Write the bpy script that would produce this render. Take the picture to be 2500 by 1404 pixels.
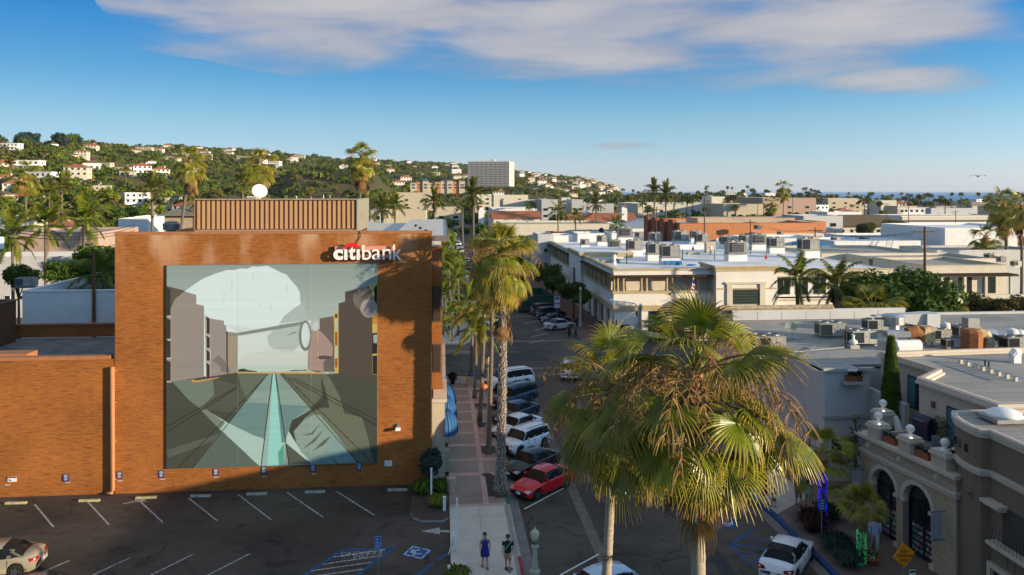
import bpy,bmesh,math,random
import numpy as np
from mathutils import Vector,Matrix,noise as mnoise
scene=bpy.context.scene
for _o in list(bpy.data.objects):
 bpy.data.objects.remove(_o)
COL=scene.collection
R=math.radians
random.seed(7)
# camera
F=1944.0
CAMH=19.0
A=0.0872
CA,SA=math.cos(A),math.sin(A)
cam_data=bpy.data.cameras.new('camera')
cam=bpy.data.objects.new('camera',cam_data)
COL.objects.link(cam)
cam.location=(0,0,CAMH)
cam.rotation_euler=(R(90),0,-A)
cam_data.sensor_width=36
cam_data.lens=F/2500*36
cam_data.shift_y=-(702-466)/2500
cam_data.clip_start=0.5
cam_data.clip_end=60000
scene.camera=cam
# light
SUN_EL=R(9.5)
SUN_DIR=Vector((0.882,-0.469,math.tan(SUN_EL)*0.999)).normalized()
sun_d=bpy.data.lights.new('sun','SUN')
sun_d.energy=4.0
sun_d.angle=R(0.6)
sun_d.color=(1.0,0.80,0.53)
sun=bpy.data.objects.new('sun',sun_d)
COL.objects.link(sun)
sun.rotation_euler=(-SUN_DIR).to_track_quat('-Z','Y').to_euler()
sun.location=(60,-40,60)
scene.render.engine='CYCLES'
scene.view_settings.view_transform='Standard'
scene.view_settings.look='None'
scene.view_settings.gamma=1
scene.view_settings.exposure=0.95
scene.view_settings.use_curve_mapping=False
scene.cycles.use_denoising=True
scene.cycles.max_bounces=6
scene.cycles.diffuse_bounces=3
scene.cycles.glossy_bounces=3
scene.cycles.transparent_max_bounces=8
scene.cycles.transmission_bounces=4
scene.cycles.caustics_reflective=False
scene.cycles.caustics_refractive=False
world=bpy.data.worlds.new('World')
scene.world=world
world.use_nodes=True
wn,wl=world.node_tree.nodes,world.node_tree.links
wn.clear()
def W_(t,**k):
 n=wn.new(t)
 for a,b in k.items():
  setattr(n,a,b)
 return n
def wmath(op,a,b=None,c=None,clamp=False):
 n=W_('ShaderNodeMath',operation=op,use_clamp=clamp)
 for i,v in enumerate((a,b,c)):
  if v is None:continue
  if isinstance(v,(int,float)):n.inputs[i].default_value=v
  else:wl.new(v,n.inputs[i])
 return n.outputs[0]
sky=W_('ShaderNodeTexSky',sky_type='NISHITA')
sky.sun_disc=False
sky.sun_elevation=SUN_EL
sky.sun_rotation=math.atan2(0.882,-0.469)
sky.altitude=0
sky.air_density=1.0
sky.dust_density=0.0
sky.ozone_density=4.0
tc=W_('ShaderNodeTexCoord')
rot=W_('ShaderNodeVectorRotate',rotation_type='Z_AXIS')
rot.inputs['Angle'].default_value=A
wl.new(tc.outputs['Generated'],rot.inputs['Vector'])
sep=W_('ShaderNodeSeparateXYZ')
wl.new(rot.outputs[0],sep.inputs[0])
grade=W_('ShaderNodeValToRGB')
_st=[(0.0,(.31,.35,.59)),(.045,(.345,.345,.47)),(.12,(.31,.33,.37)),(.20,(.17,.275,.335)),(.33,(.041,.215,.335)),(.50,(.74,.68,.56)),(1.0,(1.0,.88,.70))]  # upper stops set bright above the view to lift the shadow fill
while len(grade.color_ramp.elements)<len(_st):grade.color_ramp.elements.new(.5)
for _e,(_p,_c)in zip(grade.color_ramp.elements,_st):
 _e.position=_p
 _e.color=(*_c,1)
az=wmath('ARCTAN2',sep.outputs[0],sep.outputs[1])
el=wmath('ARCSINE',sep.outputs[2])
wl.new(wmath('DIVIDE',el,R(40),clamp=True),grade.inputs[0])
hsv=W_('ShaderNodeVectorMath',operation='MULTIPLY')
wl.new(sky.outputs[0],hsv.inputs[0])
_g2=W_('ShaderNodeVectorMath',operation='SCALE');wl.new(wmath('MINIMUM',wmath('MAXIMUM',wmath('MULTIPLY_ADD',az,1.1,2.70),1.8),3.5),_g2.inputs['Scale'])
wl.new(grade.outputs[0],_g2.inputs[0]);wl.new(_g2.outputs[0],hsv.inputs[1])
comb=W_('ShaderNodeCombineXYZ')
wl.new(az,comb.inputs[0])
wl.new(wmath('MULTIPLY',el,5.2),comb.inputs[1])
nz=W_('ShaderNodeTexNoise')
nz.inputs['Scale'].default_value=3.3
nz.inputs['Detail'].default_value=9
nz.inputs['Roughness'].default_value=0.5
nz.inputs['Distortion'].default_value=0.25
wl.new(comb.outputs[0],nz.inputs['Vector'])
def bank(a0,e0,ra,re,gain):
 """soft elliptic bank of cloud round azimuth a0, elevation e0 (degrees)"""
 da=wmath('DIVIDE',wmath('SUBTRACT',az,R(a0)),R(ra))
 de=wmath('DIVIDE',wmath('SUBTRACT',el,R(e0)),R(re))
 d=wmath('ADD',wmath('MULTIPLY',da,da),wmath('MULTIPLY',de,de))
 return wmath('MULTIPLY',wmath('SUBTRACT',1.0,d,clamp=True),gain)
banks=[bank(10,12.6,27,6.8,1.05),bank(24,12.2,11,3.8,0.9),bank(-12,13.0,16,5.2,1.1),bank(2,11.2,16,2.6,.45),bank(-19,9.6,7,0.9,0.42),bank(26,7.0,7,1.2,0.75),bank(15,4.8,5.0,0.6,0.72),bank(22,4.8,9,0.6,0.42),bank(8,3.2,3,0.3,0.45),bank(10,19,60,6,0.5)]
tot=banks[0]
for b in banks[1:]:
 tot=wmath('MAXIMUM',tot,b)
gen=wmath('MULTIPLY',wmath('SUBTRACT',el,R(17),clamp=True),1.2)
tot=wmath('MAXIMUM',tot,wmath('MINIMUM',gen,0.8))
dens=wmath('MULTIPLY_ADD',tot,0.78,wmath('MULTIPLY_ADD',nz.outputs[0],2.7,-1.39))
mr=W_('ShaderNodeMapRange',interpolation_type='SMOOTHSTEP')
mr.inputs['From Min'].default_value=0.02
mr.inputs['From Max'].default_value=0.74
mr.inputs['To Max'].default_value=0.86
wl.new(dens,mr.inputs['Value'])
zero=wmath('GREATER_THAN',tot,0.001)
mask=wmath('MULTIPLY',mr.outputs[0],zero)
nz2=W_('ShaderNodeTexNoise')
nz2.inputs['Scale'].default_value=7
nz2.inputs['Detail'].default_value=6
wl.new(comb.outputs[0],nz2.inputs['Vector'])
cc=W_('ShaderNodeMix',data_type='RGBA')
cc.inputs[6].default_value=(1.55,1.75,2.25,1)
cc.inputs[7].default_value=(3.2,3.0,2.95,1)
wl.new(wmath('MULTIPLY_ADD',dens,0.9,wmath('MULTIPLY_ADD',nz2.outputs[0],1.1,-0.55),clamp=True),cc.inputs[0])
mixc=W_('ShaderNodeMix',data_type='RGBA')
wl.new(mask,mixc.inputs[0])
wl.new(hsv.outputs[0],mixc.inputs[6])
wl.new(cc.outputs[2],mixc.inputs[7])
bg=W_('ShaderNodeBackground')
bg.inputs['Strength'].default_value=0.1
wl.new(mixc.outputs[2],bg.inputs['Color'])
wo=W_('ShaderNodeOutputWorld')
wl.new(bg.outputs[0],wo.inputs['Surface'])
# geometry helpers
def c2w(X,Y):
 return(X*CA+Y*SA,-X*SA+Y*CA)
def G(px,Y):
 """world x, y of the picture column px at distance Y along the view axis"""
 return c2w((px-1250)/F*Y,Y)
def ground(px,py,z=0.0):
 return G(px,F*(CAMH-z)/(py-466))
def Zp(py,Y):
 return CAMH-(py-466)*Y/F
def wall_pt(px,py,y=51.9):
 dx,dy=c2w((px-1250)/F,1.0)
 t=y/dy
 return(t*dx,CAMH-(py-466)/F*t)
MATS={}
def new_mat(name):
 m=bpy.data.materials.new(name)
 m.use_nodes=True
 nt=m.node_tree
 p=nt.nodes['Principled BSDF']
 return m,nt,p
def node(nt,t,**k):
 n=nt.nodes.new(t)
 for a,b in k.items():
  setattr(n,a,b)
 return n
def ramp(nt,fac,stops):
 r=node(nt,'ShaderNodeValToRGB')
 els=r.color_ramp.elements
 while len(els)<len(stops):els.new(0.5)
 for e,(p,c)in zip(els,stops):
  e.position=p
  e.color=(*c,1)if len(c)==3 else c
 nt.links.new(fac,r.inputs[0])
 return r.outputs[0]
def mixc(nt,fac,a,b,mode='MIX'):
 m=node(nt,'ShaderNodeMix',data_type='RGBA',blend_type=mode)
 for sock,v in((m.inputs[0],fac),(m.inputs[6],a),(m.inputs[7],b)):
  if isinstance(v,(int,float)):sock.default_value=v
  elif isinstance(v,tuple):sock.default_value=(*v,1)
  else:nt.links.new(v,sock)
 return m.outputs[2]
def noise_tex(nt,scale,detail=5,rough=0.55,coord='Object',stretch=None,dist=0.0):
 t=node(nt,'ShaderNodeTexCoord')
 out=t.outputs[coord]
 if stretch:
  mp=node(nt,'ShaderNodeMapping')
  mp.inputs['Scale'].default_value=stretch
  nt.links.new(out,mp.inputs['Vector'])
  out=mp.outputs[0]
 n=node(nt,'ShaderNodeTexNoise')
 n.inputs['Scale'].default_value=scale
 n.inputs['Detail'].default_value=detail
 n.inputs['Roughness'].default_value=rough
 n.inputs['Distortion'].default_value=dist
 nt.links.new(out,n.inputs['Vector'])
 return n.outputs[0]
def bump(nt,p,h,strength,dist=0.02):
 b=node(nt,'ShaderNodeBump')
 b.inputs['Strength'].default_value=strength
 b.inputs['Distance'].default_value=dist
 nt.links.new(h,b.inputs['Height'])
 nt.links.new(b.outputs[0],p.inputs['Normal'])
def mat(name,col,rough=0.7,var=0.18,scale=1.3,bmp=0.0,metal=0.0,spec=0.4,rnd=0.0,trans=0.0,coat=0.0,emit=None,stretch=None):
 if name in MATS:return MATS[name]
 m,nt,p=new_mat(name)
 c=tuple(col)
 lo=tuple(max(0,x*(1-var))for x in c)
 hi=tuple(min(1,x*(1+var))for x in c)
 n=noise_tex(nt,scale,stretch=stretch)
 col_out=ramp(nt,n,[(0.3,lo),(0.7,hi)])
 if rnd:
  oi=node(nt,'ShaderNodeObjectInfo')
  h=node(nt,'ShaderNodeHueSaturation')
  mr=node(nt,'ShaderNodeMapRange')
  mr.inputs['To Min'].default_value=1-rnd
  mr.inputs['To Max'].default_value=1+rnd
  nt.links.new(oi.outputs['Random'],mr.inputs[0])
  nt.links.new(mr.outputs[0],h.inputs['Value'])
  nt.links.new(col_out,h.inputs['Color'])
  col_out=h.outputs[0]
 nt.links.new(col_out,p.inputs['Base Color'])
 p.inputs['Roughness'].default_value=rough
 p.inputs['Metallic'].default_value=metal
 p.inputs['Specular IOR Level'].default_value=spec
 if coat:
  p.inputs['Coat Weight'].default_value=coat
  p.inputs['Coat Roughness'].default_value=0.04
 if bmp:
  bump(nt,p,noise_tex(nt,scale*9,6),bmp)
 if emit:
  p.inputs['Emission Color'].default_value=(*emit[0],1)
  p.inputs['Emission Strength'].default_value=emit[1]
 if trans:
  tr=node(nt,'ShaderNodeBsdfTranslucent')
  nt.links.new(col_out,tr.inputs['Color'])
  ms=node(nt,'ShaderNodeMixShader')
  ms.inputs[0].default_value=trans
  nt.links.new(p.outputs[0],ms.inputs[1])
  nt.links.new(tr.outputs[0],ms.inputs[2])
  nt.links.new(ms.outputs[0],nt.nodes['Material Output'].inputs['Surface'])
 MATS[name]=m
 return m
def brick_mat(name,c1,c2,mortar,bw,bh,msize=0.012,streak=0.5,dark=(0.06,0.04,0.03),pale=None):
 if name in MATS:return MATS[name]
 m,nt,p=new_mat(name)
 uv=node(nt,'ShaderNodeUVMap')
 b=node(nt,'ShaderNodeTexBrick')
 b.inputs['Scale'].default_value=1
 b.inputs['Brick Width'].default_value=bw
 b.inputs['Row Height'].default_value=bh
 b.inputs['Mortar Size'].default_value=msize
 b.inputs['Mortar Smooth'].default_value=0.1
 b.inputs['Color1'].default_value=(*c1,1)
 b.inputs['Color2'].default_value=(*c2,1)
 b.inputs['Mortar'].default_value=(*mortar,1)
 nt.links.new(uv.outputs[0],b.inputs['Vector'])
 mp=node(nt,'ShaderNodeMapping')
 mp.inputs['Scale'].default_value=(0.75,9.5,1)
 nt.links.new(uv.outputs[0],mp.inputs['Vector'])
 n=node(nt,'ShaderNodeTexNoise')
 n.inputs['Scale'].default_value=1.6
 n.inputs['Detail'].default_value=7
 n.inputs['Roughness'].default_value=0.7
 nt.links.new(mp.outputs[0],n.inputs['Vector'])
 f=ramp(nt,n.outputs[0],[(0.52,(0,0,0)),(0.63,(1,1,1))])
 fm=node(nt,'ShaderNodeMath',operation='MULTIPLY')
 fm.inputs[1].default_value=streak
 nt.links.new(f,fm.inputs[0])
 col=mixc(nt,fm.outputs[0],b.outputs['Color'],dark)
 n2=node(nt,'ShaderNodeTexNoise')
 n2.inputs['Scale'].default_value=0.25
 n2.inputs['Detail'].default_value=3
 nt.links.new(uv.outputs[0],n2.inputs['Vector'])
 g=ramp(nt,n2.outputs[0],[(0.3,(0.8,0.8,0.8)),(0.7,(1.15,1.12,1.1))])
 col=mixc(nt,1.0,col,g,'MULTIPLY')
 if pale:
  mp3=node(nt,'ShaderNodeMapping')
  mp3.inputs['Scale'].default_value=(0.33,0.09,1)
  nt.links.new(uv.outputs[0],mp3.inputs['Vector'])
  n3=node(nt,'ShaderNodeTexNoise')
  n3.inputs['Scale'].default_value=1.5
  n3.inputs['Detail'].default_value=6
  nt.links.new(mp3.outputs[0],n3.inputs['Vector'])
  sp=node(nt,'ShaderNodeSeparateXYZ')
  nt.links.new(uv.outputs[0],sp.inputs[0])
  mr=node(nt,'ShaderNodeMapRange')
  mr.inputs['From Min'].default_value=pale[0]
  mr.inputs['From Max'].default_value=pale[1]
  nt.links.new(sp.outputs[1],mr.inputs[0])
  f3=ramp(nt,n3.outputs[0],[(0.47,(0,0,0)),(0.62,(1,1,1))])
  mm=node(nt,'ShaderNodeMath',operation='MULTIPLY')
  nt.links.new(f3,mm.inputs[0]);nt.links.new(mr.outputs[0],mm.inputs[1])
  m3=node(nt,'ShaderNodeMath',operation='MULTIPLY')
  nt.links.new(mm.outputs[0],m3.inputs[0]);m3.inputs[1].default_value=0.6
  col=mixc(nt,m3.outputs[0],col,(0.62,0.42,0.27))
 nt.links.new(col,p.inputs['Base Color'])
 p.inputs['Roughness'].default_value=0.85
 p.inputs['Specular IOR Level'].default_value=0.2
 bump(nt,p,b.outputs['Fac'],-0.4,0.01)
 MATS[name]=m
 return m
brick_mat('roof_white',(0.84,0.83,0.82),(0.77,0.77,0.77),(0.60,0.60,0.60),11,1.6,0.03,0.22,(0.45,0.43,0.40))
brick_mat('roof_grey',(0.37,0.35,0.31),(0.32,0.305,0.28),(0.20,0.195,0.18),9,1.05,0.03,0.45,(0.20,0.19,0.175))
class MB:
 """collects faces and links them as one mesh object"""
 def __init__(self):
  self.v,self.f,self.mi,self.uv,self.mats=[],[],[],[],[]
  self.M=None
  self.smooth=False
 def mid(self,m):
  if isinstance(m,str):m=MATS[m]
  if m not in self.mats:self.mats.append(m)
  return self.mats.index(m)
 def pts(self,ps):
  i=len(self.v)
  if self.M is not None:
   ps=[self.M@Vector(p)for p in ps]
  self.v+=[tuple(p)for p in ps]
  return i
 def face(self,ps,m=None,uv=None):
  i=self.pts(ps)
  self.f.append(tuple(range(i,i+len(ps))))
  self.mi.append(self.mid(m)if m else 0)
  self.uv.append(uv)
  return self
 def faces(self,ps,fs,m=None):
  i=self.pts(ps)
  k=self.mid(m)if m else 0
  for f in fs:
   self.f.append(tuple(i+j for j in f));self.mi.append(k);self.uv.append(None)
  return self
 def box(self,x0,x1,y0,y1,z0,z1,m=None,taper=0.0):
  t=taper
  ps=[(x0,y0,z0),(x1,y0,z0),(x1,y1,z0),(x0,y1,z0),(x0+t,y0+t,z1),(x1-t,y0+t,z1),(x1-t,y1-t,z1),(x0+t,y1-t,z1)]
  return self.faces(ps,[(3,2,1,0),(4,5,6,7),(0,1,5,4),(1,2,6,5),(2,3,7,6),(3,0,4,7)],m)
 def prism(self,poly,z0,z1,m=None,top=None):
  n=len(poly)
  self.faces([(*p,z0)for p in poly]+[(*p,z1)for p in poly],[tuple(reversed(range(n)))]+[(i,(i+1)%n,n+(i+1)%n,n+i)for i in range(n)],m)
  self.face([(*p,z1)for p in poly],top or m)
  return self
 def ring(self,outer,inner,z0,z1,m=None):
  """vertical band between two closed outlines of the same count"""
  n=len(outer)
  ps=[(*p,z)for z in(z0,z1)for p in outer]+[(*p,z)for z in(z0,z1)for p in inner]
  fs=[]
  for i in range(n):
   j=(i+1)%n
   fs+=[(i,j,n+j,n+i),(2*n+j,2*n+i,3*n+i,3*n+j),(n+i,n+j,3*n+j,3*n+i),(j,i,2*n+i,2*n+j)]
  return self.faces(ps,fs,m)
 def tube(self,path,radii,n=8,m=None,cap=True):
  path=[Vector(p)for p in path]
  if isinstance(radii,(int,float)):radii=[radii]*len(path)
  ps,fs=[],[]
  up=Vector((0,0,1))
  for i,p in enumerate(path):
   d=(path[min(i+1,len(path)-1)]-path[max(i-1,0)]).normalized()
   a=d.cross(up)
   if a.length<0.05:a=d.cross(Vector((1,0,0)))
   a.normalize();b=a.cross(d).normalized()
   for k in range(n):
    t=2*math.pi*k/n
    ps.append(p+(a*math.cos(t)+b*math.sin(t))*radii[i])
  for i in range(len(path)-1):
   for k in range(n):
    k2=(k+1)%n
    fs.append((i*n+k,i*n+k2,(i+1)*n+k2,(i+1)*n+k))
  if cap:
   fs.append(tuple(reversed(range(n))));fs.append(tuple(range((len(path)-1)*n,len(path)*n)))
  return self.faces(ps,fs,m)
 def lathe(self,prof,n=16,m=None,c=(0,0,0)):
  ps,fs=[],[]
  for r,z in prof:
   for k in range(n):
    t=2*math.pi*k/n
    ps.append((c[0]+r*math.cos(t),c[1]+r*math.sin(t),c[2]+z))
  for i in range(len(prof)-1):
   for k in range(n):
    k2=(k+1)%n
    fs.append((i*n+k,i*n+k2,(i+1)*n+k2,(i+1)*n+k))
  fs.append(tuple(reversed(range(n))));fs.append(tuple(range((len(prof)-1)*n,len(prof)*n)))
  return self.faces(ps,fs,m)
 def mesh(self,name):
  me=bpy.data.meshes.new(name)
  me.from_pydata(self.v,[],self.f)
  for m in self.mats:me.materials.append(m)
  if len(self.mats)>1:
   me.polygons.foreach_set('material_index',self.mi)
  uvl=me.uv_layers.new(name='UVMap')
  co=np.array(self.v,dtype=np.float32).reshape(-1,3)
  nl=len(me.loops)
  vi=np.empty(nl,dtype=np.int32)
  me.loops.foreach_get('vertex_index',vi)
  npoly=len(me.polygons)
  nor=np.empty(npoly*3,dtype=np.float32)
  me.polygons.foreach_get('normal',nor)
  nor=np.abs(nor.reshape(-1,3))
  lt=np.empty(npoly,dtype=np.int32)
  me.polygons.foreach_get('loop_total',lt)
  ax=np.where(nor[:,2]>0.7,2,np.where(nor[:,0]>nor[:,1],0,1))
  axl=np.repeat(ax,lt)
  c=co[vi]
  u=np.where(axl==0,c[:,1],c[:,0])
  v=np.where(axl==2,c[:,1],c[:,2])
  uvs=np.stack([u,v],1)
  if any(x is not None for x in self.uv):
   k=0
   for i,x in enumerate(self.uv):
    n=len(self.f[i])
    if x is not None:uvs[k:k+n]=x
    k+=n
  uvl.data.foreach_set('uv',uvs.astype(np.float32).ravel())
  if self.smooth:
   me.polygons.foreach_set('use_smooth',[True]*npoly)
  me.update()
  return me
 def build(self,name,parent=None,m=None):
  if m is not None:
   mm=MATS[m]if isinstance(m,str)else m
   self.mats=[mm];self.mi=[0]*len(self.f)
  return link(name,self.mesh(name),parent)
def link(name,data,parent=None,loc=None,rz=None):
 o=bpy.data.objects.new(name,data)
 COL.objects.link(o)
 if parent is not None:o.parent=parent
 if loc is not None:o.location=loc
 if rz is not None:o.rotation_euler=(0,0,rz)
 return o
def tag(o,label=None,cat=None,group=None,kind=None):
 if label:o['label']=label
 if cat:o['category']=cat
 if group:o['group']=group
 if kind:o['kind']=kind
 return o
def thing(name,label,cat,loc=(0,0,0),rz=0.0,group=None):
 o=bpy.data.objects.new(name,None)
 COL.objects.link(o)
 o.empty_display_size=0.3
 o.location=loc;o.rotation_euler=(0,0,rz)
 return tag(o,label,cat,group)
KIDS={}
def kids(o):
 return[c for c in o.children]
def copy_tree(o,label=None,loc=None,rz=None,scale=None,parent=None,group=None,swap=None):
 c=o.copy()
 COL.objects.link(c)
 if parent is not None:c.parent=parent
 if label:c['label']=label
 if group:c['group']=group
 if loc is not None:c.location=loc
 if rz is not None:c.rotation_euler=(0,0,rz)
 if scale is not None:c.scale=(scale,)*3 if isinstance(scale,(int,float))else scale
 if swap and c.type=='MESH':
  for old,new in swap.items():
   for i,s in enumerate(c.material_slots):
    base=s.material
    if base and base.name==old:
     s.link='OBJECT';s.material=MATS[new]
 for ch in o.children:
  if ch is not c:copy_tree(ch,parent=c,swap=swap)
 return c
def bx(name,x0,x1,y0,y1,z0,z1,m,parent=None):
 b=MB();b.box(x0,x1,y0,y1,z0,z1,m)
 return b.build(name,parent)
# shared materials
mat('white_paint',(0.78,0.78,0.76),0.6,0.06)
mat('road_white',(0.62,0.62,0.6),0.7,0.25,6)
mat('road_blue',(0.02,0.10,0.30),0.7,0.3,5)
mat('concrete',(0.30,0.28,0.25),0.9,0.15,1.5,0.3)
mat('pale_concrete',(0.42,0.40,0.36),0.9,0.12,2,0.3)
mat('dark_metal',(0.03,0.03,0.032),0.45,0.1,2,metal=0.4)
mat('grey_metal',(0.30,0.31,0.31),0.45,0.1,2,metal=0.6)
mat('steel',(0.45,0.46,0.47),0.35,0.12,3,metal=0.8)
mat('ac_casing',(0.27,0.26,0.23),0.6,0.1,3,metal=0.1)
mat('ac_green',(0.30,0.33,0.28),0.6,0.1,3,metal=0.1)
mat('roof_gravel',(0.36,0.33,0.28),0.95,0.2,3,0.4)
mat('roof_brown',(0.13,0.09,0.05),0.85,0.25,3,0.4)
mat('roof_tile_red',(0.36,0.12,0.05),0.85,0.3,2,0.4)
mat('stucco_white',(0.74,0.73,0.71),0.85,0.07,0.8,0.1)
mat('stucco_cream',(0.60,0.55,0.44),0.85,0.08,0.8,0.1)
mat('stucco_beige',(0.50,0.43,0.31),0.85,0.08,0.8,0.1)
mat('stucco_tan',(0.42,0.31,0.22),0.85,0.08,0.8,0.1)
mat('stucco_pink',(0.42,0.29,0.23),0.85,0.08,0.8,0.1)
mat('stucco_grey',(0.40,0.40,0.41),0.85,0.08,0.8,0.1)
mat('stucco_orange',(0.50,0.20,0.08),0.85,0.1,0.8,0.1)
mat('brown_wood',(0.10,0.055,0.03),0.8,0.2,3)
mat('rust',(0.30,0.12,0.04),0.9,0.4,4,0.2)
mat('blue_tarp',(0.01,0.16,0.42),0.5,0.15,2)
mat('glass_dark',(0.02,0.028,0.03),0.06,0.2,1,spec=0.8)
mat('glass_teal',(0.03,0.10,0.10),0.08,0.2,1,spec=0.8)
mat('terracotta',(0.30,0.09,0.04),0.85,0.15,3)
mat('bark',(0.11,0.075,0.05),0.95,0.3,6,0.5)
# terrain, sea
RIDGE=[(-1500,300,500,150),(-600,318,560,160),(0,356,620,190),(150,354,700,210),(300,358,1150,260),(450,362,1250,300),(600,374,1350,330),(800,388,1500,400),(1000,397,1700,470),(1130,405,1900,560),(1270,420,2100,700),(1350,428,2300,850),(1430,437,2400,1000),(1480,450,2500,1200),(1530,468,2000,1000),(1570,474,1550,800),(1800,474,1500,700),(1960,477,1500,700),(2090,486,1500,900),(5000,486,2600,2000)]
def _ri(px,k):
 if px<=RIDGE[0][0]:return RIDGE[0][k]
 for a,b in zip(RIDGE,RIDGE[1:]):
  if px<=b[0]:
   t=(px-a[0])/(b[0]-a[0]);return a[k]*(1-t)+b[k]*t
 return RIDGE[-1][k]
def terrain_h(x,y):
 X,Y=x*CA-y*SA,x*SA+y*CA
 if Y<60:return-0.06
 px=1250+F*X/Y
 yr,D1,D0=_ri(px,1),_ri(px,2),_ri(px,3)
 z1=CAMH+(466-yr)*D1/F
 if px>2090:z1=0
 if Y<D0:z=-0.06
 elif Y<D1:
  s=(Y-D0)/(D1-D0)
  z=z1*(s**1.12)
  env=min(1,s*3)*min(1,(1-s)*2.5+.15)
  z+=env*z1*(0.22*mnoise.noise(Vector((x*.0045,y*.0038,3)))+0.10*mnoise.noise(Vector((x*.016,y*.014,9))))
  if 560<px<1060:
   c=min(1,(px-560)/160,(1060-px)/160)
   zr=(CAMH+(466-413)*700/F)*c
   z=max(z,zr*math.exp(-((Y-700)/170)**2))
 else:
  s=min(1,(Y-D1)/900)
  z=z1*(1-s)-30*s
 if px>1500 and Y>1500:
  k=min(1,(Y-1500)/500)*min(1,(px-1500)/60)
  z=z*(1-k)+(-34)*k
 return z
def build_terrain():
 ds=[0.5,12,25,40,60,90,130,180]+[180+28*i for i in range(1,30)]+[1010+55*i for i in range(1,34)]+[3100,3600,4500]
 azs=[-180+15*i for i in range(8)]+[-60+5*i for i in range(4)]+[-40+0.55*i for i in range(146)]+[45,55,70,90,110,135,157]
 vs,fs=[],[]
 n=len(azs)
 for d in ds:
  for a in azs:
   t=R(a)-A*0
   X,Y=math.sin(t)*d,math.cos(t)*d
   if abs(a)<62:X,Y=math.tan(t)*d,d
   if abs(a)>=62:X,Y=math.sin(t)*d/math.cos(R(62))*.9,math.cos(t)*d/math.cos(R(62))*.9
   x,y=c2w(X,Y)
   vs.append((x,y,terrain_h(x,y)))
 for i in range(len(ds)-1):
  for k in range(n):
   k2=(k+1)%n
   fs.append((i*n+k,(i+1)*n+k,(i+1)*n+k2,i*n+k2))
 fs.append(tuple(k for k in range(n)))
 b=MB();b.faces(vs,[tuple(reversed(f))for f in fs]);b.smooth=True
 m,nt,p=new_mat('hill_ground')
 n1=noise_tex(nt,0.012,8,0.6)
 c1=ramp(nt,n1,[(0.3,(0.05,0.065,0.02)),(0.48,(0.10,0.10,0.04)),(0.6,(0.16,0.12,0.06)),(0.75,(0.07,0.08,0.03))])
 n2=noise_tex(nt,0.3,6,0.7)
 c=mixc(nt,0.6,c1,ramp(nt,n2,[(0.3,(0.35,0.35,0.3)),(0.7,(1.1,1.1,1.0))]),'MULTIPLY')
 ge=node(nt,'ShaderNodeNewGeometry');sp=node(nt,'ShaderNodeSeparateXYZ');nt.links.new(ge.outputs['Position'],sp.inputs[0])
 mr=node(nt,'ShaderNodeMapRange');mr.inputs['From Min'].default_value=0.2;mr.inputs['From Max'].default_value=4
 nt.links.new(sp.outputs[2],mr.inputs[0])
 town=ramp(nt,noise_tex(nt,0.05,6,0.6),[(0.35,(0.10,0.095,0.09)),(0.5,(0.17,0.155,0.13)),(0.65,(0.09,0.09,0.06))])
 c=mixc(nt,mr.outputs[0],town,c)
 nt.links.new(c,p.inputs['Base Color']);p.inputs['Roughness'].default_value=1
 p.inputs['Specular IOR Level'].default_value=0.05
 MATS['hill_ground']=m
 o=b.build('ground',None,'hill_ground');tag(o,kind='structure')
build_terrain()
def build_sea():
 m,nt,p=new_mat('sea_water')
 n=noise_tex(nt,0.01,6,0.6,stretch=(1,.25,1))
 nt.links.new(ramp(nt,n,[(0.3,(0.015,0.20,0.42)),(0.7,(0.03,0.26,0.50))]),p.inputs['Base Color'])
 p.inputs['Roughness'].default_value=0.65
 p.inputs['Specular IOR Level'].default_value=0.08
 b=MB()
 for i in range(24):
  pass
 a=[c2w(-60000*0.2,1700),c2w(52000,1700),c2w(52000,52000),c2w(-12000,52000)]
 b.face([(*q,-28)for q in a],m)
 tag(b.build('sea'),kind='structure')
build_sea()
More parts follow.
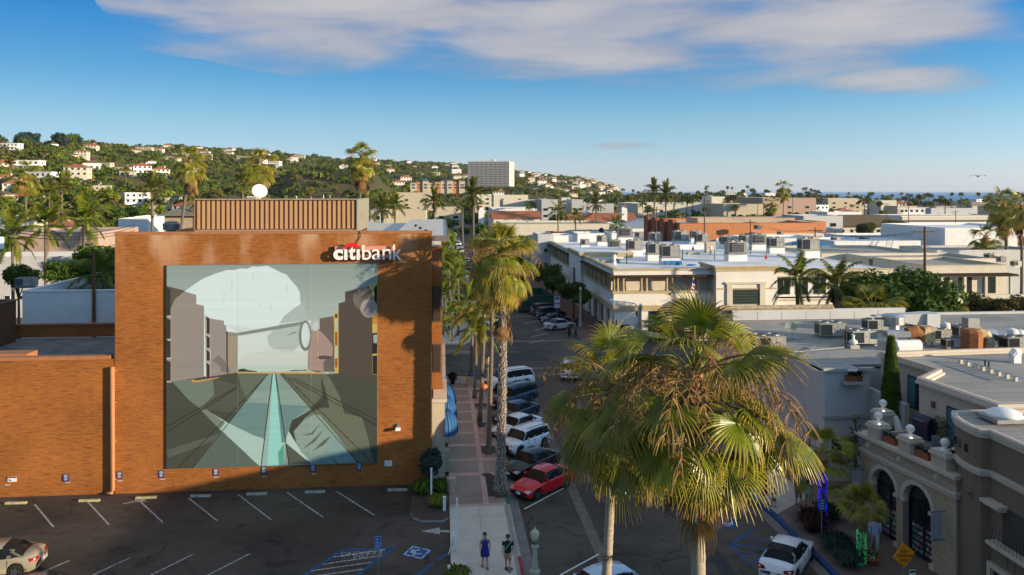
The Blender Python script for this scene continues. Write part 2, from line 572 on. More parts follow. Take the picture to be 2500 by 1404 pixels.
# roads
def asphalt(name,base,var,crackw=0.5,seed=0):
 m,nt,p=new_mat(name)
 n1=noise_tex(nt,0.16,6,0.55,dist=0.4)
 c=ramp(nt,n1,[(0.32,tuple(x*(1-var)for x in base)),(0.68,tuple(x*(1+var)for x in base))])
 n2=noise_tex(nt,1.4,8,0.65,stretch=(0.35,2.0,1))
 c=mixc(nt,0.6,c,ramp(nt,n2,[(0.3,(0.62,0.62,0.64)),(0.72,(1.35,1.25,1.12))]),'MULTIPLY')
 n3=noise_tex(nt,28,4,0.7)
 c=mixc(nt,0.5,c,ramp(nt,n3,[(0.3,(0.6,0.6,0.6)),(0.7,(1.4,1.4,1.4))]),'MULTIPLY')
 t=node(nt,'ShaderNodeTexCoord')
 mp=node(nt,'ShaderNodeMapping');mp.inputs['Location'].default_value=(seed,seed*2,0)
 wv=node(nt,'ShaderNodeTexNoise');wv.inputs['Scale'].default_value=0.7;wv.inputs['Detail'].default_value=6
 nt.links.new(t.outputs['Object'],mp.inputs['Vector']);nt.links.new(mp.outputs[0],wv.inputs['Vector'])
 vm=node(nt,'ShaderNodeVectorMath',operation='MULTIPLY_ADD');vm.inputs[1].default_value=(1.6,1.6,0)
 nt.links.new(wv.outputs['Color'],vm.inputs[0]);nt.links.new(mp.outputs[0],vm.inputs[2])
 vo=node(nt,'ShaderNodeTexVoronoi',feature='DISTANCE_TO_EDGE');vo.inputs['Scale'].default_value=0.17
 nt.links.new(vm.outputs[0],vo.inputs['Vector'])
 cr=ramp(nt,vo.outputs['Distance'],[(0.0,(1,1,1)),(0.011,(0,0,0))])
 mm=node(nt,'ShaderNodeMath',operation='MULTIPLY');mm.inputs[1].default_value=crackw
 nt.links.new(cr,mm.inputs[0])
 st=ramp(nt,noise_tex(nt,0.55,7,0.62,dist=1.2),[(0.56,(1,1,1)),(0.66,(0.52,0.50,0.50))])
 c=mixc(nt,0.85,c,st,'MULTIPLY')
 c=mixc(nt,mm.outputs[0],c,(0.010,0.010,0.011))
 nt.links.new(c,p.inputs['Base Color']);p.inputs['Roughness'].default_value=0.88;p.inputs['Specular IOR Level'].default_value=0.25
 bump(nt,p,n3,0.35,0.01)
 MATS[name]=m
 return m
asphalt('street_asphalt',(0.088,0.074,0.061),0.38,0.75)
asphalt('lot_asphalt',(0.075,0.061,0.049),0.38,0.35,7)
asphalt('far_asphalt',(0.11,0.10,0.095),0.25,0.3,3)
def flat(name,poly,z,m,kind='structure',parent=None):
 b=MB();b.face([(*p,z)for p in poly],m)
 o=b.build(name,parent)
 if kind:tag(o,kind=kind)
 return o
KX=4.05
flat('street',[(KX,-30),(19.3,-30),(19.3,80),(150,80),(150,98),(17.4,98),(17.4,330),(16.5,660),(6,660),(4.0,330),(4.05,98),(-150,98),(-150,80),(4.05,80)],0.0,'street_asphalt')
flat('parking_lot',[(-90,-30),(0.42,-30),(0.42,51.9),(-90,51.9)],0.0,'lot_asphalt')
for i,(x0,x1,y0,y1)in enumerate([(5,17,84,85.2),(6.5,12,88,91),(8,8.5,20,79),(13.8,14.5,30,79),(4.6,17,99.5,100.6),(5.2,10,76.5,78.4)]):
 flat('asphalt_patch',[(x0,y0),(x1,y0+.2),(x1+.1,y1),(x0-.1,y1-.1)],0.004,mat('patch_light',(0.15,0.12,0.095),0.9,0.25,1.5)if i%2==0 else mat('patch_dark',(0.038,0.038,0.04),0.9,0.2,1.5))
for y in(118,131,150,176,205):
 flat('asphalt_patch',[(5,y),(17,y+.5),(17,y+4),(5,y+3.6)],0.004,'far_asphalt')
def left_pavement():
 conc=mat('pavement_concrete',(0.54,0.48,0.40),0.9,0.10,1.2,0.2)
 salmon=mat('salmon_band',(0.50,0.33,0.27),0.9,0.12,3,0.2)
 paver=brick_mat('pavement_brick',(0.31,0.24,0.19),(0.38,0.29,0.23),(0.20,0.17,0.14),0.22,0.11,0.01,0.25,(0.10,0.08,0.07))
 base=MB();base.prism([(0.42,-30),(3.88,-30),(3.88,79),(3.2,80.6),(1.5,81.5),(-2.5,81.5),(-2.5,60),(0.42,60)],-0.02,0.10,'concrete')
 pv=tag(base.build('pavement'),kind='structure')
 y=20.0;ys=[]
 while y<47.6:
  y1=min(y+2.9,47.68);ys.append((y,y1));y=y1
 for(a,b_)in ys:
  for x0,x1 in((0.43,2.16),(2.18,3.66)):
   bx('slab',x0,x1,a+.012,b_-.012,0.101,0.125,conc,pv)
 cuts=[47.7,52.8,55.8,58.9,62.0,64.9,68.0,70.8,73.2,75.6,78.2]
 for i,(a,b_)in enumerate(zip(cuts,cuts[1:])):
  w=0.36 if i%2==0 else 0.62
  bx('salmon_strip',0.43,3.86,a,a+w-.01,0.101,0.125,salmon,pv)
  bx('paver_panel',0.43,2.45,a+w,b_-.01,0.101,0.122,paver,pv)
  bx('salmon_strip',2.46,2.80,a+w,b_-.01,0.101,0.1245,salmon,pv)
  if i not in(0,2,4,6,8):bx('paver_panel',2.81,3.86,a+w,b_-.01,0.101,0.122,paver,pv)
  else:
   bx('paver_panel',2.81,3.86,a+w,a+w+1.1,0.101,0.122,paver,pv)
   bx('tree_well',2.83,3.86,a+w+1.11,b_-.01,0.101,0.108,mat('well_soil',(0.05,0.04,0.032),1,0.3,5),pv)
   if i>0:
    g=MB()
    for q in range(9):g.box(2.84+q*.113,2.90+q*.113,a+w+1.13,b_-.03,0.109,0.118,'dark_metal')
    g.build('tree_grate',pv)
 kb=MB()
 kb.box(3.88,4.05,-30,38.2,-.02,.13,mat('kerb_concrete',(0.33,0.31,0.27),.9,.15,2,.2));kb.box(3.88,4.05,40.9,47.8,-.02,.13,'kerb_concrete');kb.box(3.88,4.05,51.0,79,-.02,.13,'kerb_concrete')
 k=tag(kb.build('kerb'),kind='structure')
 bx('red_kerb',3.88,4.052,38.2,40.9,-.02,.13,mat('kerb_red',(0.30,0.03,0.03),.8,.25,4),k)
 bx('green_kerb',3.88,4.052,47.8,51.0,-.02,.13,mat('kerb_green',(0.02,0.13,0.09),.8,.25,4),k)
 g=tag(bx('gutter',4.055,4.62,-30,80,-.02,.008,mat('gutter_concrete',(0.17,0.16,0.15),.9,.2,1.5,.2)),kind='structure')
 for x,yy,r in((2.95,52.0+.9,.36),(3.3,39.6,.22)):
  b=MB();b.lathe([(r,0),(r,.012),(r*.9,.014)],20,'dark_metal');o=b.build('manhole_cover');o.location=(x,yy,.121)
  tag(o,'round dark manhole cover in the '+('brick paving by the big palm' if r>.3 else 'concrete pavement by the red kerb'),'manhole cover')
 c=flat('tactile_pad',[(1.8,80.2),(3.0,79.9),(3.15,80.7),(2.0,81.1)],0.104,mat('tactile_yellow',(0.55,0.33,0.02),.8,.1,4),None,pv)
left_pavement()
def right_pavements():
 redb=brick_mat('red_pavers',(0.16,0.075,0.06),(0.20,0.10,0.08),(0.10,0.07,0.06),0.24,0.12,0.01,0.2,(0.08,0.04,0.04))
 b=MB();b.prism([(17.4,103),(18.4,100.2),(20.5,99),(22.6,98.6),(60,98.6),(60,104.3),(22.6,104.3),(22.6,250),(17.4,250)],-.02,.13,'kerb_concrete',redb)
 pv=tag(b.build('pavement_far_block'),kind='structure')
 flat('corner_ramp',[(18.6,100.3),(20.5,99.15),(23,98.75),(26,98.75),(26,101.6),(21.5,101.6)],.134,'pale_concrete',None,pv)
 flat('tactile_pad',[(20.0,99.75),(22.6,99.1),(23.2,100.3),(21.0,101.0)],.138,'tactile_yellow',None,pv)
 dk=mat('promenade',(0.16,0.12,0.10),.9,.2,1.0,.2)
 b=MB();b.prism([(19.3,-10),(34,-10),(34,80),(18.2,80),(16.6,76),(16.6,56),(17.2,52.5),(18.9,48.5),(19.3,45)],-.02,.13,'kerb_concrete',dk)
 p2=tag(b.build('pavement_salon_side'),kind='structure')
 kb=MB();kb.prism([(19.15,20),(19.45,20),(19.45,45),(19.1,48.6),(17.4,52.6),(16.85,56),(16.55,56),(17.05,52.4),(18.75,48.4),(19.15,44.9)],.0,.16,mat('kerb_blue',(0.012,0.06,0.19),.8,.25,3))
 tag(kb.build('blue_kerb'),kind='structure')
 flat('landing',[(19.5,45),(22.5,47.3),(22.5,53),(17.3,54),(18.8,49.6)],.135,'pale_concrete',None,p2)
 for y in(27,34,41,55,62):
  flat('paving_band',[(19.5,y),(24.0,y),(24.0,y+.5),(19.5,y+.5)],.135,mat('band_grey',(0.09,0.09,0.10),.9),None,p2)
 tag(bx('gutter_right',18.55,19.14,10,46,-.02,.008,'gutter_concrete'),kind='structure')
 b=MB();b.prism([(-2.5,98.5),(2.5,98.5),(4.0,100.5),(4.0,400),(-2.5,400)],-.02,.13,'kerb_concrete','pale_concrete')
 tag(b.build('pavement_far_left'),kind='structure')
right_pavements()
def gl(p,q,w,z,b,m):
 a,c=Vector(ground(*p)),Vector(ground(*q))
 d=(c-a).normalized();n=Vector((-d.y,d.x))*w/2
 b.face([(*(a+n),z),(*(a-n),z),(*(c-n),z),(*(c+n),z)]if True else[],m)
def markings():
 worn,nt,p=new_mat('worn_white')
 n=noise_tex(nt,9,6,0.75)
 c=mixc(nt,ramp(nt,n,[(0.42,(0,0,0)),(0.56,(1,1,1))]),(0.08,0.075,0.07),(0.55,0.55,0.53))
 nt.links.new(c,p.inputs['Base Color']);p.inputs['Roughness'].default_value=.8;MATS['worn_white']=worn
 up=[((85,1232),(131,1287)),((215,1226),(267,1282)),((340,1222),(398,1276)),((460,1216),(530,1271)),((582,1208),(662,1269)),((700,1202),(789,1263)),((820,1199),(914,1258))]
 lo=[((317,1362),(205,1414)),((470,1354),(350,1413)),((610,1352),(480,1418)),((170,1368),(70,1412))]
 for i,(a,c_)in enumerate(up+lo):
  b=MB();gl(a,c_,.10,.004,b,worn)
  tag(b.build('bay_line'),'white painted bay line '+('running out from the brick wall' if i<7 else 'in the lower row of the parking lot'),'marking','bay lines along the brick wall' if i<7 else 'bay lines of the lower parking row')
 for i,(a,c_)in enumerate([((1280,1243),(1393,1183)),((1368,1404),(1462,1353)),((1640,1162),(1720,1105))]):
  b=MB();gl(a,c_,.11,.005,b,'road_white');tag(b.build('bay_line'),'white angled bay line on the street '+('beside the red car','beside the pale blue hatchback roof','behind the big palm crown')[i],'marking')
 b=MB();gl((1143,826),(1253,822),.3,.005,b,'road_white');tag(b.build('stop_line'),'thin white stop line across the far side of the junction','marking')
 b=MB();gl((1338,915),(1378,912),.25,.005,b,'road_white');tag(b.build('stop_line'),'short white line by the silver pickup in the junction','marking')
 for i in range(5):
  b=MB();gl((1330+i*9-36*(i>2),830-i*16),(1290+i*8-36*(i>2),838-i*16),.1,.005,b,'road_white')
  tag(b.build('bay_line'),'white angled bay line by the cars parked at the white building','marking','bay lines on the far side of the junction')
 hz=thing('no_parking_zone','blue outlined hatched zone reading NO PARKING on the asphalt','marking',(*ground(860,1370),0))
 b=MB();o0=Vector(ground(860,1370))
 bl=mat('worn_blue',(0.012,0.085,0.26),.8,.4,4)
 for a,c_ in(((735,1410),(836,1343)),((836,1343),(962,1338)),((958,1340),(868,1408))):gl(a,c_,.17,.0045,b,bl)
 b.v=[(x-o0.x,y-o0.y,z)for x,y,z in b.v];b.build('border',hz)
 b=MB()
 for a,c_ in(((815,1360),(940,1342)),((787,1378),(934,1356)),((760,1394),(908,1373)),((735,1411),(886,1390))):gl(a,c_,.11,.0055,b,worn)
 b.v=[(x-o0.x,y-o0.y,z)for x,y,z in b.v];b.build('stripe',hz)
 def ground_text(s,px,py,w,h,rz,parent,off):
  me=None
  cu=bpy.data.curves.new('lettering','FONT');cu.body=s;cu.size=1
  o=bpy.data.objects.new('t',cu);COL.objects.link(o);dg=bpy.context.evaluated_depsgraph_get();dg.update()
  me=bpy.data.meshes.new_from_object(o.evaluated_get(dg));bpy.data.objects.remove(o)
  co=np.empty(len(me.vertices)*3);me.vertices.foreach_get('co',co);co=co.reshape(-1,3)
  mn,mx=co.min(0),co.max(0);co=(co-(mn+mx)/2)/np.maximum(mx-mn,1e-6)
  co[:,0]*=w;co[:,1]*=h;co[:,2]=0;me.vertices.foreach_set('co',co.ravel());me.materials.append(worn);me.update()
  g=ground(px,py);return link('lettering',me,parent,(g[0]-off.x,g[1]-off.y,.0065),rz)
 ground_text('PARKING',882,1351,2.1,.5,R(184),hz,o0);ground_text('NO',880,1361,.7,.45,R(184),hz,o0)
 cs=[Vector(ground(*q))for q in((1006,1331),(1057,1343),(1031,1367),(979,1355))]
 ctr=sum(cs,Vector((0,0)))/4
 t=thing('wheelchair_bay_mark','blue painted square with white wheelchair symbol on the parking lot','marking',(*ctr,0))
 b=MB();b.face([(*(q-ctr),.0045)for q in cs],bl);b.build('square',t)
 b=MB()
 e1,e2=(cs[1]-cs[0])/2,(cs[3]-cs[0])/2
 def seg(p,q,w):
  P,Q=e1*p[0]+e2*p[1],e1*q[0]+e2*q[1];d=(Q-P).normalized();n=Vector((-d.y,d.x))*w/2
  b.face([(*(P+n),.006),(*(P-n),.006),(*(Q-n),.006),(*(Q+n),.006)],'road_white')
 for k,(p_,q_)in enumerate((((-.8,-.8),(.8,-.8)),((.8,-.8),(.8,.8)),((.8,.8),(-.8,.8)),((-.8,.8),(-.8,-.8)))):
  P,Q=Vector(p_),Vector(q_);M_=(P+Q)/2;seg(P,P+(M_-P)*.85,.07);seg(M_+(Q-M_)*.15,Q,.07)
 import math as _m
 pr=None
 for i in range(11):
  th=0.4+i*.42;q=(.1+.36*_m.cos(th),-.12+.36*_m.sin(th))
  if pr:seg(pr,q,.09)
  pr=q
 seg((.1,.1),(-.05,.55),.1);seg((-.05,.25),(-.45,.25),.09);seg((-.45,.25),(-.5,-.35),.1);seg((.02,.62),(-.1,.68),.16)
 b.build('symbol',t)
 g=[Vector(ground(*q))for q in((1028,1297),(1074,1288),(1073,1294),(1119,1295),(1119,1300),(1074,1300),(1074,1305))]
 b=MB();b.face([(*q,.005)for q in reversed(g)],'worn_white')
 tag(b.build('painted_arrow'),'white arrow painted on the asphalt at the lot entrance','marking')
 b=MB();gl((1091,1351),(1068,1368),.17,.0045,b,bl);gl((1057,1375),(1015,1408),.17,.0045,b,bl)
 tag(b.build('blue_bay_line'),'broken blue bay line beside the wheelchair square near the pavement','marking')
 b=MB();c0=Vector(ground(345,1222))
 for i in range(9):
  a=i*.7+.2;L=.25+.5*((i*37)%10)/10
  d=Vector((_m.cos(a),_m.sin(a)));n=Vector((-d.y,d.x))*.1
  b.face([(*(c0+n),.0052+.0001*i),(*(c0-n),.0052+.0001*i),(*(c0+d*L),.0052+.0001*i)],worn)
 gl((300,1230),(345,1222),.14,.0062,b,worn)
 tag(b.build('paint_splash'),'star shaped splash of white paint beside a wheel stop','marking')
 cs=[Vector(ground(*q))for q in((1772,1267),(1810,1280),(1782,1293),(1752,1279))];ctr=sum(cs,Vector((0,0)))/4
 t=thing('street_wheelchair_mark','blue wheelchair square painted on the street near the blue kerb','marking',(*ctr,0))
 b=MB();b.face([(*(q-ctr),.0045)for q in cs],bl);b.build('square',t)
 b=MB();e1,e2=(cs[1]-cs[0])/2,(cs[3]-cs[0])/2
 pr=None
 for i in range(9):
  th=0.4+i*.5;q=(.1+.36*_m.cos(th),.1+.36*_m.sin(th))
  if pr:seg(pr,q,.08)
  pr=q
 seg((.1,.1),(.0,-.55),.1);seg((0,-.1),(-.45,.1),.09);b.build('symbol',t)
 b=MB()
 for a,c_ in(((1840,1290),(1784,1328)),((1784,1328),(1832,1381)),((1832,1381),(1870,1352)),((1785,1328),(1880,1341)),((1822,1313),(1895,1325)),((1805,1352),(1880,1362))):gl(a,c_,.14,.0045,b,bl)
 tag(b.build('blue_hatching'),'blue hatched access aisle painted on the street beside the white sedan','marking')
markings()
def wheel_stops():
 mat('stop_concrete',(0.36,0.35,0.28),.9,.3,5,.3);mat('stop_yellow',(0.42,0.37,0.19),.85,.35,6)
 sp=[(39,1230,1,'yellowed wheel stop at the edge of the picture by the silver car side'),(218,1224,1,'yellow topped wheel stop left of the drain pipe'),(357,1217,1,'yellow wheel stop beside the white paint splash'),(490,1213,0,'grey wheel stop under the mural corner'),(627,1208,0,'wheel stop under the middle of the mural'),(769,1203,0,'pale wheel stop under the street end of the mural'),(970,1198,0,'pale wheel stop next to the planted bed')]
 b=MB();L=.62
 prof=[(-.09,0),(.09,0),(.07,.12),(-.07,.12)]
 b.faces([(-L,y,z)for y,z in prof]+[(L,y,z)for y,z in prof],[(3,2,1,0),(4,5,6,7),(0,1,5,4),(1,2,6,5),(2,3,7,6),(3,0,4,7)],'stop_concrete')
 me=b.mesh('wheel_stop');me2=me.copy();me2.materials.clear();me2.materials.append(MATS['stop_yellow'])
 for px,py,yel,lab in sp:
  g=ground(px,py);o=link('wheel_stop',me2 if yel else me,None,(*g,0.002),random.uniform(-.05,.03));tag(o,lab,'wheel stop','wheel stops along the brick wall')
wheel_stops()
# the brick bank building
def bank_building():
 WY=51.9
 brick=brick_mat('orange_brick',(0.39,0.145,0.032),(0.32,0.105,0.024),(0.30,0.115,0.035),0.30,0.085,0.010,0.72,(0.07,0.035,0.025),pale=(13.0,16.2))
 coping=mat('brick_coping',(0.38,0.155,0.06),0.8,0.12,2)
 b=thing('bank_building','tall orange brick bank building with a wall mural and a ribbed roof screen','building',(0,0,0))
 x0,x1,zt=-20.45,-0.68,16.25
 m=MB();m.box(x0,x1,WY,WY+0.5,0,zt,brick);m.build('front_wall',b)
 m=MB();m.box(x0-0.03,x1+0.03,WY-0.04,WY+0.55,zt,zt+0.16,coping);m.build('coping',b)
 m=MB();m.box(x0+0.02,x0+0.5,WY+0.5,83,0,16.0,brick)
 m.box(-0.55,-0.05,WY+9,83,5.4,15.5,brick);m.box(x0+0.5,-0.55,82.5,83,0,15.5,brick)
 m.box(-0.68,-0.02,WY+0.9,WY+1.9,5.9,15.55,brick)
 m.box(-0.55,-0.07,WY+1.9,WY+9,13.3,15.5,brick)
 m.box(-0.55,-0.07,WY+1.9,WY+9,8.7,10.2,brick)
 m.box(-0.55,-0.07,WY+1.9,WY+9,5.4,6.3,brick)
 m.build('side_wall',b)
 for z0,z1 in((10.35,12.7),(7.0,8.9)):
  w=bx('window',-0.665,-0.10,WY+0.86,WY+0.895,z0,z1,'brown_wood',b)
  bx('pane',-0.62,-0.15,WY+0.83,WY+0.855,z0+0.1,z1-0.1,mat('bronze_pane',(0.06,0.045,0.035),0.2,.1),w)
 bx('window_band',-0.5,-0.2,WY+2,WY+30.0,10.25,13.2,'brown_wood',b)
 rf=MB();rf.box(x0+0.55,-0.1,WY+0.55,82.4,15.35,15.7,mat('pale_roof_gravel',(0.62,0.58,0.50),0.95,0.25,2.5,0.4))
 rf.box(-3.3,0.32,WY+0.62,84,15.72,16.02,MATS['pale_roof_gravel'])
 rf.build('roof',b)
 fa=MB();fa.box(-0.64,0.42,WY+0.56,WY+0.615,15.65,16.07,mat('fascia_grey',(0.16,0.14,0.12),0.6))
 fa.box(0.33,0.42,WY+0.62,84,15.65,16.07,MATS['fascia_grey']);fa.build('fascia',b)
 for k in range(3):
  v=MB();v.lathe([(0.12,0),(0.12,0.14),(0.16,0.15),(0.02,0.2)],10,'dark_metal')
  o=v.build('roof_vent',b);o.location=(-1.2-0.5*(k%3),58+k*4.4,16.02)
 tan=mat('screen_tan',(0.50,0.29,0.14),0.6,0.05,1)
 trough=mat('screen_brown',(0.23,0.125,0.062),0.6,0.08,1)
 sx0,sz0,sz1=wall_pt(478,560,WY+0.8)[0],16.42,18.42
 sx1=wall_pt(868,560,WY+0.8)[0]
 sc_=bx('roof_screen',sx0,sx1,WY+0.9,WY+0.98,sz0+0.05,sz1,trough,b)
 n=33;pitch=(sx1-sx0)/n
 rib=MB();rib.box(0,pitch*0.54,-0.07,0,sz0+0.12,sz1-0.06,tan,0.0)
 me=rib.mesh('rib')
 for i in range(n):
  link('rib',me,sc_,(sx0+(i+0.24)*pitch,WY+0.897,0))
 tr=MB();tr.box(sx0-0.05,sx1+0.05,WY+0.70,WY+1.0,sz1+0.002,sz1+0.07,mat('screen_cap',(0.36,0.30,0.24),0.6))
 tr.box(sx0-0.05,sx1+0.05,WY+0.72,WY+1.0,sz0-0.02,sz0+0.045,MATS['screen_cap']);tr.build('trim',sc_)
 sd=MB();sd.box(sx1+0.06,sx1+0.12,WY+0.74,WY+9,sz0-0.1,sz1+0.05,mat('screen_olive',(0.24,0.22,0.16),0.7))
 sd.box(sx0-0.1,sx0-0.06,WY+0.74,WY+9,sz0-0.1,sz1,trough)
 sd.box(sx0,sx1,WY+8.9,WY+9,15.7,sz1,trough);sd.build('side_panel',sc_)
 pl=bx('plant_roof',sx0+0.1,sx1-0.1,WY+1.1,WY+8.8,17.9,18.1,'roof_gravel',b)
 wx1=x0-0.0
 brick2=brick
 lw=MB();lw.box(-70,wx1-0.002,WY+0.03,WY+0.45,0,8.45,brick2)
 lw.box(-70,wx1,62.6,63.0,8.0,8.85,brick2);lw.build('wing_wall',b)
 bx('wing_coping',-70,wx1-0.3,WY-0.03,WY+0.5,8.45,8.66,coping,b)
 bx('wing_back_coping',-70,wx1-0.01,62.5,63.1,8.85,8.98,mat('rust_coping',(0.22,0.07,0.03),0.7),b)
 bx('wing_roof',-70,wx1-0.01,WY+0.46,62.55,7.7,7.95,mat('wing_roof_grey',(0.17,0.165,0.16),0.95,0.3,0.8,0.3),b)
 bx('roof_curb',-70,-26.0,WY+0.6,WY+1.9,7.95,8.75,coping,b)
 en=thing('roof_enclosure','brown corrugated metal enclosure standing on the low wing roof','enclosure',(-31.2,55.4,7.95))
 rb=mat('enclosure_brown',(0.17,0.075,0.035),0.6,0.1)
 m=MB();m.box(-0.05,0,0,6,0,3.0,rb);m.box(-16,-0.05,5.95,6,0,3.0,rb);m.build('sheet_wall',en)
 rme=MB();rme.box(0.001,0.06,-0.06,0.06,0.02,2.98,rb);rme=rme.mesh('corrugation')
 for i in range(25):
  link('corrugation',rme,en,(0,0.12+i*0.24,0))
 m=MB();m.box(-0.1,0.09,-0.05,6.1,3.002,3.1,rb);m.box(-16,-0.101,5.9,6.1,3.002,3.1,rb);m.build('top_rail',en)
 px_,_=wall_pt(277,900)
 d=MB();d.tube([(px_,WY-0.17,8.0),(px_,WY-0.17,0.3),(px_,WY-0.4,0.12)],0.14,12,mat('pipe_orange',(0.55,0.24,0.10),0.5,0.06));d.smooth=True
 dp=d.build('drain_pipe',b)
 k=MB()
 for z in(0.9,3.3,5.7,7.7):k.box(px_-0.18,px_+0.18,WY-0.05,WY-0.001,z,z+0.08,'pipe_orange')
 k.build('pipe_bracket',dp)
 mb_=MB();mb_.box(-70,x1,WY-0.012,WY-0.002,0,0.02,'concrete')
 return b
bank=bank_building()
def mural_image(N=640):
 img=np.zeros((N,N,3));al=np.ones((N,N,1))
 yy,xx=np.mgrid[0:N,0:N]
 u=(xx+0.5)/N;v=(yy+0.5)/N
 X=45+1368*u
 Yt=48-18*u;Yb=1362-48*u
 Y=Yt+(Yb-Yt)*v
 def c(rgb):return np.array([(q/255)**2.2 for q in rgb])
 def inside(poly):
  res=np.zeros((N,N),bool)
  xs=[p[0]for p in poly];ys=[p[1]for p in poly]
  n=len(poly)
  for i in range(n):
   x1,y1=poly[i];x2,y2=poly[(i+1)%n]
   if y1==y2:continue
   t=((Y<y1)!=(Y<y2))&(X<(x2-x1)*(Y-y1)/(y2-y1)+x1)
   res^=t
  return res
 def put(maskv,rgb,a=1.0):
  img[maskv]=img[maskv]*(1-a)+c(rgb)*a
 def poly(p,rgb,a=1.0):put(inside(p),rgb,a)
 def line(x1,y1,x2,y2,w,rgb,a=1.0):
  L=math.hypot(x2-x1,y2-y1);nx,ny=(y1-y2)/L*w/2,(x2-x1)/L*w/2
  poly([(x1+nx,y1+ny),(x2+nx,y2+ny),(x2-nx,y2-ny),(x1-nx,y1-ny)],rgb,a)
 def ell(cx,cy,rx,ry,rgb,a=1.0):put(((X-cx)/rx)**2+((Y-cy)/ry)**2<1,rgb,a)
 img[:]=c((142,156,152))
 t=np.clip((Y-50)/400,0,1)[...,None]
 img[:]=img*(1-t)+c((172,186,182))*t
 head=[(45,345),(100,265),(165,212),(275,135),(350,103),(430,78),(480,76),(520,66),(560,68),(600,52),(630,56),(690,48),(740,70),(780,92),(815,103),(845,140),(885,185),(905,225),(905,270),(912,305),(945,340),(972,400),(960,740),(45,790)]
 poly(head,(212,228,230))
 poly([(430,430),(500,480),(500,740),(955,740),(955,470),(972,400),(900,408),(780,430),(620,455)],(205,216,213))
 poly([(912,290),(860,325),(800,372),(770,420),(905,405),(972,400),(945,340)],(170,184,182))
 poly([(690,505),(770,425),(905,410),(905,560),(840,610),(740,590),(700,560)],(168,180,178),.8)
 poly([(520,630),(720,580),(955,600),(955,700),(505,700)],(196,203,198),.7)
 poly([(810,500),(850,478),(883,468),(880,480),(850,490)],(140,150,148))
 poly([(505,697),(955,694),(955,728),(505,728)],(178,200,194))
 for x,y,s in((460,180,60),(410,260,55),(600,130,40),(715,320,45),(640,310,30),(820,200,40)):
  poly([(x,y-s),(x+10,y-s*.3),(x-6,y+s),(x-2,y)],(188,208,212),.6)
 poly([(45,790),(500,738),(955,738),(1415,760),(1415,1370),(45,1370)],(72,76,66))
 poly([(75,790),(345,778),(350,880),(310,960),(262,972),(190,918)],(112,124,114))
 poly([(340,778),(430,800),(530,830),(560,900),(700,930),(540,1000),(262,972),(350,880)],(84,88,76))
 poly([(500,740),(695,742),(560,910),(520,830)],(100,108,92))
 poly([(775,742),(1080,742),(1040,780),(1050,880),(1000,940),(960,960)],(98,104,88))
 poly([(45,1240),(380,1130),(380,1165),(55,1290)],(92,95,86))
 poly([(695,742),(775,742),(1285,1315),(205,1362)],(128,152,146))
 poly([(600,860),(560,910),(800,950),(960,950),(860,842)],(140,162,156),.6)
 poly([(400,1115),(440,1060),(560,930),(850,945),(960,950),(850,1050),(800,1190),(640,1150)],(98,132,134),.75)
 poly([(262,978),(300,980),(440,1062),(600,1140),(765,1195),(808,1182),(800,1338),(645,1342),(520,1230),(385,1105)],(168,196,190))
 poly([(262,978),(300,975),(420,1062),(385,1105)],(120,130,118))
 poly([(725,745),(740,745),(800,1338),(672,1345)],(148,208,202))
 poly([(722,745),(727,745),(690,1345),(655,1347)],(150,176,170))
 poly([(760,1250),(800,1195),(800,1338),(768,1338)],(88,160,150))
 poly([(808,1188),(912,1255),(980,1318),(832,1330)],(86,90,82))
 poly([(205,1362),(395,1110),(645,1344)],(92,104,98))
 poly([(1050,790),(1085,950),(1000,975),(935,1030),(862,1115),(880,1190),(830,1120),(850,1045),(960,985),(1055,900)],(66,68,58))
 poly([(862,1115),(935,1040),(1000,978),(1060,958),(1098,965),(1075,860),(1050,780),(1070,745),(1100,770),(1165,890),(1195,995),(1310,1020),(1350,1150),(1385,1312),(1140,1322),(1088,1225),(1020,1262),(980,1255),(915,1252),(905,1200),(880,1180),(890,1145)],(106,110,94))
 poly([(862,1115),(935,1040),(1000,1000),(1035,1010),(1140,1130),(1085,1225),(1020,1265),(980,1255),(940,1255),(915,1248),(905,1200),(880,1180),(890,1145)],(138,160,152))
 poly([(1085,1225),(1140,1130),(1275,1312),(1150,1320)],(128,158,156))
 for p in([(905,1140),(975,1125),(1035,1062),(985,1135)],[(920,1230),(990,1165),(1060,1100),(1000,1180)],[(985,1240),(1060,1170),(1110,1140),(1060,1200)]):
  poly(p,(88,100,94))
 poly([(830,1112),(912,1245),(982,1318),(935,1290),(806,1185)],(178,204,198))
 for a in((725,745,650,1348),(745,745,833,1334)):line(*a,5,(28,32,28))
 for a in((695,745,205,1362),(775,745,1285,1315),(695,748,115,1360),(790,745,1378,1312),(500,828,45,1088),(490,842,45,1125),(860,770,1415,1042),(830,770,1415,1078)):
  line(*a,3.5,(30,32,27))
 line(1070,870,1415,1075,3,(30,32,27),.6)
 poly([(45,180),(235,238),(235,298),(285,308),(285,768),(80,797),(45,790)],(150,140,134))
 poly([(45,180),(72,188),(165,212),(100,265),(72,330),(45,345)],(96,88,80))
 for y0,y1 in((190,370),(388,520),(528,640),(660,790)):
  poly([(45,y0),(70,y0+12),(70,y1),(45,y1+4)],(58,52,46))
  line(45,y1+8,76,y1+10,9,(190,186,178))
 poly([(288,366),(324,388),(327,764),(296,768)],(178,172,162))
 for y0,y1 in((378,488),(500,580),(592,662),(675,766)):
  poly([(300,y0),(320,y0+14),(321,y1),(302,y1)],(60,52,46))
 poly([(325,390),(412,404),(412,432),(428,434),(429,748),(327,764)],(152,141,138))
 poly([(430,474),(500,482),(501,738),(433,746)],(158,145,130))
 poly([(340,660),(375,625),(420,665),(440,700),(460,735),(395,735),(385,695)],(120,108,104),.8)
 poly([(428,470),(436,476),(436,744),(429,745)],(60,52,46))
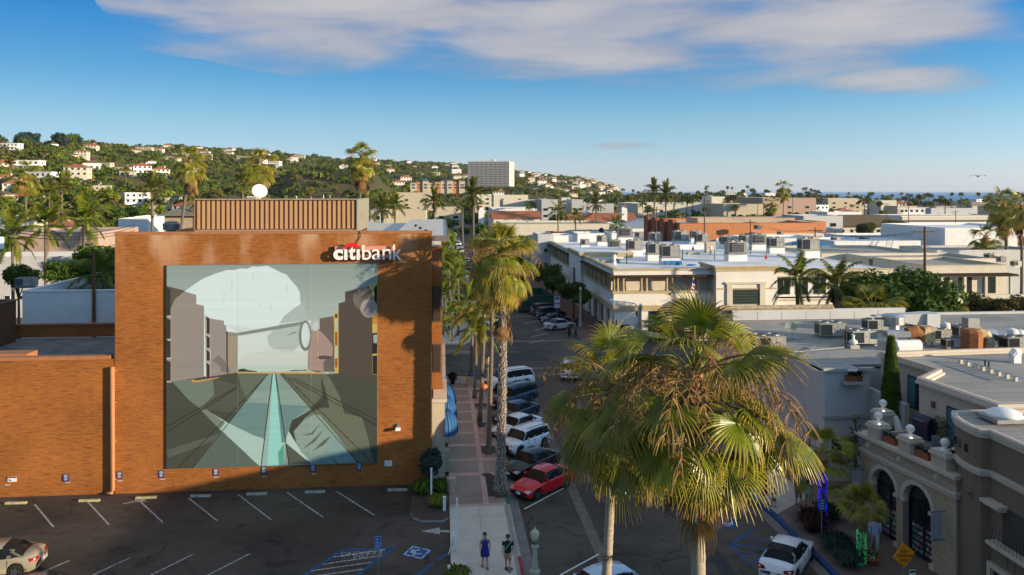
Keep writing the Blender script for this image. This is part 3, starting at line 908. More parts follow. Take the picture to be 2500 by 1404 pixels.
 poly([(205,784),(380,762),(384,772),(240,802),(205,800)],(190,150,96));poly([(205,782),(380,760),(384,766),(240,788)],(70,62,54))
 poly([(500,732),(955,728),(1080,736),(1080,742),(500,742)],(196,164,112))
 poly([(505,732),(505,716),(540,712),(570,722),(625,728),(625,732)],(60,60,48));poly([(835,722),(950,716),(950,722),(835,726)],(60,60,48))
 poly([(1033,386),(1125,370),(1130,730),(1055,728),(1020,735),(955,716),(955,470),(1033,455)],(108,97,90))
 poly([(955,468),(1022,456),(1040,470),(1060,490),(1110,545),(1120,580),(1115,625),(1070,655),(1058,665),(1058,728),(957,716)],(164,140,134))
 poly([(1125,350),(1157,346),(1157,738),(1132,730)],(196,168,88))
 for y0,y1,col in((360,380,(60,50,44)),(392,465,(176,190,186)),(475,560,(150,92,44)),(562,640,(176,190,186)),(645,700,(150,92,44))):
  poly([(1133,y0),(1148,y0-4),(1148,y1),(1133,y1)],col)
 poly([(1157,288),(1200,276),(1200,212),(1355,175),(1378,215),(1378,748),(1157,742)],(84,74,67))
 poly([(1355,175),(1415,140),(1415,745),(1378,746),(1378,215)],(196,176,92))
 poly([(1390,190),(1415,158),(1415,292),(1392,300)],(34,30,28));poly([(1378,360),(1415,345),(1415,420),(1378,420)],(190,140,50))
 poly([(1378,480),(1415,475),(1415,610),(1378,612)],(40,38,32));poly([(1385,490),(1415,485),(1415,540),(1400,545),(1385,540)],(150,170,168));poly([(1382,625),(1415,620),(1415,742),(1382,742)],(44,40,34))
 ell(1320,255,68,76,(126,118,110),.65);ell(1358,320,58,60,(170,156,152),.9)
 poly([(1080,738),(1415,745),(1415,800),(1240,765)],(78,74,68))
 poly([(440,492),(920,405),(920,428),(520,498),(440,502)],(128,138,132))
 e1=((X-938)/42)**2+((Y-498)/98)**2<1;e2=((X-940)/28)**2+((Y-494)/80)**2<1
 put(e1&~e2,(118,126,120));put(e2,(206,218,216))
 ell(1005,436,20,32,(196,200,198));ell(1062,637,50,12,(84,74,70))
 line(1022,462,1022,540,5,(196,176,110));line(1022,600,1022,660,5,(196,176,110))
 for x in(502,975):line(x,30,x,1340,2.2,(220,224,220),.25)
 rs=np.random.RandomState(3)
 band=rs.rand(N//4).repeat(4)[:N];img*=(0.965+0.07*band[:,None,None])
 out=np.ones((N,N,4),np.float32)
 out[...,:3]=img[::-1]**(1/2.2)
 im=bpy.data.images.new('mural_print',N,N)
 im.pixels.foreach_set(out.ravel())
 im.pack()
 return im
def mural():
 m,nt,p=new_mat('mural_print')
 ti=node(nt,'ShaderNodeTexImage');ti.image=mural_image();ti.interpolation='Cubic';ti.extension='EXTEND'
 uv=node(nt,'ShaderNodeUVMap');nt.links.new(uv.outputs[0],ti.inputs[0])
 col=mixc(nt,1.0,ti.outputs[0],(0.80,0.85,0.90),'MULTIPLY')
 nt.links.new(col,p.inputs['Base Color']);p.inputs['Roughness'].default_value=0.6;p.inputs['Specular IOR Level'].default_value=0.25
 MATS['mural_print']=m
 al=mat('panel_edge',(0.30,0.30,0.29),0.4,metal=0.6)
 xl,z1=wall_pt(408,648);xr,z1b=wall_pt(922,642);_,z0=wall_pt(410,1143);_,z0b=wall_pt(923,1129)
 z1=(z1+z1b)/2;z0=(z0+z0b)/2
 t=thing('mural','large mural of a plaza and a head in profile with spectacles on the brick wall','mural',((xl+xr)/2,51.9,z0))
 hw=(xr-xl)/2;h=z1-z0
 b=MB();b.box(-hw,hw,-0.13,-0.004,0,h,al);b.build('panel_frame',t)
 sheet_w=2*hw/3
 for i in range(3):
  for j in range(2):
   x0,x1=-hw+0.02+i*(2*hw-0.04)/3+0.004,-hw+0.02+(i+1)*(2*hw-0.04)/3-0.004
   q0,q1=0.02+j*(h-0.04)/2+0.002,0.02+(j+1)*(h-0.04)/2-0.002
   s=MB()
   uvs=[((a+hw)/(2*hw),c/h)for a,c in((x0,q0),(x1,q0),(x1,q1),(x0,q1))]
   s.face([(x0,-0.14,q0),(x1,-0.14,q0),(x1,-0.14,q1),(x0,-0.14,q1)],m,uvs)
   s.box(x0,x1,-0.1395,-0.131,q0,q1,al)
   s.build('printed_sheet',t)
mural()
def char_mesh(ch,w,h,depth,m,bold=0.0,name='letter'):
 cu=bpy.data.curves.new('letter','FONT');cu.body=ch;cu.size=1;cu.extrude=0.05;cu.offset=bold;cu.resolution_u=6
 o=bpy.data.objects.new('tmp',cu);COL.objects.link(o)
 dg=bpy.context.evaluated_depsgraph_get();dg.update()
 me=bpy.data.meshes.new_from_object(o.evaluated_get(dg))
 bpy.data.objects.remove(o);bpy.data.curves.remove(cu)
 co=np.empty(len(me.vertices)*3);me.vertices.foreach_get('co',co);co=co.reshape(-1,3)
 mn,mx=co.min(0),co.max(0)
 co=(co-mn)/np.maximum(mx-mn,1e-6)
 out=np.stack([co[:,0]*w,-co[:,2]*depth,co[:,1]*h],1)if depth>0 else np.stack([co[:,0]*w,co[:,1]*h,co[:,2]*-depth],1)
 me.vertices.foreach_set('co',out.ravel());me.materials.clear();me.materials.append(MATS[m]if isinstance(m,str)else m)
 me.polygons.foreach_set('material_index',[0]*len(me.polygons))
 me.name=name;me.update()
 return me
def bank_sign():
 wh=mat('sign_white',(0.85,0.84,0.80),0.35,0.02);mat('sign_red',(0.75,0.02,0.02),0.35,0.03)
 WY=51.9
 x0,zb=wall_pt(816.3,633.4);_,zx=wall_pt(816.3,607.7);_,za=wall_pt(890,597.7)
 t=thing('bank_sign','white raised lettering reading citibank under a red arc on the brick wall','sign',(x0,WY,zb))
 _,zt=wall_pt(853,600.5)
 L=[('c',816.3,839.8,zx,.045),('\u0131',842.7,849.8,zx,.04),('t',853.4,869.7,zt,.035),('\u0131',872.6,879.7,zx,.04),('b',886.2,907.5,za,0),('a',909.6,931,zx,0),('n',935.3,956,zx,0),('k',961,980.5,za+.02,0)]
 for ch,a,b_,top,bold in L:
  xa,xb=wall_pt(a,620)[0],wall_pt(b_,620)[0]
  if ch=='\u0131':
   bb=MB();bb.box(0,xb-xa,-0.12,0,0,top-zb,wh);me=bb.mesh('letter')
  else:
   me=char_mesh(ch,xb-xa,top-zb,0.12,wh,bold)
  o=link('letter',me,t,(xa-x0,-0.36 if ch=='\u0131' else-0.36,0))
 pa,pb=wall_pt(840.5,604),wall_pt(880.5,603)
 ctop=wall_pt(860,592)[1]
 w=pb[0]-pa[0];sag=ctop-pa[1];rad=(w*w/4+sag*sag)/(2*sag)
 arc=MB();n=14;a0=math.asin(w/2/rad)
 outer,inner=[],[]
 for i in range(n+1):
  th=-a0+2*a0*i/n
  th_in=th*0.93
  outer.append((math.sin(th)*rad,math.cos(th)*rad));wd=0.24*(1-0.35*abs(th/a0)**2)
  inner.append((math.sin(th_in)*(rad-wd),math.cos(th_in)*(rad-wd)))
 cx,cz=(pa[0]+pb[0])/2-x0,ctop-rad-zb
 for i in range(n):
  q=[outer[i],outer[i+1],inner[i+1],inner[i]]
  f=[(cx+a,-0.50,cz+c)for a,c in q];bk=[(cx+a,-0.36,cz+c)for a,c in q]
  arc.faces(f+bk,[(0,1,2,3),(7,6,5,4),(0,4,5,1),(2,6,7,3),(1,5,6,2),(0,3,7,4)],'sign_red')
 arc.build('arc',t)
 rw=MB();rx=wall_pt(961,615)[0]-x0
 rw.box(0.05,rx,-0.235,-0.01,0.52,0.86,mat('raceway_salmon',(0.62,0.27,0.19),0.5));rw.box(0.02,rx,-0.20,-0.012,0.1,0.3,'raceway_salmon');rw.build('raceway',t)
 st=MB()
 for i in range(9):st.box(0.3+i*0.46,0.34+i*0.46,-0.36,-0.2,0.2,0.24,'raceway_salmon')
 st.build('standoff',t)
 cx_,cz_=wall_pt(878,563)
 pts=[]
 for i in range(9):
  s=i/8
  pts.append((cx_+0.10*math.sin(s*7)-0.02*i,WY-0.06-0.01*(i%2),16.42-s*(16.42-15.1)))
 cb=MB();cb.tube(pts,0.03,6,'brown_wood');tag(cb.build('sign_cable'),'dark crooked cable running down the brick from the roof to the bank sign','cable')
bank_sign()
def wall_signs():
 mat('sign_navy',(0.015,0.03,0.16),0.4,0.05)
 spots=[(161,1166,'between the white notice and drain pipe'),(292,1160,'just beside the drain pipe'),(394,1157,'below the mural corner by the pipe'),(527,1152,'above the greyest wheel stop'),(644,1147,'under the middle of the mural'),(764,1142,'under the mural, one before its street end'),(877,1138,'under the street end of the mural')]
 proto=None
 for px,py,where in spots:
  x,z=wall_pt(px,py)
  lab='small navy parking notice on brick wall '+where
  if proto is None:
   proto=thing('parking_notice',lab,'sign',(x,51.9,z),0,'navy parking notices along the brick wall')
   bx('plate',-0.17,0.17,-0.03,-0.003,-0.24,0.22,'sign_navy',proto)
   k=MB()
   for i,wd in enumerate((.20,.26,.22,.12,.24,.18)):
    k.box(-wd/2,wd/2,-0.036,-0.031,0.15-i*0.06,0.172-i*0.06,'white_paint')
   k.build('print',proto)
  else:
   copy_tree(proto,lab,(x,51.9,z))
 x,z=wall_pt(948,1131)
 t=thing('white_notice','plain square white notice on the shaded brick near the street corner','sign',(x,51.9,z))
 bx('plate',-.24,.24,-.03,-.003,-.18,.18,mat('notice_white',(.75,.76,.74),.5,.05),t)
 k=MB()
 for i in range(5):k.box(-.16,.16-.03*i,-.036,-.031,.09-i*.05,.10-i*.05,'grey_metal')
 k.build('print',t)
 x,z=wall_pt(30,1170)
 t=thing('reserved_notice','white notice with black header on the low brick wing','sign',(x,51.9,z))
 bx('plate',-.26,.26,-.03,-.003,-.15,.15,'notice_white',t)
 bx('header',-.26,.26,-.034,-.031,.08,.14,'dark_metal',t)
 k=MB();k.box(-.19,-.02,-.036,-.031,-.09,-.05,'dark_metal');k.box(-.19,-.12,-.036,-.031,-.05,.02,'dark_metal');k.build('print',t)
 st=[]
 for px,py in((18,1184),(165,1178),(293,1174),(397,1170),(528,1165),(646,1163),(767,1157),(880,1146)):
  x,z=wall_pt(px,py)
  b=MB()
  for i in range(4):b.box(-.15+i*.08,-.10+i*.08,-.008,-.003,-.03,.03,'road_white')
  o=b.build('stencil_mark');o.location=(x,51.9,z)
  tag(o,'small white stencilled mark on brick below a parking notice','marking','stencil marks under the parking notices')
 x,z=wall_pt(972,1043)
 t=thing('wall_lamp','small white floodlight box on the brick wall beside the mural','lamp',(x,51.9,z))
 b=MB();b.box(-.16,.16,-.42,-.12,-.12,.06,'white_paint',0.02);b.build('lamp_head',t)
 b=MB();b.box(-.06,.06,-.15,-.003,.02,.22,'grey_metal');b.build('bracket',t)
wall_signs()
# foliage materials and plant parts
def leaf_mat(name,base,tip,trans=0.35,rough=0.45,rnd=0.3,tip_at=0.72,spec=0.4):
 m,nt,p=new_mat(name)
 uv=node(nt,'ShaderNodeUVMap');sp=node(nt,'ShaderNodeSeparateXYZ');nt.links.new(uv.outputs[0],sp.inputs[0])
 oi=node(nt,'ShaderNodeObjectInfo')
 c=ramp(nt,sp.outputs[1],[(0.0,base),(tip_at,tuple(b*.75+t*.25 for b,t in zip(base,tip))),(0.97,tip)])
 n=noise_tex(nt,2.2,4)
 c=mixc(nt,1.0,c,ramp(nt,n,[(0.3,(0.62,0.66,0.6)),(0.7,(1.3,1.25,1.2))]),'MULTIPLY')
 h=node(nt,'ShaderNodeHueSaturation');mr=node(nt,'ShaderNodeMapRange')
 mr.inputs['To Min'].default_value=1-rnd;mr.inputs['To Max'].default_value=1+rnd
 nt.links.new(oi.outputs['Random'],mr.inputs[0]);nt.links.new(mr.outputs[0],h.inputs['Value']);nt.links.new(c,h.inputs['Color'])
 mh=node(nt,'ShaderNodeMapRange');mh.inputs['To Min'].default_value=0.485;mh.inputs['To Max'].default_value=0.512
 mlt=node(nt,'ShaderNodeMath',operation='FRACT');ml2=node(nt,'ShaderNodeMath',operation='MULTIPLY');ml2.inputs[1].default_value=7.3
 nt.links.new(oi.outputs['Random'],ml2.inputs[0]);nt.links.new(ml2.outputs[0],mlt.inputs[0]);nt.links.new(mlt.outputs[0],mh.inputs[0]);nt.links.new(mh.outputs[0],h.inputs['Hue'])
 c=h.outputs[0]
 nt.links.new(c,p.inputs['Base Color']);p.inputs['Roughness'].default_value=rough;p.inputs['Specular IOR Level'].default_value=spec
 tr=node(nt,'ShaderNodeBsdfTranslucent');nt.links.new(c,tr.inputs['Color'])
 ms=node(nt,'ShaderNodeMixShader');ms.inputs[0].default_value=trans
 nt.links.new(p.outputs[0],ms.inputs[1]);nt.links.new(tr.outputs[0],ms.inputs[2])
 nt.links.new(ms.outputs[0],nt.nodes['Material Output'].inputs['Surface'])
 MATS[name]=m
 return m
leaf_mat('fan_green',(0.125,0.180,0.006),(0.62,0.44,0.06),0.30,0.34,tip_at=.62)
leaf_mat('fan_dead',(0.26,0.15,0.06),(0.38,0.24,0.12),0.2,0.8,.35,spec=.1)
leaf_mat('petiole_green',(0.20,0.22,0.03),(0.20,0.22,0.03),0.1,0.4,spec=.3)
leaf_mat('feather_green',(0.105,0.150,0.012),(0.26,0.23,0.03),0.3,0.5,spec=.3)
leaf_mat('canary_green',(0.10,0.125,0.018),(0.22,0.20,0.05),0.25,0.5,spec=.3)
leaf_mat('tree_dark',(0.062,0.105,0.011),(0.062,0.105,0.011),0.22,0.6,.25,spec=.15)
leaf_mat('tree_mid',(0.105,0.145,0.022),(0.105,0.145,0.022),0.25,0.6,.3,spec=.15)
leaf_mat('tree_lime',(0.17,0.21,0.02),(0.17,0.21,0.02),0.3,0.6,.25,spec=.15)
leaf_mat('tree_olive',(0.14,0.125,0.035),(0.14,0.125,0.035),0.25,0.6,.3,spec=.15)
leaf_mat('tree_dusk',(0.032,0.065,0.052),(0.032,0.065,0.052),0.15,0.7,.3,spec=.1)  # dark blue green; on skyline trees the blue tint imitates distance haze
leaf_mat('shrub_purple',(0.05,0.025,0.025),(0.07,0.03,0.03),0.2,0.6,spec=.1)
mat('palm_bark',(0.15,0.12,0.09),0.95,0.3,5,0.6,stretch=(1,1,5))
mat('palm_bark_pale',(0.36,0.30,0.22),0.95,0.25,4,0.6,stretch=(1,1,7))
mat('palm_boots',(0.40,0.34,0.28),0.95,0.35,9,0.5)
mat('boot_bark',(0.13,0.10,0.08),0.95,0.3,9,0.5)  # dark trunk bark behind the paler boot stubs
mat('flower_stalk',(0.30,0.17,0.06),0.9,0.3,5)
def fan_frond(pitch,L=1.55,Rb=1.5,nseg=34,dead=False,seed=0,droop=1.0,open_=118):
 """palmate leaf: arched stalk and a pleated fan whose tips hang; base at the origin, pointing along +X"""
 rs=random.Random(seed)
 b=MB()
 d=Vector((math.cos(pitch),0,math.sin(pitch)))
 p=Vector((0,0,0));path=[p.copy()]
 n=7
 side_bend=rs.uniform(-.12,.12)
 for i in range(n):
  d=(d+Vector((0,side_bend/n,-0.09*droop*(1 if not dead else 1.6)*max(.15,math.cos(pitch))))).normalized()
  p=p+d*(L/n);path.append(p.copy())
 mt='fan_dead' if dead else 'petiole_green'
 b.tube(path,[0.045-0.022*i/n for i in range(n+1)],4,mt)
 T=(d+Vector((0,0,-0.30*droop))).normalized()
 S=T.cross(Vector((0,0,1)));
 if S.length<.1:S=Vector((0,1,0))
 S.normalize();N=S.cross(T).normalized()
 tw=rs.uniform(-.35,.35);S,N=S*math.cos(tw)+N*math.sin(tw),N*math.cos(tw)-S*math.sin(tw)
 fm='fan_dead' if dead else 'fan_green'
 K=7
 op=R(open_ if not dead else open_*.55)
 down=Vector((0,0,-1))
 for k in range(nseg):
  th=-op+2*op*(k+.5)/nseg
  dth=2*op/nseg
  d0=(T*math.cos(th)+S*math.sin(th)).normalized()
  cup=0.24*abs(math.sin(th))-.1
  d0=(d0-N*cup).normalized()
  Rk=Rb*(1-.24*(abs(th)/op)**2)*rs.uniform(.9,1.08)
  q=p.copy();dd=d0.copy();prev=None
  wside=(S*math.cos(th)-T*math.sin(th)).normalized()
  hang=rs.uniform(.75,1.35)*(1.5 if dead else 1.0)*droop
  for j in range(K+1):
   r=j/K
   if r<=.48:w=r*Rk*math.tan(dth/2)*1.06
   else:
    f=(1-r)/.52
    w=.48*Rk*math.tan(dth/2)*(f**.75)*(.75 if j>4 else .95)
   w=max(w,.004)
   nn=wside.cross(dd).normalized()
   ridge=q+nn*w*(.55 if not dead else .9)
   cur=(q-wside*w,ridge,q+wside*w)
   if prev is not None:
    r0=(j-1)/K
    b.face([prev[0],prev[1],cur[1],cur[0]],fm,[(0,r0),(.5,r0),(.5,r),(0,r)])
    b.face([prev[1],prev[2],cur[2],cur[1]],fm,[(.5,r0),(1,r0),(1,r),(.5,r)])
   prev=cur
   bend=0.03+(.62 if r>.42 else 0.05)*hang*(r**1.3)
   dd=(dd+down*bend+wside*rs.uniform(-.05,.05)*(r>.4)).normalized()
   wside=(wside-dd*wside.dot(dd)).normalized()
   q=q+dd*(Rk/K)
 return b
FAN={}
def fan_meshes():
 classes=[('up',72,.55,1.0,2),('high',42,.85,1.1,3),('mid',12,1.0,1.15,3),('low',-14,1.2,1.42,4),('hang',-48,1.1,1.12,4)]
 s=11
 for nm,pt,dr,L,cnt in classes:
  FAN[nm]=[]
  for i in range(cnt):
   s+=1
   FAN[nm].append(fan_frond(R(pt+random.uniform(-6,6)),1.45*L,1.36*random.uniform(.88,1.12),32,False,s,dr,random.uniform(92,124)).mesh('frond'))
 FAN['dead']=[fan_frond(R(pt),1.35,1.3,20,True,50+i,1.2).mesh('dead_frond')for i,pt in enumerate((-70,-55,-35,5,-78))]
fan_meshes()
def stalk_mesh(seed,up):
 rs=random.Random(seed);b=MB()
 p=Vector((0,0,0));d=Vector((math.cos(up),0,math.sin(up)));path=[p.copy()]
 for i in range(12):
  d=(d+Vector((0,rs.uniform(-.05,.05),-.17))).normalized();p=p+d*.27;path.append(p.copy())
 b.tube(path,[.022-.0012*i for i in range(13)],3,'flower_stalk')
 for i in range(4,13):
  for k in range(5):
   q=path[i].copy();e=Vector((rs.uniform(-.8,.8),rs.uniform(-.8,.8),rs.uniform(-.6,.2))).normalized();pp=[q.copy()]
   for j in range(4):
    e=(e+Vector((0,0,-.5))).normalized();q=q+e*.16;pp.append(q.copy())
   b.tube(pp,[.014,.012,.01,.008,.004],3,'flower_stalk',False)
 return b.mesh('flower_stalk')
STALK=[stalk_mesh(1,R(60)),stalk_mesh(2,R(40)),stalk_mesh(3,R(25))]
def trunk_path(h,lean,bend=0.3,n=10):
 return[(lean[0]*(i/n)**1.3+bend*math.sin(i/n*3.0)*.3,lean[1]*(i/n)**1.3,h*i/n)for i in range(n+1)]
def fan_palm(label,loc,h,crown=1.0,r0=.22,r1=.17,lean=(0,0),n_live=54,n_dead=18,n_stalk=8,seed=0,bark='palm_bark_pale',skirt=1.0,boots=False,group=None,spread=1.0,pitchset=None,jit=1.0):
 rs=random.Random(seed)
 t=thing('fan_palm',label,'palm tree',loc,0,group)
 path=trunk_path(h,lean)
 b=MB();rad=[r0*1.5]+[r0+(r1-r0)*i/9 for i in range(10)]
 fine=[];fr=[]
 for i in range(len(path)-1):
  for k in range(8):
   s=k/8;q=Vector(path[i]).lerp(Vector(path[i+1]),s);fine.append(q)
   fr.append((rad[i]+(rad[i+1]-rad[i])*s)*(1+.045*math.sin(k*2.4+i)+.02*rs.uniform(-1,1)))
 b.tube(fine,fr,14,bark);b.smooth=True
 tk=b.build('trunk',t)
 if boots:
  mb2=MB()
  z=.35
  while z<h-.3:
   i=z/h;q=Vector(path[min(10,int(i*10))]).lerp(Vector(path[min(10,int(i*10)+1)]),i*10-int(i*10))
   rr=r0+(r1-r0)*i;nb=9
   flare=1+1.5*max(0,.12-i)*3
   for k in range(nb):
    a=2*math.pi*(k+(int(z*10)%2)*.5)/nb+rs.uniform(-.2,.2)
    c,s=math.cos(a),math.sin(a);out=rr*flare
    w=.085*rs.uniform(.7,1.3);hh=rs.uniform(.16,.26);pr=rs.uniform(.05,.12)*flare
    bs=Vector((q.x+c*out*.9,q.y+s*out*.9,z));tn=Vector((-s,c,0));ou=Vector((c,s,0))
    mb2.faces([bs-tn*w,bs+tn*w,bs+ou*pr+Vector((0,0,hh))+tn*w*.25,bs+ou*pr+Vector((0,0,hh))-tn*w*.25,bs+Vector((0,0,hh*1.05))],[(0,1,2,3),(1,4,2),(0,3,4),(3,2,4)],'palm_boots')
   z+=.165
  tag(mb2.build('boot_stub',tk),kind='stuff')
 top=Vector(path[-1])
 ga=2.39996
 for i in range(n_live):
  f=i/max(1,n_live-1)
  if pitchset:cls=pitchset(f)
  else:cls='up' if f<.10 else 'high' if f<.30 else 'mid' if f<.52 else 'low' if f<.78 else 'hang'
  me=rs.choice(FAN[cls])
  zz=(.55-1.15*f)*crown
  sc=crown*rs.uniform(1-.12*jit,1.1)*(.85 if cls=='up' else 1)
  o=link('frond',me,t,top+Vector((0,0,zz)))
  o.rotation_euler=(rs.uniform(-.18,.18)*jit,rs.uniform(-.12,.12)*jit,i*ga+rs.uniform(-.25,.25)*jit);o.scale=(sc*spread,sc*spread,sc)
 for i in range(n_dead):
  me=rs.choice(FAN['dead'])
  o=link('dead_frond',me,t,top+Vector((0,0,rs.uniform(-1.5,-.3)*crown*skirt)))
  sc=crown*rs.uniform(.7,1.0)
  o.rotation_euler=(rs.uniform(-.2,.2),rs.uniform(-.1,.25),i*ga*1.7);o.scale=(sc,sc,sc)
 for i in range(n_stalk):
  o=link('flower_stalk',rs.choice(STALK),t,top+Vector((0,0,rs.uniform(0,.5)*crown)))
  o.rotation_euler=(0,rs.uniform(-.2,.2),i*ga+1);o.scale=(crown*rs.uniform(.8,1.1),)*3
 c=MB();c.lathe([(r1*1.0,-1.6*crown),(r1*1.9,-.9*crown),(r1*2.3,-.2*crown),(r1*1.2,.5*crown)],12,'fan_dead',tuple(top));c.build('leaf_bases',t)
 return t
def feather_mesh(pitch,L=3.0,seed=0,droop=1.0,leaf=.6,n=34,m='feather_green',stiff=False,wid=.045):
 rs=random.Random(seed);b=MB()
 d=Vector((math.cos(pitch),0,math.sin(pitch)));p=Vector((0,0,0));path=[p.copy()];dirs=[d.copy()]
 K=14
 for i in range(K):
  d=(d+Vector((0,rs.uniform(-.03,.03),-.15*droop*(.4+i/K)))).normalized();p=p+d*(L/K);path.append(p.copy());dirs.append(d.copy())
 b.tube(path,[.04-.0026*i for i in range(K+1)],3,'petiole_green',False)
 for i in range(n):
  f=.16+.83*i/(n-1);j=min(K-1,int(f*K));s=f*K-j
  q=path[j].lerp(path[j+1],s);dd=dirs[j]
  side=dd.cross(Vector((0,0,1)))
  if side.length<.1:side=Vector((0,1,0))
  side.normalize();up=side.cross(dd).normalized()
  ll=leaf*(math.sin(math.pi*(f*.86+.1))**.6)*rs.uniform(.85,1.15)
  for sg in(-1,1):
   e=(side*sg*.8+dd*.55+up*rs.uniform(-.1,.45)).normalized()
   a=q.copy();pr=None;W=wid*(1+.3*rs.random());wd=dd
   for k in range(4):
    r=k/3;w=W*(1-r)**.6 if k else W*.7
    cur=(a-wd*w,a+wd*w)
    if pr:b.face([pr[0],pr[1],cur[1],cur[0]],m,[(0,f),(1,f),(1,min(1,f+.1*r)),(0,min(1,f+.1*r))])
    pr=cur;e=(e+Vector((0,0,-(.12 if stiff else .48)*droop))).normalized();a=a+e*(ll/3)
 return b.mesh('frond')
FEATH={c:[feather_mesh(R(p+random.uniform(-5,5)),3.0,i*7+k,dr,.62,36)for i in range(2)]for k,(c,p,dr)in enumerate((('up',75,.9),('high',52,1.05),('mid',25,1.05),('low',-8,.9)))}
FEATH['dead']=[feather_mesh(R(-60),2.6,91,.9,.4,20,'fan_dead')]
CANARY={c:[feather_mesh(R(p+random.uniform(-5,5)),3.0,i*7+k+40,dr,.5,32,'canary_green',True,.06)for i in range(2)]for k,(c,p,dr)in enumerate((('up',78,.5),('high',50,.6),('mid',22,.65),('low',-12,.55)))}
def feather_palm(label,loc,h,crown=1.0,r0=.17,r1=.13,lean=(0,0),n=16,seed=0,dead=2,kind='queen',group=None,name='queen_palm',bark='palm_bark'):
 rs=random.Random(seed)
 t=thing(name,label,'palm tree',loc,0,group)
 path=trunk_path(h,lean)
 b=MB();b.tube(path,[r0*1.35]+[r0+(r1-r0)*i/9 for i in range(10)],10,bark);b.smooth=True;b.build('trunk',t)
 top=Vector(path[-1]);S=CANARY if kind=='canary' else FEATH
 if kind=='canary':
  c=MB();c.lathe([(r1*1.1,-.8*crown),(r1*1.5,-.4*crown),(r1*1.3,0),(.05,.3*crown)],12,'palm_bark',tuple(top));c.build('leaf_bases',t)
 else:
  c=MB();c.tube([top+Vector((0,0,-.1)),top+Vector((0,0,.7*crown))],[r1*1.1,r1*.4],8,'petiole_green');c.build('crownshaft',t)
 for i in range(n):
  f=i/(n-1);cls='up' if f<.18 else 'high' if f<.48 else 'mid' if f<.78 else 'low'
  o=link('frond',rs.choice(S[cls]),t,top+Vector((0,0,(.5-.5*f)*crown)))
  o.rotation_euler=(rs.uniform(-.12,.12),rs.uniform(-.1,.1),i*2.39996+rs.uniform(-.2,.2));sc=crown*rs.uniform(.85,1.1);o.scale=(sc,)*3
 for i in range(dead):
  o=link('dead_frond',FEATH['dead'][0],t,top+Vector((0,0,-.2)));o.rotation_euler=(0,rs.uniform(-.1,.4),rs.uniform(0,6.3));o.scale=(crown*.9,)*3
 return t
def crown_mesh(seed,n=2600,lobes=9,size=.16,m='tree_mid',flat=.8,spread=.62,core=True,name='crown'):
 rs=np.random.RandomState(seed)
 L=[]
 for i in range(lobes):
  a=rs.rand()*6.283;rr=spread*math.sqrt(rs.rand());z=rs.uniform(-.35,.45)*flat
  L.append((rr*math.cos(a),rr*math.sin(a),z,rs.uniform(.28,.46)))
 L.append((0,0,.0,.6))
 L=np.array(L)
 k=rs.choice(len(L),n,p=(L[:,3]**2)/(L[:,3]**2).sum())
 v=rs.normal(size=(n,3));v/=np.linalg.norm(v,axis=1)[:,None]
 rad=L[k,3]*(1-.30*rs.rand(n)**2)*(1+.10*np.sin(v[:,0]*7+k)*np.sin(v[:,2]*8))
 c=L[k,:3]+v*rad[:,None];c[:,2]*=.85
 keep=np.ones(n,bool)
 for q in L:
  dd=np.linalg.norm((c-q[:3])*np.array([1,1,1/.85]),axis=1);keep&=~(dd<q[3]*.62)
 c=c[keep];v=v[keep];n=len(c)
 nrm=v+rs.normal(size=(n,3))*.55;nrm/=np.linalg.norm(nrm,axis=1)[:,None]
 t=np.cross(nrm,rs.normal(size=(n,3)));t/=np.linalg.norm(t,axis=1)[:,None]
 bt=np.cross(nrm,t)
 s=size*rs.uniform(.5,1.2,n)[:,None]
 q=np.stack([c-t*s,c-bt*s*.55,c+t*s,c+bt*s*.55],1)
 q[:,1]+=nrm*s*.18;q[:,3]+=nrm*s*.18
 verts=q.reshape(-1,3)
 faces=[tuple(range(4*i,4*i+4))for i in range(n)]
 b=MB();b.v=[tuple(x)for x in verts];b.f=faces;b.mi=[b.mid(m)]*n;b.uv=[None]*n
 if core:
  for x,y,z,r in L:
   r*=.62;g=6
   prof=[(r*math.sin(math.pi*i/g)+.001,-r*math.cos(math.pi*i/g)*.85)for i in range(g+1)]
   b.lathe(prof,7,m,(x,y,z*.85))
 me=b.mesh(name)
 return me
CROWN={}
def crowns():
 for nm,m in(('dark','tree_dark'),('mid','tree_mid'),('lime','tree_lime'),('olive','tree_olive'),('dusk','tree_dusk')):
  CROWN[nm]=[crown_mesh(100+i+hash(nm)%1*0+len(nm)*9,1500,10,.11,m)for i in range(2)]
 CROWN['big']=[crown_mesh(300+i,7500,26,.062,'tree_dark',1.0,.8)for i in range(2)]
 CROWN['fine']=[crown_mesh(320+i,3800,14,.085,'tree_dark',.9,.7)for i in range(3)]
 CROWN['street']=[crown_mesh(340+i,4200,16,.08,'tree_lime',.9,.7)for i in range(2)]
crowns()
def limbs(b,h,r,rc,rs,n=4,m='bark'):
 b.tube([(0,0,0),(.05,.02,h*.5),(0,0,h)],[r*1.3,r,r*.8],8,m)
 for i in range(n):
  a=i*6.283/n+rs.random();e=rc*rs.uniform(.35,.6)
  b.tube([(0,0,h*.8),(math.cos(a)*e*.5,math.sin(a)*e*.5,h+rc*.25),(math.cos(a)*e,math.sin(a)*e,h+rc*.6)],[r*.6,r*.45,r*.2],6,m)
TREE_N=0
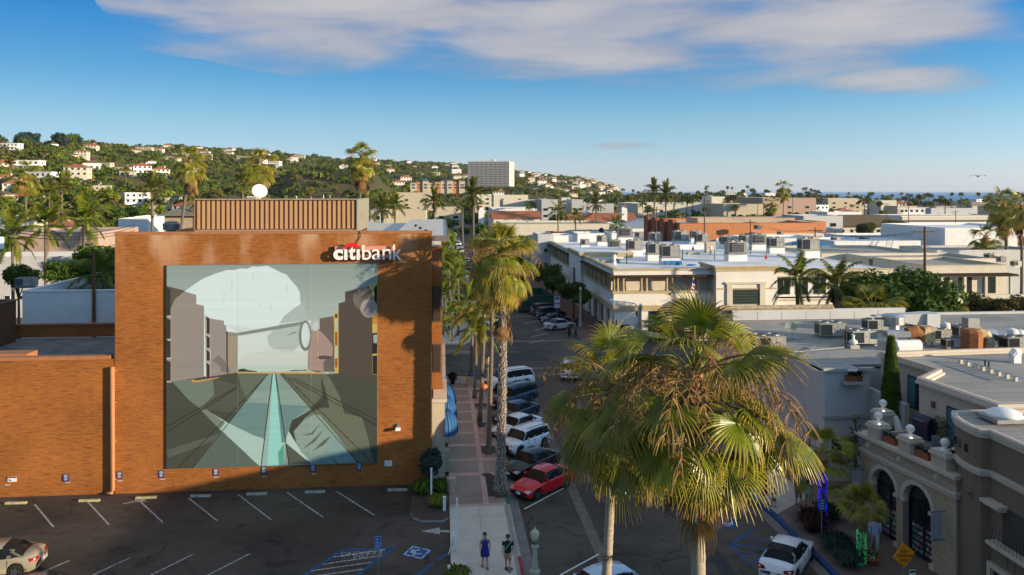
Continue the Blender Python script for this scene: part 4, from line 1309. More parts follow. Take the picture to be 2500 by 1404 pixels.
def tree(label,loc,h,rc,kind='mid',group=None,name='tree',squash=.9,parts=True,seed=None):
 """trunk of height h carrying a crown of radius rc"""
 global TREE_N
 TREE_N+=1;rs=random.Random(seed if seed is not None else TREE_N)
 me=rs.choice(CROWN[kind])
 if not parts:
  o=link(name,me,None,(loc[0],loc[1],loc[2]+h),rs.uniform(0,6.3));o.scale=(rc,rc,rc*squash)
  return tag(o,label,'tree',group)
 t=thing(name,label,'tree',loc,0,group)
 b=MB();limbs(b,h,max(.08,rc*.06),rc,rs);b.smooth=True;b.build('trunk',t)
 o=link('crown',me,t,(0,0,h+rc*squash*.55),rs.uniform(0,6.3));o.scale=(rc,rc,rc*squash)
 return t
# building helpers
_WC={}
def win(parent,x,y,z,w,h,face='-y',frame='white_paint',glass='glass_dark',muntin=0,name='window'):
 """framed window set on a wall face; z is its sill"""
 key=(round(w,2),round(h,2),frame,glass,muntin)
 if key not in _WC:
  f=MB();t=.06 if w>.6 else .04
  f.box(-w/2,w/2,-.05,-.004,0,t,frame);f.box(-w/2,w/2,-.05,-.004,h-t,h,frame)
  f.box(-w/2,-w/2+t,-.05,-.004,t+.001,h-t-.001,frame);f.box(w/2-t,w/2,-.05,-.004,t+.001,h-t-.001,frame)
  for i in range(muntin):
   xx=-w/2+w*(i+1)/(muntin+1);f.box(xx-.025,xx+.025,-.045,-.005,t+.001,h-t-.001,frame)
  p=MB();p.box(-w/2+t,w/2-t,-.024,-.003,t,h-t,glass)
  _WC[key]=(f.mesh('window'),p.mesh('pane'))
 fm,pm=_WC[key]
 rz={'-y':0,'-x':-math.pi/2,'+x':math.pi/2,'+y':math.pi}[face]
 o=link(name,fm,parent,(x,y,z),rz)
 link('pane',pm,o)
 return o
def bbox_building(name,label,x0,x1,y0,y1,h,wall='stucco_white',roof='roof_white',parapet=.5,cap=None,z0=0.0,group=None,cat='building',t=.3):
 b=thing(name,label,cat,(x0,y0,z0),0,group)
 w,d=x1-x0,y1-y0
 m=MB();o=[(0,0),(w,0),(w,d),(0,d)];i=[(t,t),(w-t,t),(w-t,d-t),(t,d-t)]
 m.ring(o,i,-.5,h,wall);m.build('wall',b)
 r=MB();r.box(t,w-t,t,d-t,h-parapet-.2,h-parapet,roof);r.build('roof',b)
 if cap:
  c=MB();e=.06;c.ring([(-e,-e),(w+e,-e),(w+e,d+e),(-e,d+e)],[(t+.02,t+.02),(w-t-.02,t+.02),(w-t-.02,d-t-.02),(t+.02,d-t-.02)],h+.002,h+.14,cap);c.build('parapet_cap',b)
 return b
def block(label,pxL,pxR,pyTop,Y,depth,wall='stucco_white',roof='roof_white',parapet=.5,cap=None,rows=None,side=None,name='building',group=None,base=0.0,ww=1.3,wh=1.2,frame='white_paint',glass='glass_dark'):
 """flat roofed building whose front spans two picture columns at distance Y"""
 xa,ya=G(pxL,Y);xb,yb=G(pxR,Y)
 y0=(ya+yb)/2;h=Zp(pyTop,Y)-base
 b=bbox_building(name,label,xa,xb,y0,y0+depth,h,wall,roof,parapet,cap,base,group)
 w=xb-xa
 for(z,n)in rows or[]:
  for i in range(n):win(b,w*(i+.5)/n,0,z,ww,wh,'-y',frame,glass)
 for(z,n)in side or[]:
  for i in range(n):
   if pxL<1250:win(b,w,depth*(i+.5)/n,z,ww,wh,'+x',frame,glass)
   else:win(b,0,depth*(i+.5)/n,z,ww,wh,'-x',frame,glass)
 return b
def hip_roof(parent,x0,x1,y0,y1,z,rise,m,eave=.6,name='roof'):
 x0-=eave;x1+=eave;y0-=eave;y1+=eave;w=min(x1-x0,y1-y0)/2
 if x1-x0>y1-y0:r0,r1=(x0+w,(y0+y1)/2),(x1-w,(y0+y1)/2)
 else:r0,r1=((x0+x1)/2,y0+w),((x0+x1)/2,y1-w)
 v=[(x0,y0,z),(x1,y0,z),(x1,y1,z),(x0,y1,z),(*r0,z+rise),(*r1,z+rise),(x0,y0,z-.18),(x1,y0,z-.18),(x1,y1,z-.18),(x0,y1,z-.18)]
 if x1-x0>y1-y0:f=[(0,1,5,4),(1,2,5),(2,3,4,5),(3,0,4)]
 else:f=[(0,1,4),(1,2,5,4),(2,3,5),(3,0,4,5)]
 f+=[(6,7,1,0),(7,8,2,1),(8,9,3,2),(9,6,0,3),(9,8,7,6)]
 b=MB();b.faces(v,f,m);return b.build(name,parent)
def gable_roof(parent,x0,x1,y0,y1,z,rise,m,eave=.5,along='x',name='roof'):
 x0-=eave;x1+=eave;y0-=eave;y1+=eave
 if along=='x':r=[(x0,(y0+y1)/2,z+rise),(x1,(y0+y1)/2,z+rise)];f=[(0,1,5,4),(2,3,4,5),(1,2,5),(3,0,4)]
 else:r=[((x0+x1)/2,y0,z+rise),((x0+x1)/2,y1,z+rise)];f=[(1,2,5,4),(3,0,4,5),(0,1,4),(2,3,5)]
 v=[(x0,y0,z),(x1,y0,z),(x1,y1,z),(x0,y1,z)]+r
 b=MB();b.faces(v,f+[(3,2,1,0)],m);return b.build(name,parent)
# rooftop machinery
def ac_proto(kind):
 cas='ac_casing' if kind!='green' else 'ac_green'
 t=thing('rooftop_ac_unit','x','air conditioner',(0,0,0))
 zc=.7 if kind in('curb','louver')else .12
 if kind in('curb','louver'):
  bx('curb',-1.45,1.45,-.85,.85,0,zc-.002,'stucco_white',t);bx('base_rail',-1.5,1.5,-.9,.9,zc,zc+.09,'grey_metal',t)
 else:bx('base_rail',-1.42,1.42,-.82,.82,0,zc,'grey_metal',t)
 bx('casing',-1.4,1.4,-.8,.8,zc+.092,zc+1.3,cas,t)
 b=MB()
 for i in range(14):b.box(-1.3+i*.085,-1.27+i*.085,-.83,-.802,zc+.22,zc+1.2,'dark_metal')
 b.build('coil_grille',t)
 for k,x in enumerate((.15,.72)):
  p=bx('access_panel',x-.25,x+.27,-.822,-.803,zc+.2,zc+1.22,mat('panel_grey',(.34,.33,.30),.5,.08),t);bx('handle',x-.02,x+.03,-.84,-.823,zc+.7,zc+.85,'dark_metal',p)
 for x in(-.7,.6):
  b=MB();b.lathe([(.52,0),(.52,.1),(.47,.1),(.47,.03),(.1,.03)],16,'grey_metal');f=b.build('fan_shroud',t);f.location=(x,0,zc+1.302)
  g=MB()
  for a in range(6):g.box(-.46,.46,-.012,.012,.07,.085,'dark_metal')if a==0 else None
  g.M=None
  for a in range(1,4):
   c,s=math.cos(a*.785),math.sin(a*.785)
   g.faces([(c*.46+s*.012,s*.46-c*.012,.078),(c*.46-s*.012,s*.46+c*.012,.078),(-c*.46-s*.012,-s*.46+c*.012,.078),(-c*.46+s*.012,-s*.46-c*.012,.078)],[(0,1,2,3)],'dark_metal')
  g.build('guard',f)
 if kind=='louver':
  b=MB();b.box(-1.0,.95,-.86,-.845,zc+.25,zc+1.15,'dark_metal')
  for i in range(5):b.box(-1.0,.95,-.90,-.862,zc+.3+i*.18,zc+.34+i*.18,'grey_metal')
  b.build('louver',t)
 else:
  bx('side_louver',-1.43,-1.402,-.6,.6,zc+.3,zc+1.1,'dark_metal',t)
 return t
_AC={}
def ac(kind,label,px,py,z,rz=0.0,s=1.0,group=None):
 zs=s*(1.38 if z>8 else .92);s=s if z>8 else s*.88
 x,y=ground(px,py,z)
 if kind not in _AC:
  _AC[kind]=t=ac_proto(kind);t['label']=label;t.location=(x,y,z);t.rotation_euler=(0,0,rz);t.scale=(s*.93,s,zs)
  if group:t['group']=group
  return t
 return copy_tree(_AC[kind],label,(x,y,z),rz,(s*.93,s,zs),group=group)
# the white corner building
def white_building():
 X0,Y0,X1,Y1=22.7,104.4,62.0,168.0
 b=thing('corner_shop_building','large white two storey corner building with brown pergolas and many rooftop units','building',(0,0,0))
 wall,beige,tan='stucco_white',mat('wall_white',(0.72,0.69,0.63),.85,.05,.6,.1),mat('ledge_beige',(0.46,0.37,0.22),.8,.1,1.5)
 pil=mat('column_tan',(0.42,0.31,0.17),.85,.12,2)
 XT0,XT1=G(1767,103)[0],G(1918,104)[0]
 m=MB()
 m.box(X0,XT0,Y0,Y0+.4,3.7,5.35,beige);m.box(X0,XT0,Y0,Y0+.4,7.75,8.35,beige);m.box(X0,X0+3.0,Y0,Y0+.4,-.3,2.95,beige)
 xs=[X0+3.0+.0]
 op=[(1527,1559),(1584,1634),(1654,1676),(1700,1745)]
 opx=[(G(a,106)[0],G(c,106)[0])for a,c in op]
 px_=X0+3.0
 px_=X0
 m2=[]
 for a,c in opx:m2.append((px_,a));px_=c
 m2.append((px_,XT0))
 for a,c in m2:m.box(a+(.001 if a>X0 else 0),c,Y0+.001,Y0+.4,.0,2.95,beige)
 m.box(X0,XT0,Y0+1.6,Y0+1.7,5.35,7.75,'stucco_cream')
 m.box(X0+.001,XT0,Y0+.41,Y0+1.6,5.0,5.3,beige)
 for y0,y1,zt in((Y0,127,8.35),(138.5,Y1,8.1)):
  m.box(X0,X0+.4,y0+.4,y1,3.7,5.35,beige);m.box(X0,X0+.4,y0+.4,y1,7.75,zt,beige)
  m.box(X0+1.3,X0+1.4,y0+1.7,y1,5.35,7.75,'stucco_cream');m.box(X0+.41,X0+1.3,y0+1.7,y1,5.0,5.3,beige)
 yy=Y0+.4
 for y0,y1 in((106.8,109.6),(111,114.2),(115.6,118.8),(120.4,123.4)):
  m.box(X0,X0+.4,yy,y0,0,2.95,beige);yy=y1
 m.box(X0,X0+.4,yy,127,0,2.95,beige);m.box(X0,X0+.4,138.5,Y1,0,2.95,beige)
 m.box(X0-.5,X0+8,127.01,138.49,0,8.75,beige)
 m.box(XT0,XT1,Y0-1.3,Y0+5,0,8.75,beige)
 m.box(XT1,X1,Y0+.6,Y0+1,0,4.3,beige);m.box(XT1,X1,Y0+.6,Y0+1,7.3,8.1,'stucco_cream');m.box(XT1,X1,Y0+2.4,Y0+2.5,4.3,7.3,'stucco_white')
 m.box(X1-.4,X1,Y0+1.001,Y1,0,8.1,beige);m.box(X0+.4,X1-.4,Y1-.4,Y1,0,8.1,beige)
 m.build('wall',b)
 c=MB()
 c.box(X0-.18,XT0,Y0-.18,Y0+.45,5.352,5.62,tan);c.box(X0-.18,X0+.45,Y0+.452,127,5.352,5.62,tan);c.box(X0-.18,X0+.45,138.5,Y1,5.352,5.6,tan)
 c.box(X0-.14,XT0,Y0-.14,Y0+.38,2.952,3.698,tan);c.box(X0-.14,X0+.38,Y0+.382,127,2.952,3.698,tan);c.box(X0-.14,X0+.38,138.5,Y1,2.952,3.698,tan)
 c.build('ledge',b)
 c=MB()
 c.box(X0-.12,XT0,Y0-.12,Y0+.5,8.352,8.62,tan);c.box(X0-.12,X0+.5,Y0+.502,127,8.352,8.62,tan);c.box(X0-.12,X0+.5,138.5,Y1,8.102,8.4,tan)
 c.box(XT0-.3,XT1+.3,Y0-1.6,Y0+5.2,8.752,9.0,tan);c.box(XT0-.12,XT1+.12,Y0-1.42,Y0+5.1,8.3,8.70,tan)
 c.box(X0-.8,X0+8.2,126.8,138.7,8.752,9.05,tan);c.box(X0-.62,X0+8.1,126.9,138.6,8.3,8.74,tan)
 c.box(XT1+.32,X1+.1,Y0+.5,Y0+1.1,8.102,8.3,tan)
 c.box(XT0-.05,XT1+.05,Y0-1.38,Y0-1.31,5.9,6.05,tan);c.box(XT0-.05,XT1+.05,Y0-1.36,Y0-1.31,2.9,3.3,tan);c.box(XT1+.06,X1,Y0+.5,Y0+.599,4.0,4.2,tan);c.box(XT1+.06,X1,Y0+.52,Y0+.599,2.0,2.4,tan)
 c.build('cornice',b)
 r=MB();r.box(X0+.5,X1-.4,Y0+1.1,Y1-.4,7.8,8.05,'roof_white');r.box(XT0-.1,XT1+.1,Y0-1.3,Y0+5,9.002,9.03,'roof_white');r.box(X0-.5,X0+7.9,127.1,138.4,9.052,9.08,'roof_white')
 r.box(X0+6,X0+16,139,141,8.051,8.6,'roof_white');r.box(X0+20,X0+34,146,147,8.051,8.9,'roof_white');r.build('roof',b)
 col=MB();col.lathe([(.26,0),(.26,.12),(.2,.16),(.17,1.55),(.26,1.66),(.26,1.8)],10,pil);cme=col.mesh('column')
 for pxs in(1508,1522,1567,1580,1631,1645,1697,1711,1758):
  link('column',cme,b,(G(pxs,106)[0],Y0+.12,5.62))
 for y in[Y0+.25]+[106.8+3.4*i+d for i in range(6)for d in(0,1.0)]:
  link('column',cme,b,(X0+.12,y,5.62))
 for y in[140.5+4.2*i+d for i in range(6)for d in(0,1.0)]:link('column',cme,b,(X0+.12,y,5.62))
 sl=MB();sl.box(-.05,.05,0,2.3,0,.14,'brown_wood');sme=sl.mesh('pergola_slat')
 pg=bx('pergola_beam',X0-.5,XT0+.0,Y0-.12,Y0+.06,7.44,7.62,'brown_wood',b)
 bx('pergola_deck',X0-.6,XT0,Y0-.7,Y0+.9,7.56,7.625,'brown_wood',b);bx('pergola_deck',X0-.75,X0+.9,Y0+.91,127,7.56,7.625,'brown_wood',b);bx('pergola_deck',X0-.75,X0+.9,138.6,Y1,7.56,7.625,'brown_wood',b)
 n=42
 for i in range(n):link('pergola_slat',sme,pg,(X0-.6+(XT0-X0+.6)*i/n,Y0-.75,7.63))
 pg2=bx('pergola_beam',X0-.12,X0+.06,Y0-.5,127,7.44,7.62,'brown_wood',b)
 for i in range(46):link('pergola_slat',sme,pg2,(X0-.85,Y0-.6+i*.5,7.63),R(-90))
 pg3=bx('pergola_beam',X0-.12,X0+.06,138.6,Y1,7.44,7.62,'brown_wood',b)
 for i in range(50):link('pergola_slat',sme,pg3,(X0-.85,138.9+i*.58,7.63),R(-90))
 for a,c_ in opx:win(b,(a+c_)/2,Y0+.3,.3,c_-a,2.6,'-y','dark_metal','glass_teal',1)
 for y0,y1 in((106.8,109.6),(111,114.2),(115.6,118.8),(120.4,123.4)):win(b,X0+.3,(y0+y1)/2,.3,y1-y0,2.6,'-x','stucco_white','glass_dark',1)
 win(b,X0-.5,133,2.8,2.4,3.4,'-x','stucco_white','glass_dark')
 for i in range(3):win(b,X0+.001,142+i*6,.5,2.6,2.3,'-x','stucco_white','glass_dark')
 gx0,gx1=G(1811,103)[0],G(1877,103)[0]
 fr=bx('glass_block_window',gx0-.12,gx1+.12,Y0-1.36,Y0-1.302,3.85,5.9,mat('block_frame',(.09,.10,.08),.6),b)
 gb=MB();cw=(gx1-gx0)/9;gb.box(.03,cw-.03,-.05,0,.03,.31,mat('glass_block',(.03,.05,.045),.25),.01);gme=gb.mesh('glass_block')
 for i in range(9):
  for j in range(5):link('glass_block',gme,fr,(gx0+i*cw,Y0-1.362,3.98+j*.36))
 bx('surround',gx0-.9,gx0-.13,Y0-1.5,Y0-1.302,0,6.6,'stucco_cream',b);bx('surround',gx1+.13,gx1+.9,Y0-1.5,Y0-1.302,0,6.6,'stucco_cream',b);bx('surround',gx0-1.1,gx1+1.1,Y0-1.55,Y0-1.302,6.602,6.85,'stucco_cream',b)
 bx('entrance_canopy',gx0-.8,gx1+1.0,Y0-3.2,Y0-1.56,3.1,3.4,'brown_wood',b)
 bx('canopy_top',gx0-.6,gx1+.8,Y0-3.0,Y0-1.56,3.402,3.7,'brown_wood',b)
 win(b,(gx0+gx1)/2,Y0-1.31,.1,gx1-gx0,2.7,'-y','dark_metal','glass_dark',2)
 for i in range(5):win(b,XT1+2.5+i*2.6,Y0+2.4,4.6,1.9,2.3,'-y','stucco_tan','glass_dark',1)
 for i in range(3):win(b,XT1+3+i*6,Y0+.6,.4,2.6,1.5,'-y','stucco_white','glass_teal')
 dx=G(1690,103)[0]
 d=MB();d.lathe([(1.9*math.cos(a*.157),1.9*math.sin(a*.157))for a in range(10)],18,mat('awning_brown',(.06,.03,.03),.8),(0,0,0));d.smooth=True
 o=d.build('dome_awning',b);o.location=(dx,Y0-.1,2.75)
 pb=bx('planter_wall',G(1498,103)[0],G(1540,103)[0],Y0-2.2,Y0-.3,.1,1.25,'stucco_cream',b)
 fx=G(1700,104)[0]
 fl=thing('flag','striped flag hanging on a pole from the gallery of the white building','flag',(fx,Y0-.3,5.5))
 p=MB();p.tube([(0,0,0),(.1,-1.2,1.9)],.03,6,'white_paint');p.build('pole',fl)
 mat('flag_red',(.35,.03,.03),.8);mat('flag_blue',(.02,.03,.15),.8)
 for i in range(7):
  q=MB();z0,z1=1.75-i*.23,1.75-(i+1)*.23
  dx0,dx1=-.03*i,-.03*(i+1)
  for k in range(4):
   q.face([(dx0+.1*k,-1.15+.04*(k%2),z0-.06*k),(dx0+.1*(k+1),-1.15+.04*((k+1)%2),z0-.06*(k+1)),(dx1+.1*(k+1),-1.15+.04*((k+1)%2),z1-.06*(k+1)),(dx1+.1*k,-1.15+.04*(k%2),z1-.06*k)],'flag_blue' if i<2 else('flag_red' if i%2 else 'white_paint'))
  q.build('flag_stripe',fl)
white_building()
def white_roof_units():
 L=[(1428,606,'curb',.62,'small unit at the far left corner of the white roof'),(1469,599,'curb',.72,'unit standing behind the smallest one at the street side of the white roof'),(1500,615.6,'louver',.8,'unit with open dark side on tall white curb near the street side parapet'),(1548,624,'curb',.95,'unit on a white curb, right behind the raised beige parapet'),(1525,592,'louver',1.15,'wide louvred unit before the white penthouses'),(1599,600,'curb',.95,'unit in the middle row with a bare shrub behind it'),(1661,601,'curb',1.1,'largest casing of the middle row on white roof'),(1699,592,'curb',.9,'unit half hidden behind the middle row near the orange wall'),(1713,603,'curb',.95,'unit right of the largest casing in the middle row'),(1599,636,'curb',1.0,'unit just behind the one with blue sheet'),(1635,646,'curb',1.05,'unit with a bright blue sheet on its curb, nearest to front parapet'),(1773,607,'curb',.85,'solitary unit beside the beige chimney box on white roof'),(1796,638,'louver',1.12,'big unit with black louvre over the tower cornice'),(1819,601,'curb',.8,'unit in the far row behind a wide louvred one'),(1850,610,'louver',1.05,'louvred unit in the far right row beside a pole'),(1893,618,'curb',1.0,'unit just behind the queen palm crown'),(1973,629,'curb',1.15,'unit between the two queen palm crowns'),(1560,588,'curb',.7,'unit in the shade behind the wide louvred one')]
 for px,py,k,s,lab in L:ac(k,'rooftop '+lab,px,py,8.06,random.uniform(-.04,.04),s,'air conditioning units on the white roof')
 x,y=ground(1637,646,8.06)
 bs=MB()
 for i in range(6):bs.face([(-1.35+i*.45,-.93-.05*(i%2),.08),(-.9+i*.45,-.93-.05*((i+1)%2),.08),(-.9+i*.45,-.9,.66),(-1.35+i*.45,-.9,.66)],'blue_tarp')
 bs.box(.9,1.4,-1.25,-.95,.05,.45,'blue_tarp',.05)
 o=bs.build('blue_sheet');o.location=(x,y-.08,8.06);tag(o,'bright blue plastic sheet wrapped round the curb of a rooftop unit','sheet')
 for i,(px,py,lab)in enumerate([(1688,648,'flat blue cover lying on the white roof near the unit with the blue sheet'),(1733,651,'round blue cover lying by the front parapet of the white roof')]):
  b=MB();b.lathe([(.7,0),(.72,.12),(.5,.16)],14,'blue_tarp');o=b.build('blue_cover');o.location=(*ground(px,py,8.06),8.06);tag(o,lab,'cover')
 for px,py,lab in((1500,646,'white turbine vent beside the grey hatch on white roof'),(1735,622,'white stack in front of the beige chimney on the white roof'),(1750,600,'small white vent far back on the white roof')):
  t=thing('roof_vent',lab,'vent',(*ground(px,py,8.06),8.06));b=MB();b.lathe([(.28,0),(.28,.5),(.16,.55),(.16,1.0),(.3,1.05),(.3,1.3),(.1,1.5)],12,'white_paint');b.build('stack',t);b=MB();b.lathe([(.32,0),(.32,.05)],12,'grey_metal');q=b.build('collar',t);q.location=(0,0,.5)
 for i,(px,py)in enumerate(((1530,643),(1666,632),(1745,632),(1832,620))):
  b=MB();b.tube([(0,0,0),(0,0,1.5)],.07,8,'dark_metal');b.lathe([(.15,0),(.08,.12)],10,'dark_metal');o=b.build('vent_pipe');o.location=(*ground(px,py,8.06),8.06)
  tag(o,'thin black vent pipe on the white roof '+('right of the turbine vent','midway behind the blue cover','beside the beige chimney box','by the far louvred unit')[i],'pipe')
 x,y=ground(1733,617,8.06);t=thing('roof_chimney','beige box chimney standing on the white roof','chimney',(x,y,8.06));bx('stack',-.8,.8,-.6,.6,0,1.7,'stucco_beige',t);bx('cap',-.9,.9,-.7,.7,1.702,1.85,'stucco_cream',t)
 for px,py,lab in((1692,616,'red cone shaped bag on the stack of boards on white roof'),(1871,632,'small red can near the edge of the white roof')):
  b=MB();b.lathe([(.25,0),(.2,.3),(.08,.6),(.1,.7)],10,mat('red_plastic',(.5,.03,.05),.5));o=b.build('red_can');o.location=(*ground(px,py,8.06),8.06+(.4 if px<1700 else 0));tag(o,lab,'can')
 x,y=ground(1692,621,8.06);t=thing('board_stack','low stack of tan boards on the white roof under a red bag','boards',(x,y,8.06))
 for i in range(3):bx('board',-1.1+.05*i,1.1-.07*i,-.7,.7,.13*i,.13*i+.125,'stucco_beige',t)
 x,y=ground(1488,641,8.06);t=thing('roof_hatch','flat grey hatch on the white roof behind the corner parapet','hatch',(x,y,8.06));bx('curb',-1.4,1.4,-.8,.8,0,.35,'roof_grey',t);bx('lid',-1.5,1.5,-.9,.9,.352,.5,'grey_metal',t)
white_roof_units()
# near grey roofed building and its machines
def grey_building():
 Z=7.2
 b=thing('grey_roof_building','white building with a wide flat grey roof crowded with machines','building',(0,0,0))
 st=mat('stucco_bluewhite',(0.50,0.50,0.50),.85,.07,.7,.1)
 m=MB()
 m.box(24.6,27.6,49.5,49.9,3.1,Z+.12,st);m.box(24.6,27.6,49.7,50.0,0,1.2,st);m.box(24.6,25.1,49.55,49.95,1.2,3.1,st);m.box(27.0,27.6,49.55,49.95,1.2,3.1,st)
 m.box(24.6,27.6,51.5,51.7,0,3.1,'stucco_grey');m.box(24.6,25.0,49.9,72,0,Z,st);m.box(27.6,27.9,45.5,49.9,0,6.2,'stucco_grey');m.box(25,75,72,72.4,0,Z+.2,st);m.box(27.9,75,51.9,52.3,0,Z-.2,st)
 m.build('wall',b)
 r=MB();r.prism([(24.7,50.0),(27.6,50.0),(27.6,51.9),(75,51.9),(75,72),(24.7,72)],Z-.3,Z,'roof_grey');r.build('roof',b)
 c=MB();c.box(24.45,26.0,49.3,49.62,Z+.12,Z+.34,'pale_concrete');c.box(26.9,27.9,49.3,49.62,Z+.12,Z+.34,'pale_concrete');c.box(24.4,27.8,49.36,49.499,4.3,4.5,'pale_concrete');c.box(24.4,27.8,49.40,49.499,3.1,3.22,'pale_concrete');c.build('cornice',b)
 p0=Vector(ground(1811,793,Z));p1=Vector(ground(2160,779,Z))
 far=MB();n=8
 pp=bx('far_parapet',p0.x,p0.x+16.5,70.4,70.7,Z+.001,Z+.95,st,b)
 for i in range(7):bx('precast_panel',p0.x+i*2.3+.02,p0.x+(i+1)*2.3-.02,70.3,70.398,Z+.03,Z+.72,st,pp)
 tb=MB();tb.tube([(p0.x-1.2,70.5,Z+1.12),(p0.x+9.5,70.5,Z+1.12)],.23,10,mat('weathered_cap',(.36,.29,.18),.95,.35,3,.5));tb.build('parapet_roll',pp)
 fb=thing('flower_box','terracotta flower box with railing on the white facade ledge under the grey roof','planter',(26.45,49.3,Z-.45))
 bx('box',-.55,.45,-.28,.02,0,.38,'terracotta',fb);sl=bx('ledge',-.75,.75,-.36,.1,-.2,-.003,'pale_concrete',fb)
 q=MB();rs=random.Random(5)
 for i in range(90):
  a=Vector((rs.uniform(-.5,.4),rs.uniform(-.25,0),.36));d=Vector((rs.uniform(-.4,.4),rs.uniform(-.3,.1),rs.uniform(.1,.35)));s=Vector((-d.y,d.x,0)).normalized()*.03
  q.face([a-s,a+s,a+d+s,a+d-s],'shrub_purple')
 q.build('foliage',fb)
 q=MB()
 for i in range(8):q.tube([(.1+i*.07,-.3,0),(.1+i*.07,-.3,.75)],.008,4,'dark_metal')
 q.build('rail',fb)
 for x in(25.7,):win(b,x,51.5,.3,1.0,2.4,'-y','dark_metal','glass_dark')
 ring=MB();pts=[]
 for i in range(15):
  a=R(95+i*12.2);pts.append((27.2+.0*i,45.6+1.25*math.cos(a),4.1+2.3*math.sin(a)))
 ring.tube([(26.3,44.7+.0+1.1*math.cos(R(a)),3.6+2.2*math.sin(R(a)))for a in range(80,290,14)],.22,8,'stucco_white');ring.smooth=True
 ring.build('arched_screen',b)
 g='machines on the grey roof'
 ac('plain','big tan rooftop unit at the end of the grey roof near the dish antenna',1872,862,Z,.05,1.0,g)
 ac('green','green grey rooftop unit with square coil beyond the dish antenna',2027,823,Z,-.1,.92,g)
 ac('green','green grey rooftop unit with blue round corner behind the cypress tip',2100,842,Z,.1,.88,g)
 ac('green','pale green box unit beside the round exhaust hood',2136,808,Z,0,.78,g)
 ac('plain','tan rooftop unit beside the rusty duct elbow',2290,832,Z,0,.72,g)
 ac('plain','tan unit at the far end of the grey roof by white tanks',2478,855,Z,0,.8,g)
 ac('plain','pale unit behind the rust brown hood at right',2358,826,Z,0,.8,g)
 x,y=ground(2180,808,Z);t=thing('exhaust_fan','round silver exhaust hood on the grey roof','exhaust fan',(x,y,Z));q=MB();q.lathe([(.55,0),(.5,.5),(.5,.55),(.9,.6),(.9,1.25),(.75,1.35),(.72,1.4),(.1,1.45)],20,'steel');q.smooth=False;q.build('hood',t);bx('curb',-.7,.7,-.7,.7,-.0,.2,'grey_metal',t)
 x,y=ground(2225,845,Z);t=thing('duct','long galvanized duct with rusty elbow on steel legs on the grey roof','duct',(x,y,Z))
 q=MB();q.prism([(-2.1,-.35),(-.3,-.45),(-.3,.45),(-2.1,.35)],.75,1.2,'steel');q.build('tapered_duct',t)
 q=MB();q.tube([(-.35,0,1.0),(.3,0,1.1),(.75,0,.95),(1.0,0,.5)],[.42,.5,.5,.48],12,'rust');q.build('elbow',t)
 q=MB();q.box(.8,1.6,-.5,.5,.35,1.5,mat('pale_rust',(.45,.35,.2),.8,.4,3));q.build('fan_box',t)
 for lx,ly in((.1,-.4),(1.4,-.4),(.1,.4),(1.4,.4)):bx('leg',lx-.04,lx+.04,ly-.04,ly+.04,0,.6,'rust',t)
 bx('leg',-1.6,-1.2,-.2,.2,0,.74,'steel',t)
 x,y=ground(2372,852,Z);t=thing('rusty_hood','rust brown octagonal hood with pale pipe and flared duct on the grey roof','duct',(x,y,Z))
 q=MB();q.lathe([(.75,0),(.78,1.25),(.55,1.5)],8,'rust');q.build('housing',t);q=MB();q.tube([(.3,0,1.1),(1.0,0,1.15),(1.3,0,.7),(1.3,0,0)],.42,12,'pale_rust');q.build('pipe_elbow',t)
 q=MB();q.tube([(1.3,.1,1.2),(2.0,.1,1.0),(2.6,.1,.9)],[.3,.4,.65],4,'steel');q.build('flared_duct',t);bx('vent_box',.1,1.0,.5,1.3,1.1,2.2,'grey_metal',t)
 x,y=ground(2215,847+8,Z);t=thing('hooded_vent','low white curved hood vent at the edge of grey roof','vent',(x+.0,y,Z));q=MB();q.prism([(-.9,-.45),(.9,-.45),(.9,.45),(-.9,.45)],0,.35,'stucco_white');q.build('curb',t);q=MB();q.tube([(-.95,0,.35),(.95,0,.35)],.42,12,'white_paint');q.build('hood',t)
 ac('plain','low pale unit with tan grille before the rusty hood',2323,850,Z,0,.55,g)
 x,y=ground(1933,830,Z);t=thing('dish_antenna','grey satellite dish on a block base on the grey roof','satellite dish',(x,y,Z))
 q=MB();q.lathe([(.02,0),(.25,.03),(.42,.1),(.45,.12),(.41,.11),(.02,.02)],18,'ac_green');o=q.build('dish',t);o.location=(-.1,0,1.0);o.rotation_euler=(R(50),R(-25),0)
 q=MB();q.tube([(0,0,0),(.05,0,.6),(-.05,.05,1.0)],.04,6,'grey_metal');q.tube([(-.1,-.1,.9),(-.3,-.6,1.2)],.02,5,'grey_metal');q.build('arm',t)
 for i,xx in enumerate((-.6,-.25,.15,.5)):bx('ballast_block',xx-.15,xx+.17,-.2,.2,0,.2,'pale_concrete',t)
 x,y=ground(2083,850,Z);t=thing('pipe_cluster','white bulbous pipe fitting on a block beside a tall black pipe on grey roof','pipes',(x,y,Z))
 bx('base',-.35,.35,-.3,.3,0,.25,'pale_concrete',t);q=MB();q.lathe([(.12,0),(.3,.12),(.3,.3),(.1,.42),(.1,.7),(.16,.75)],12,'white_paint',(0,0,.25));q.build('fitting',t);q=MB();q.tube([(-.55,0,0),(-.55,0,1.7)],.05,8,'dark_metal');q.build('black_pipe',t)
 bx('white_tank',-.3,.3,-.3,.3,0,.001,'white_paint',t)
 for i,(px,py,r_,h_)in enumerate([(2308,815,.4,.9),(2470,842,.5,1.2),(2490,838,.4,1.0)]):
  q=MB();q.lathe([(r_,0),(r_,h_*.8),(r_*.8,h_),(.05,h_*1.08)],16,'stucco_white');o=q.build('water_tank');o.location=(*ground(px,py,Z),Z);tag(o,('white round vent drum beside the rusty duct box','larger white tank at the end of grey roof','smaller white tank at the picture edge on the grey roof')[i],'tank')
 a=Vector(ground(2135,800,Z));t=thing('duct_housing','long pale wedge shaped duct housing at the back of the grey roof','duct',(a.x,a.y,Z))
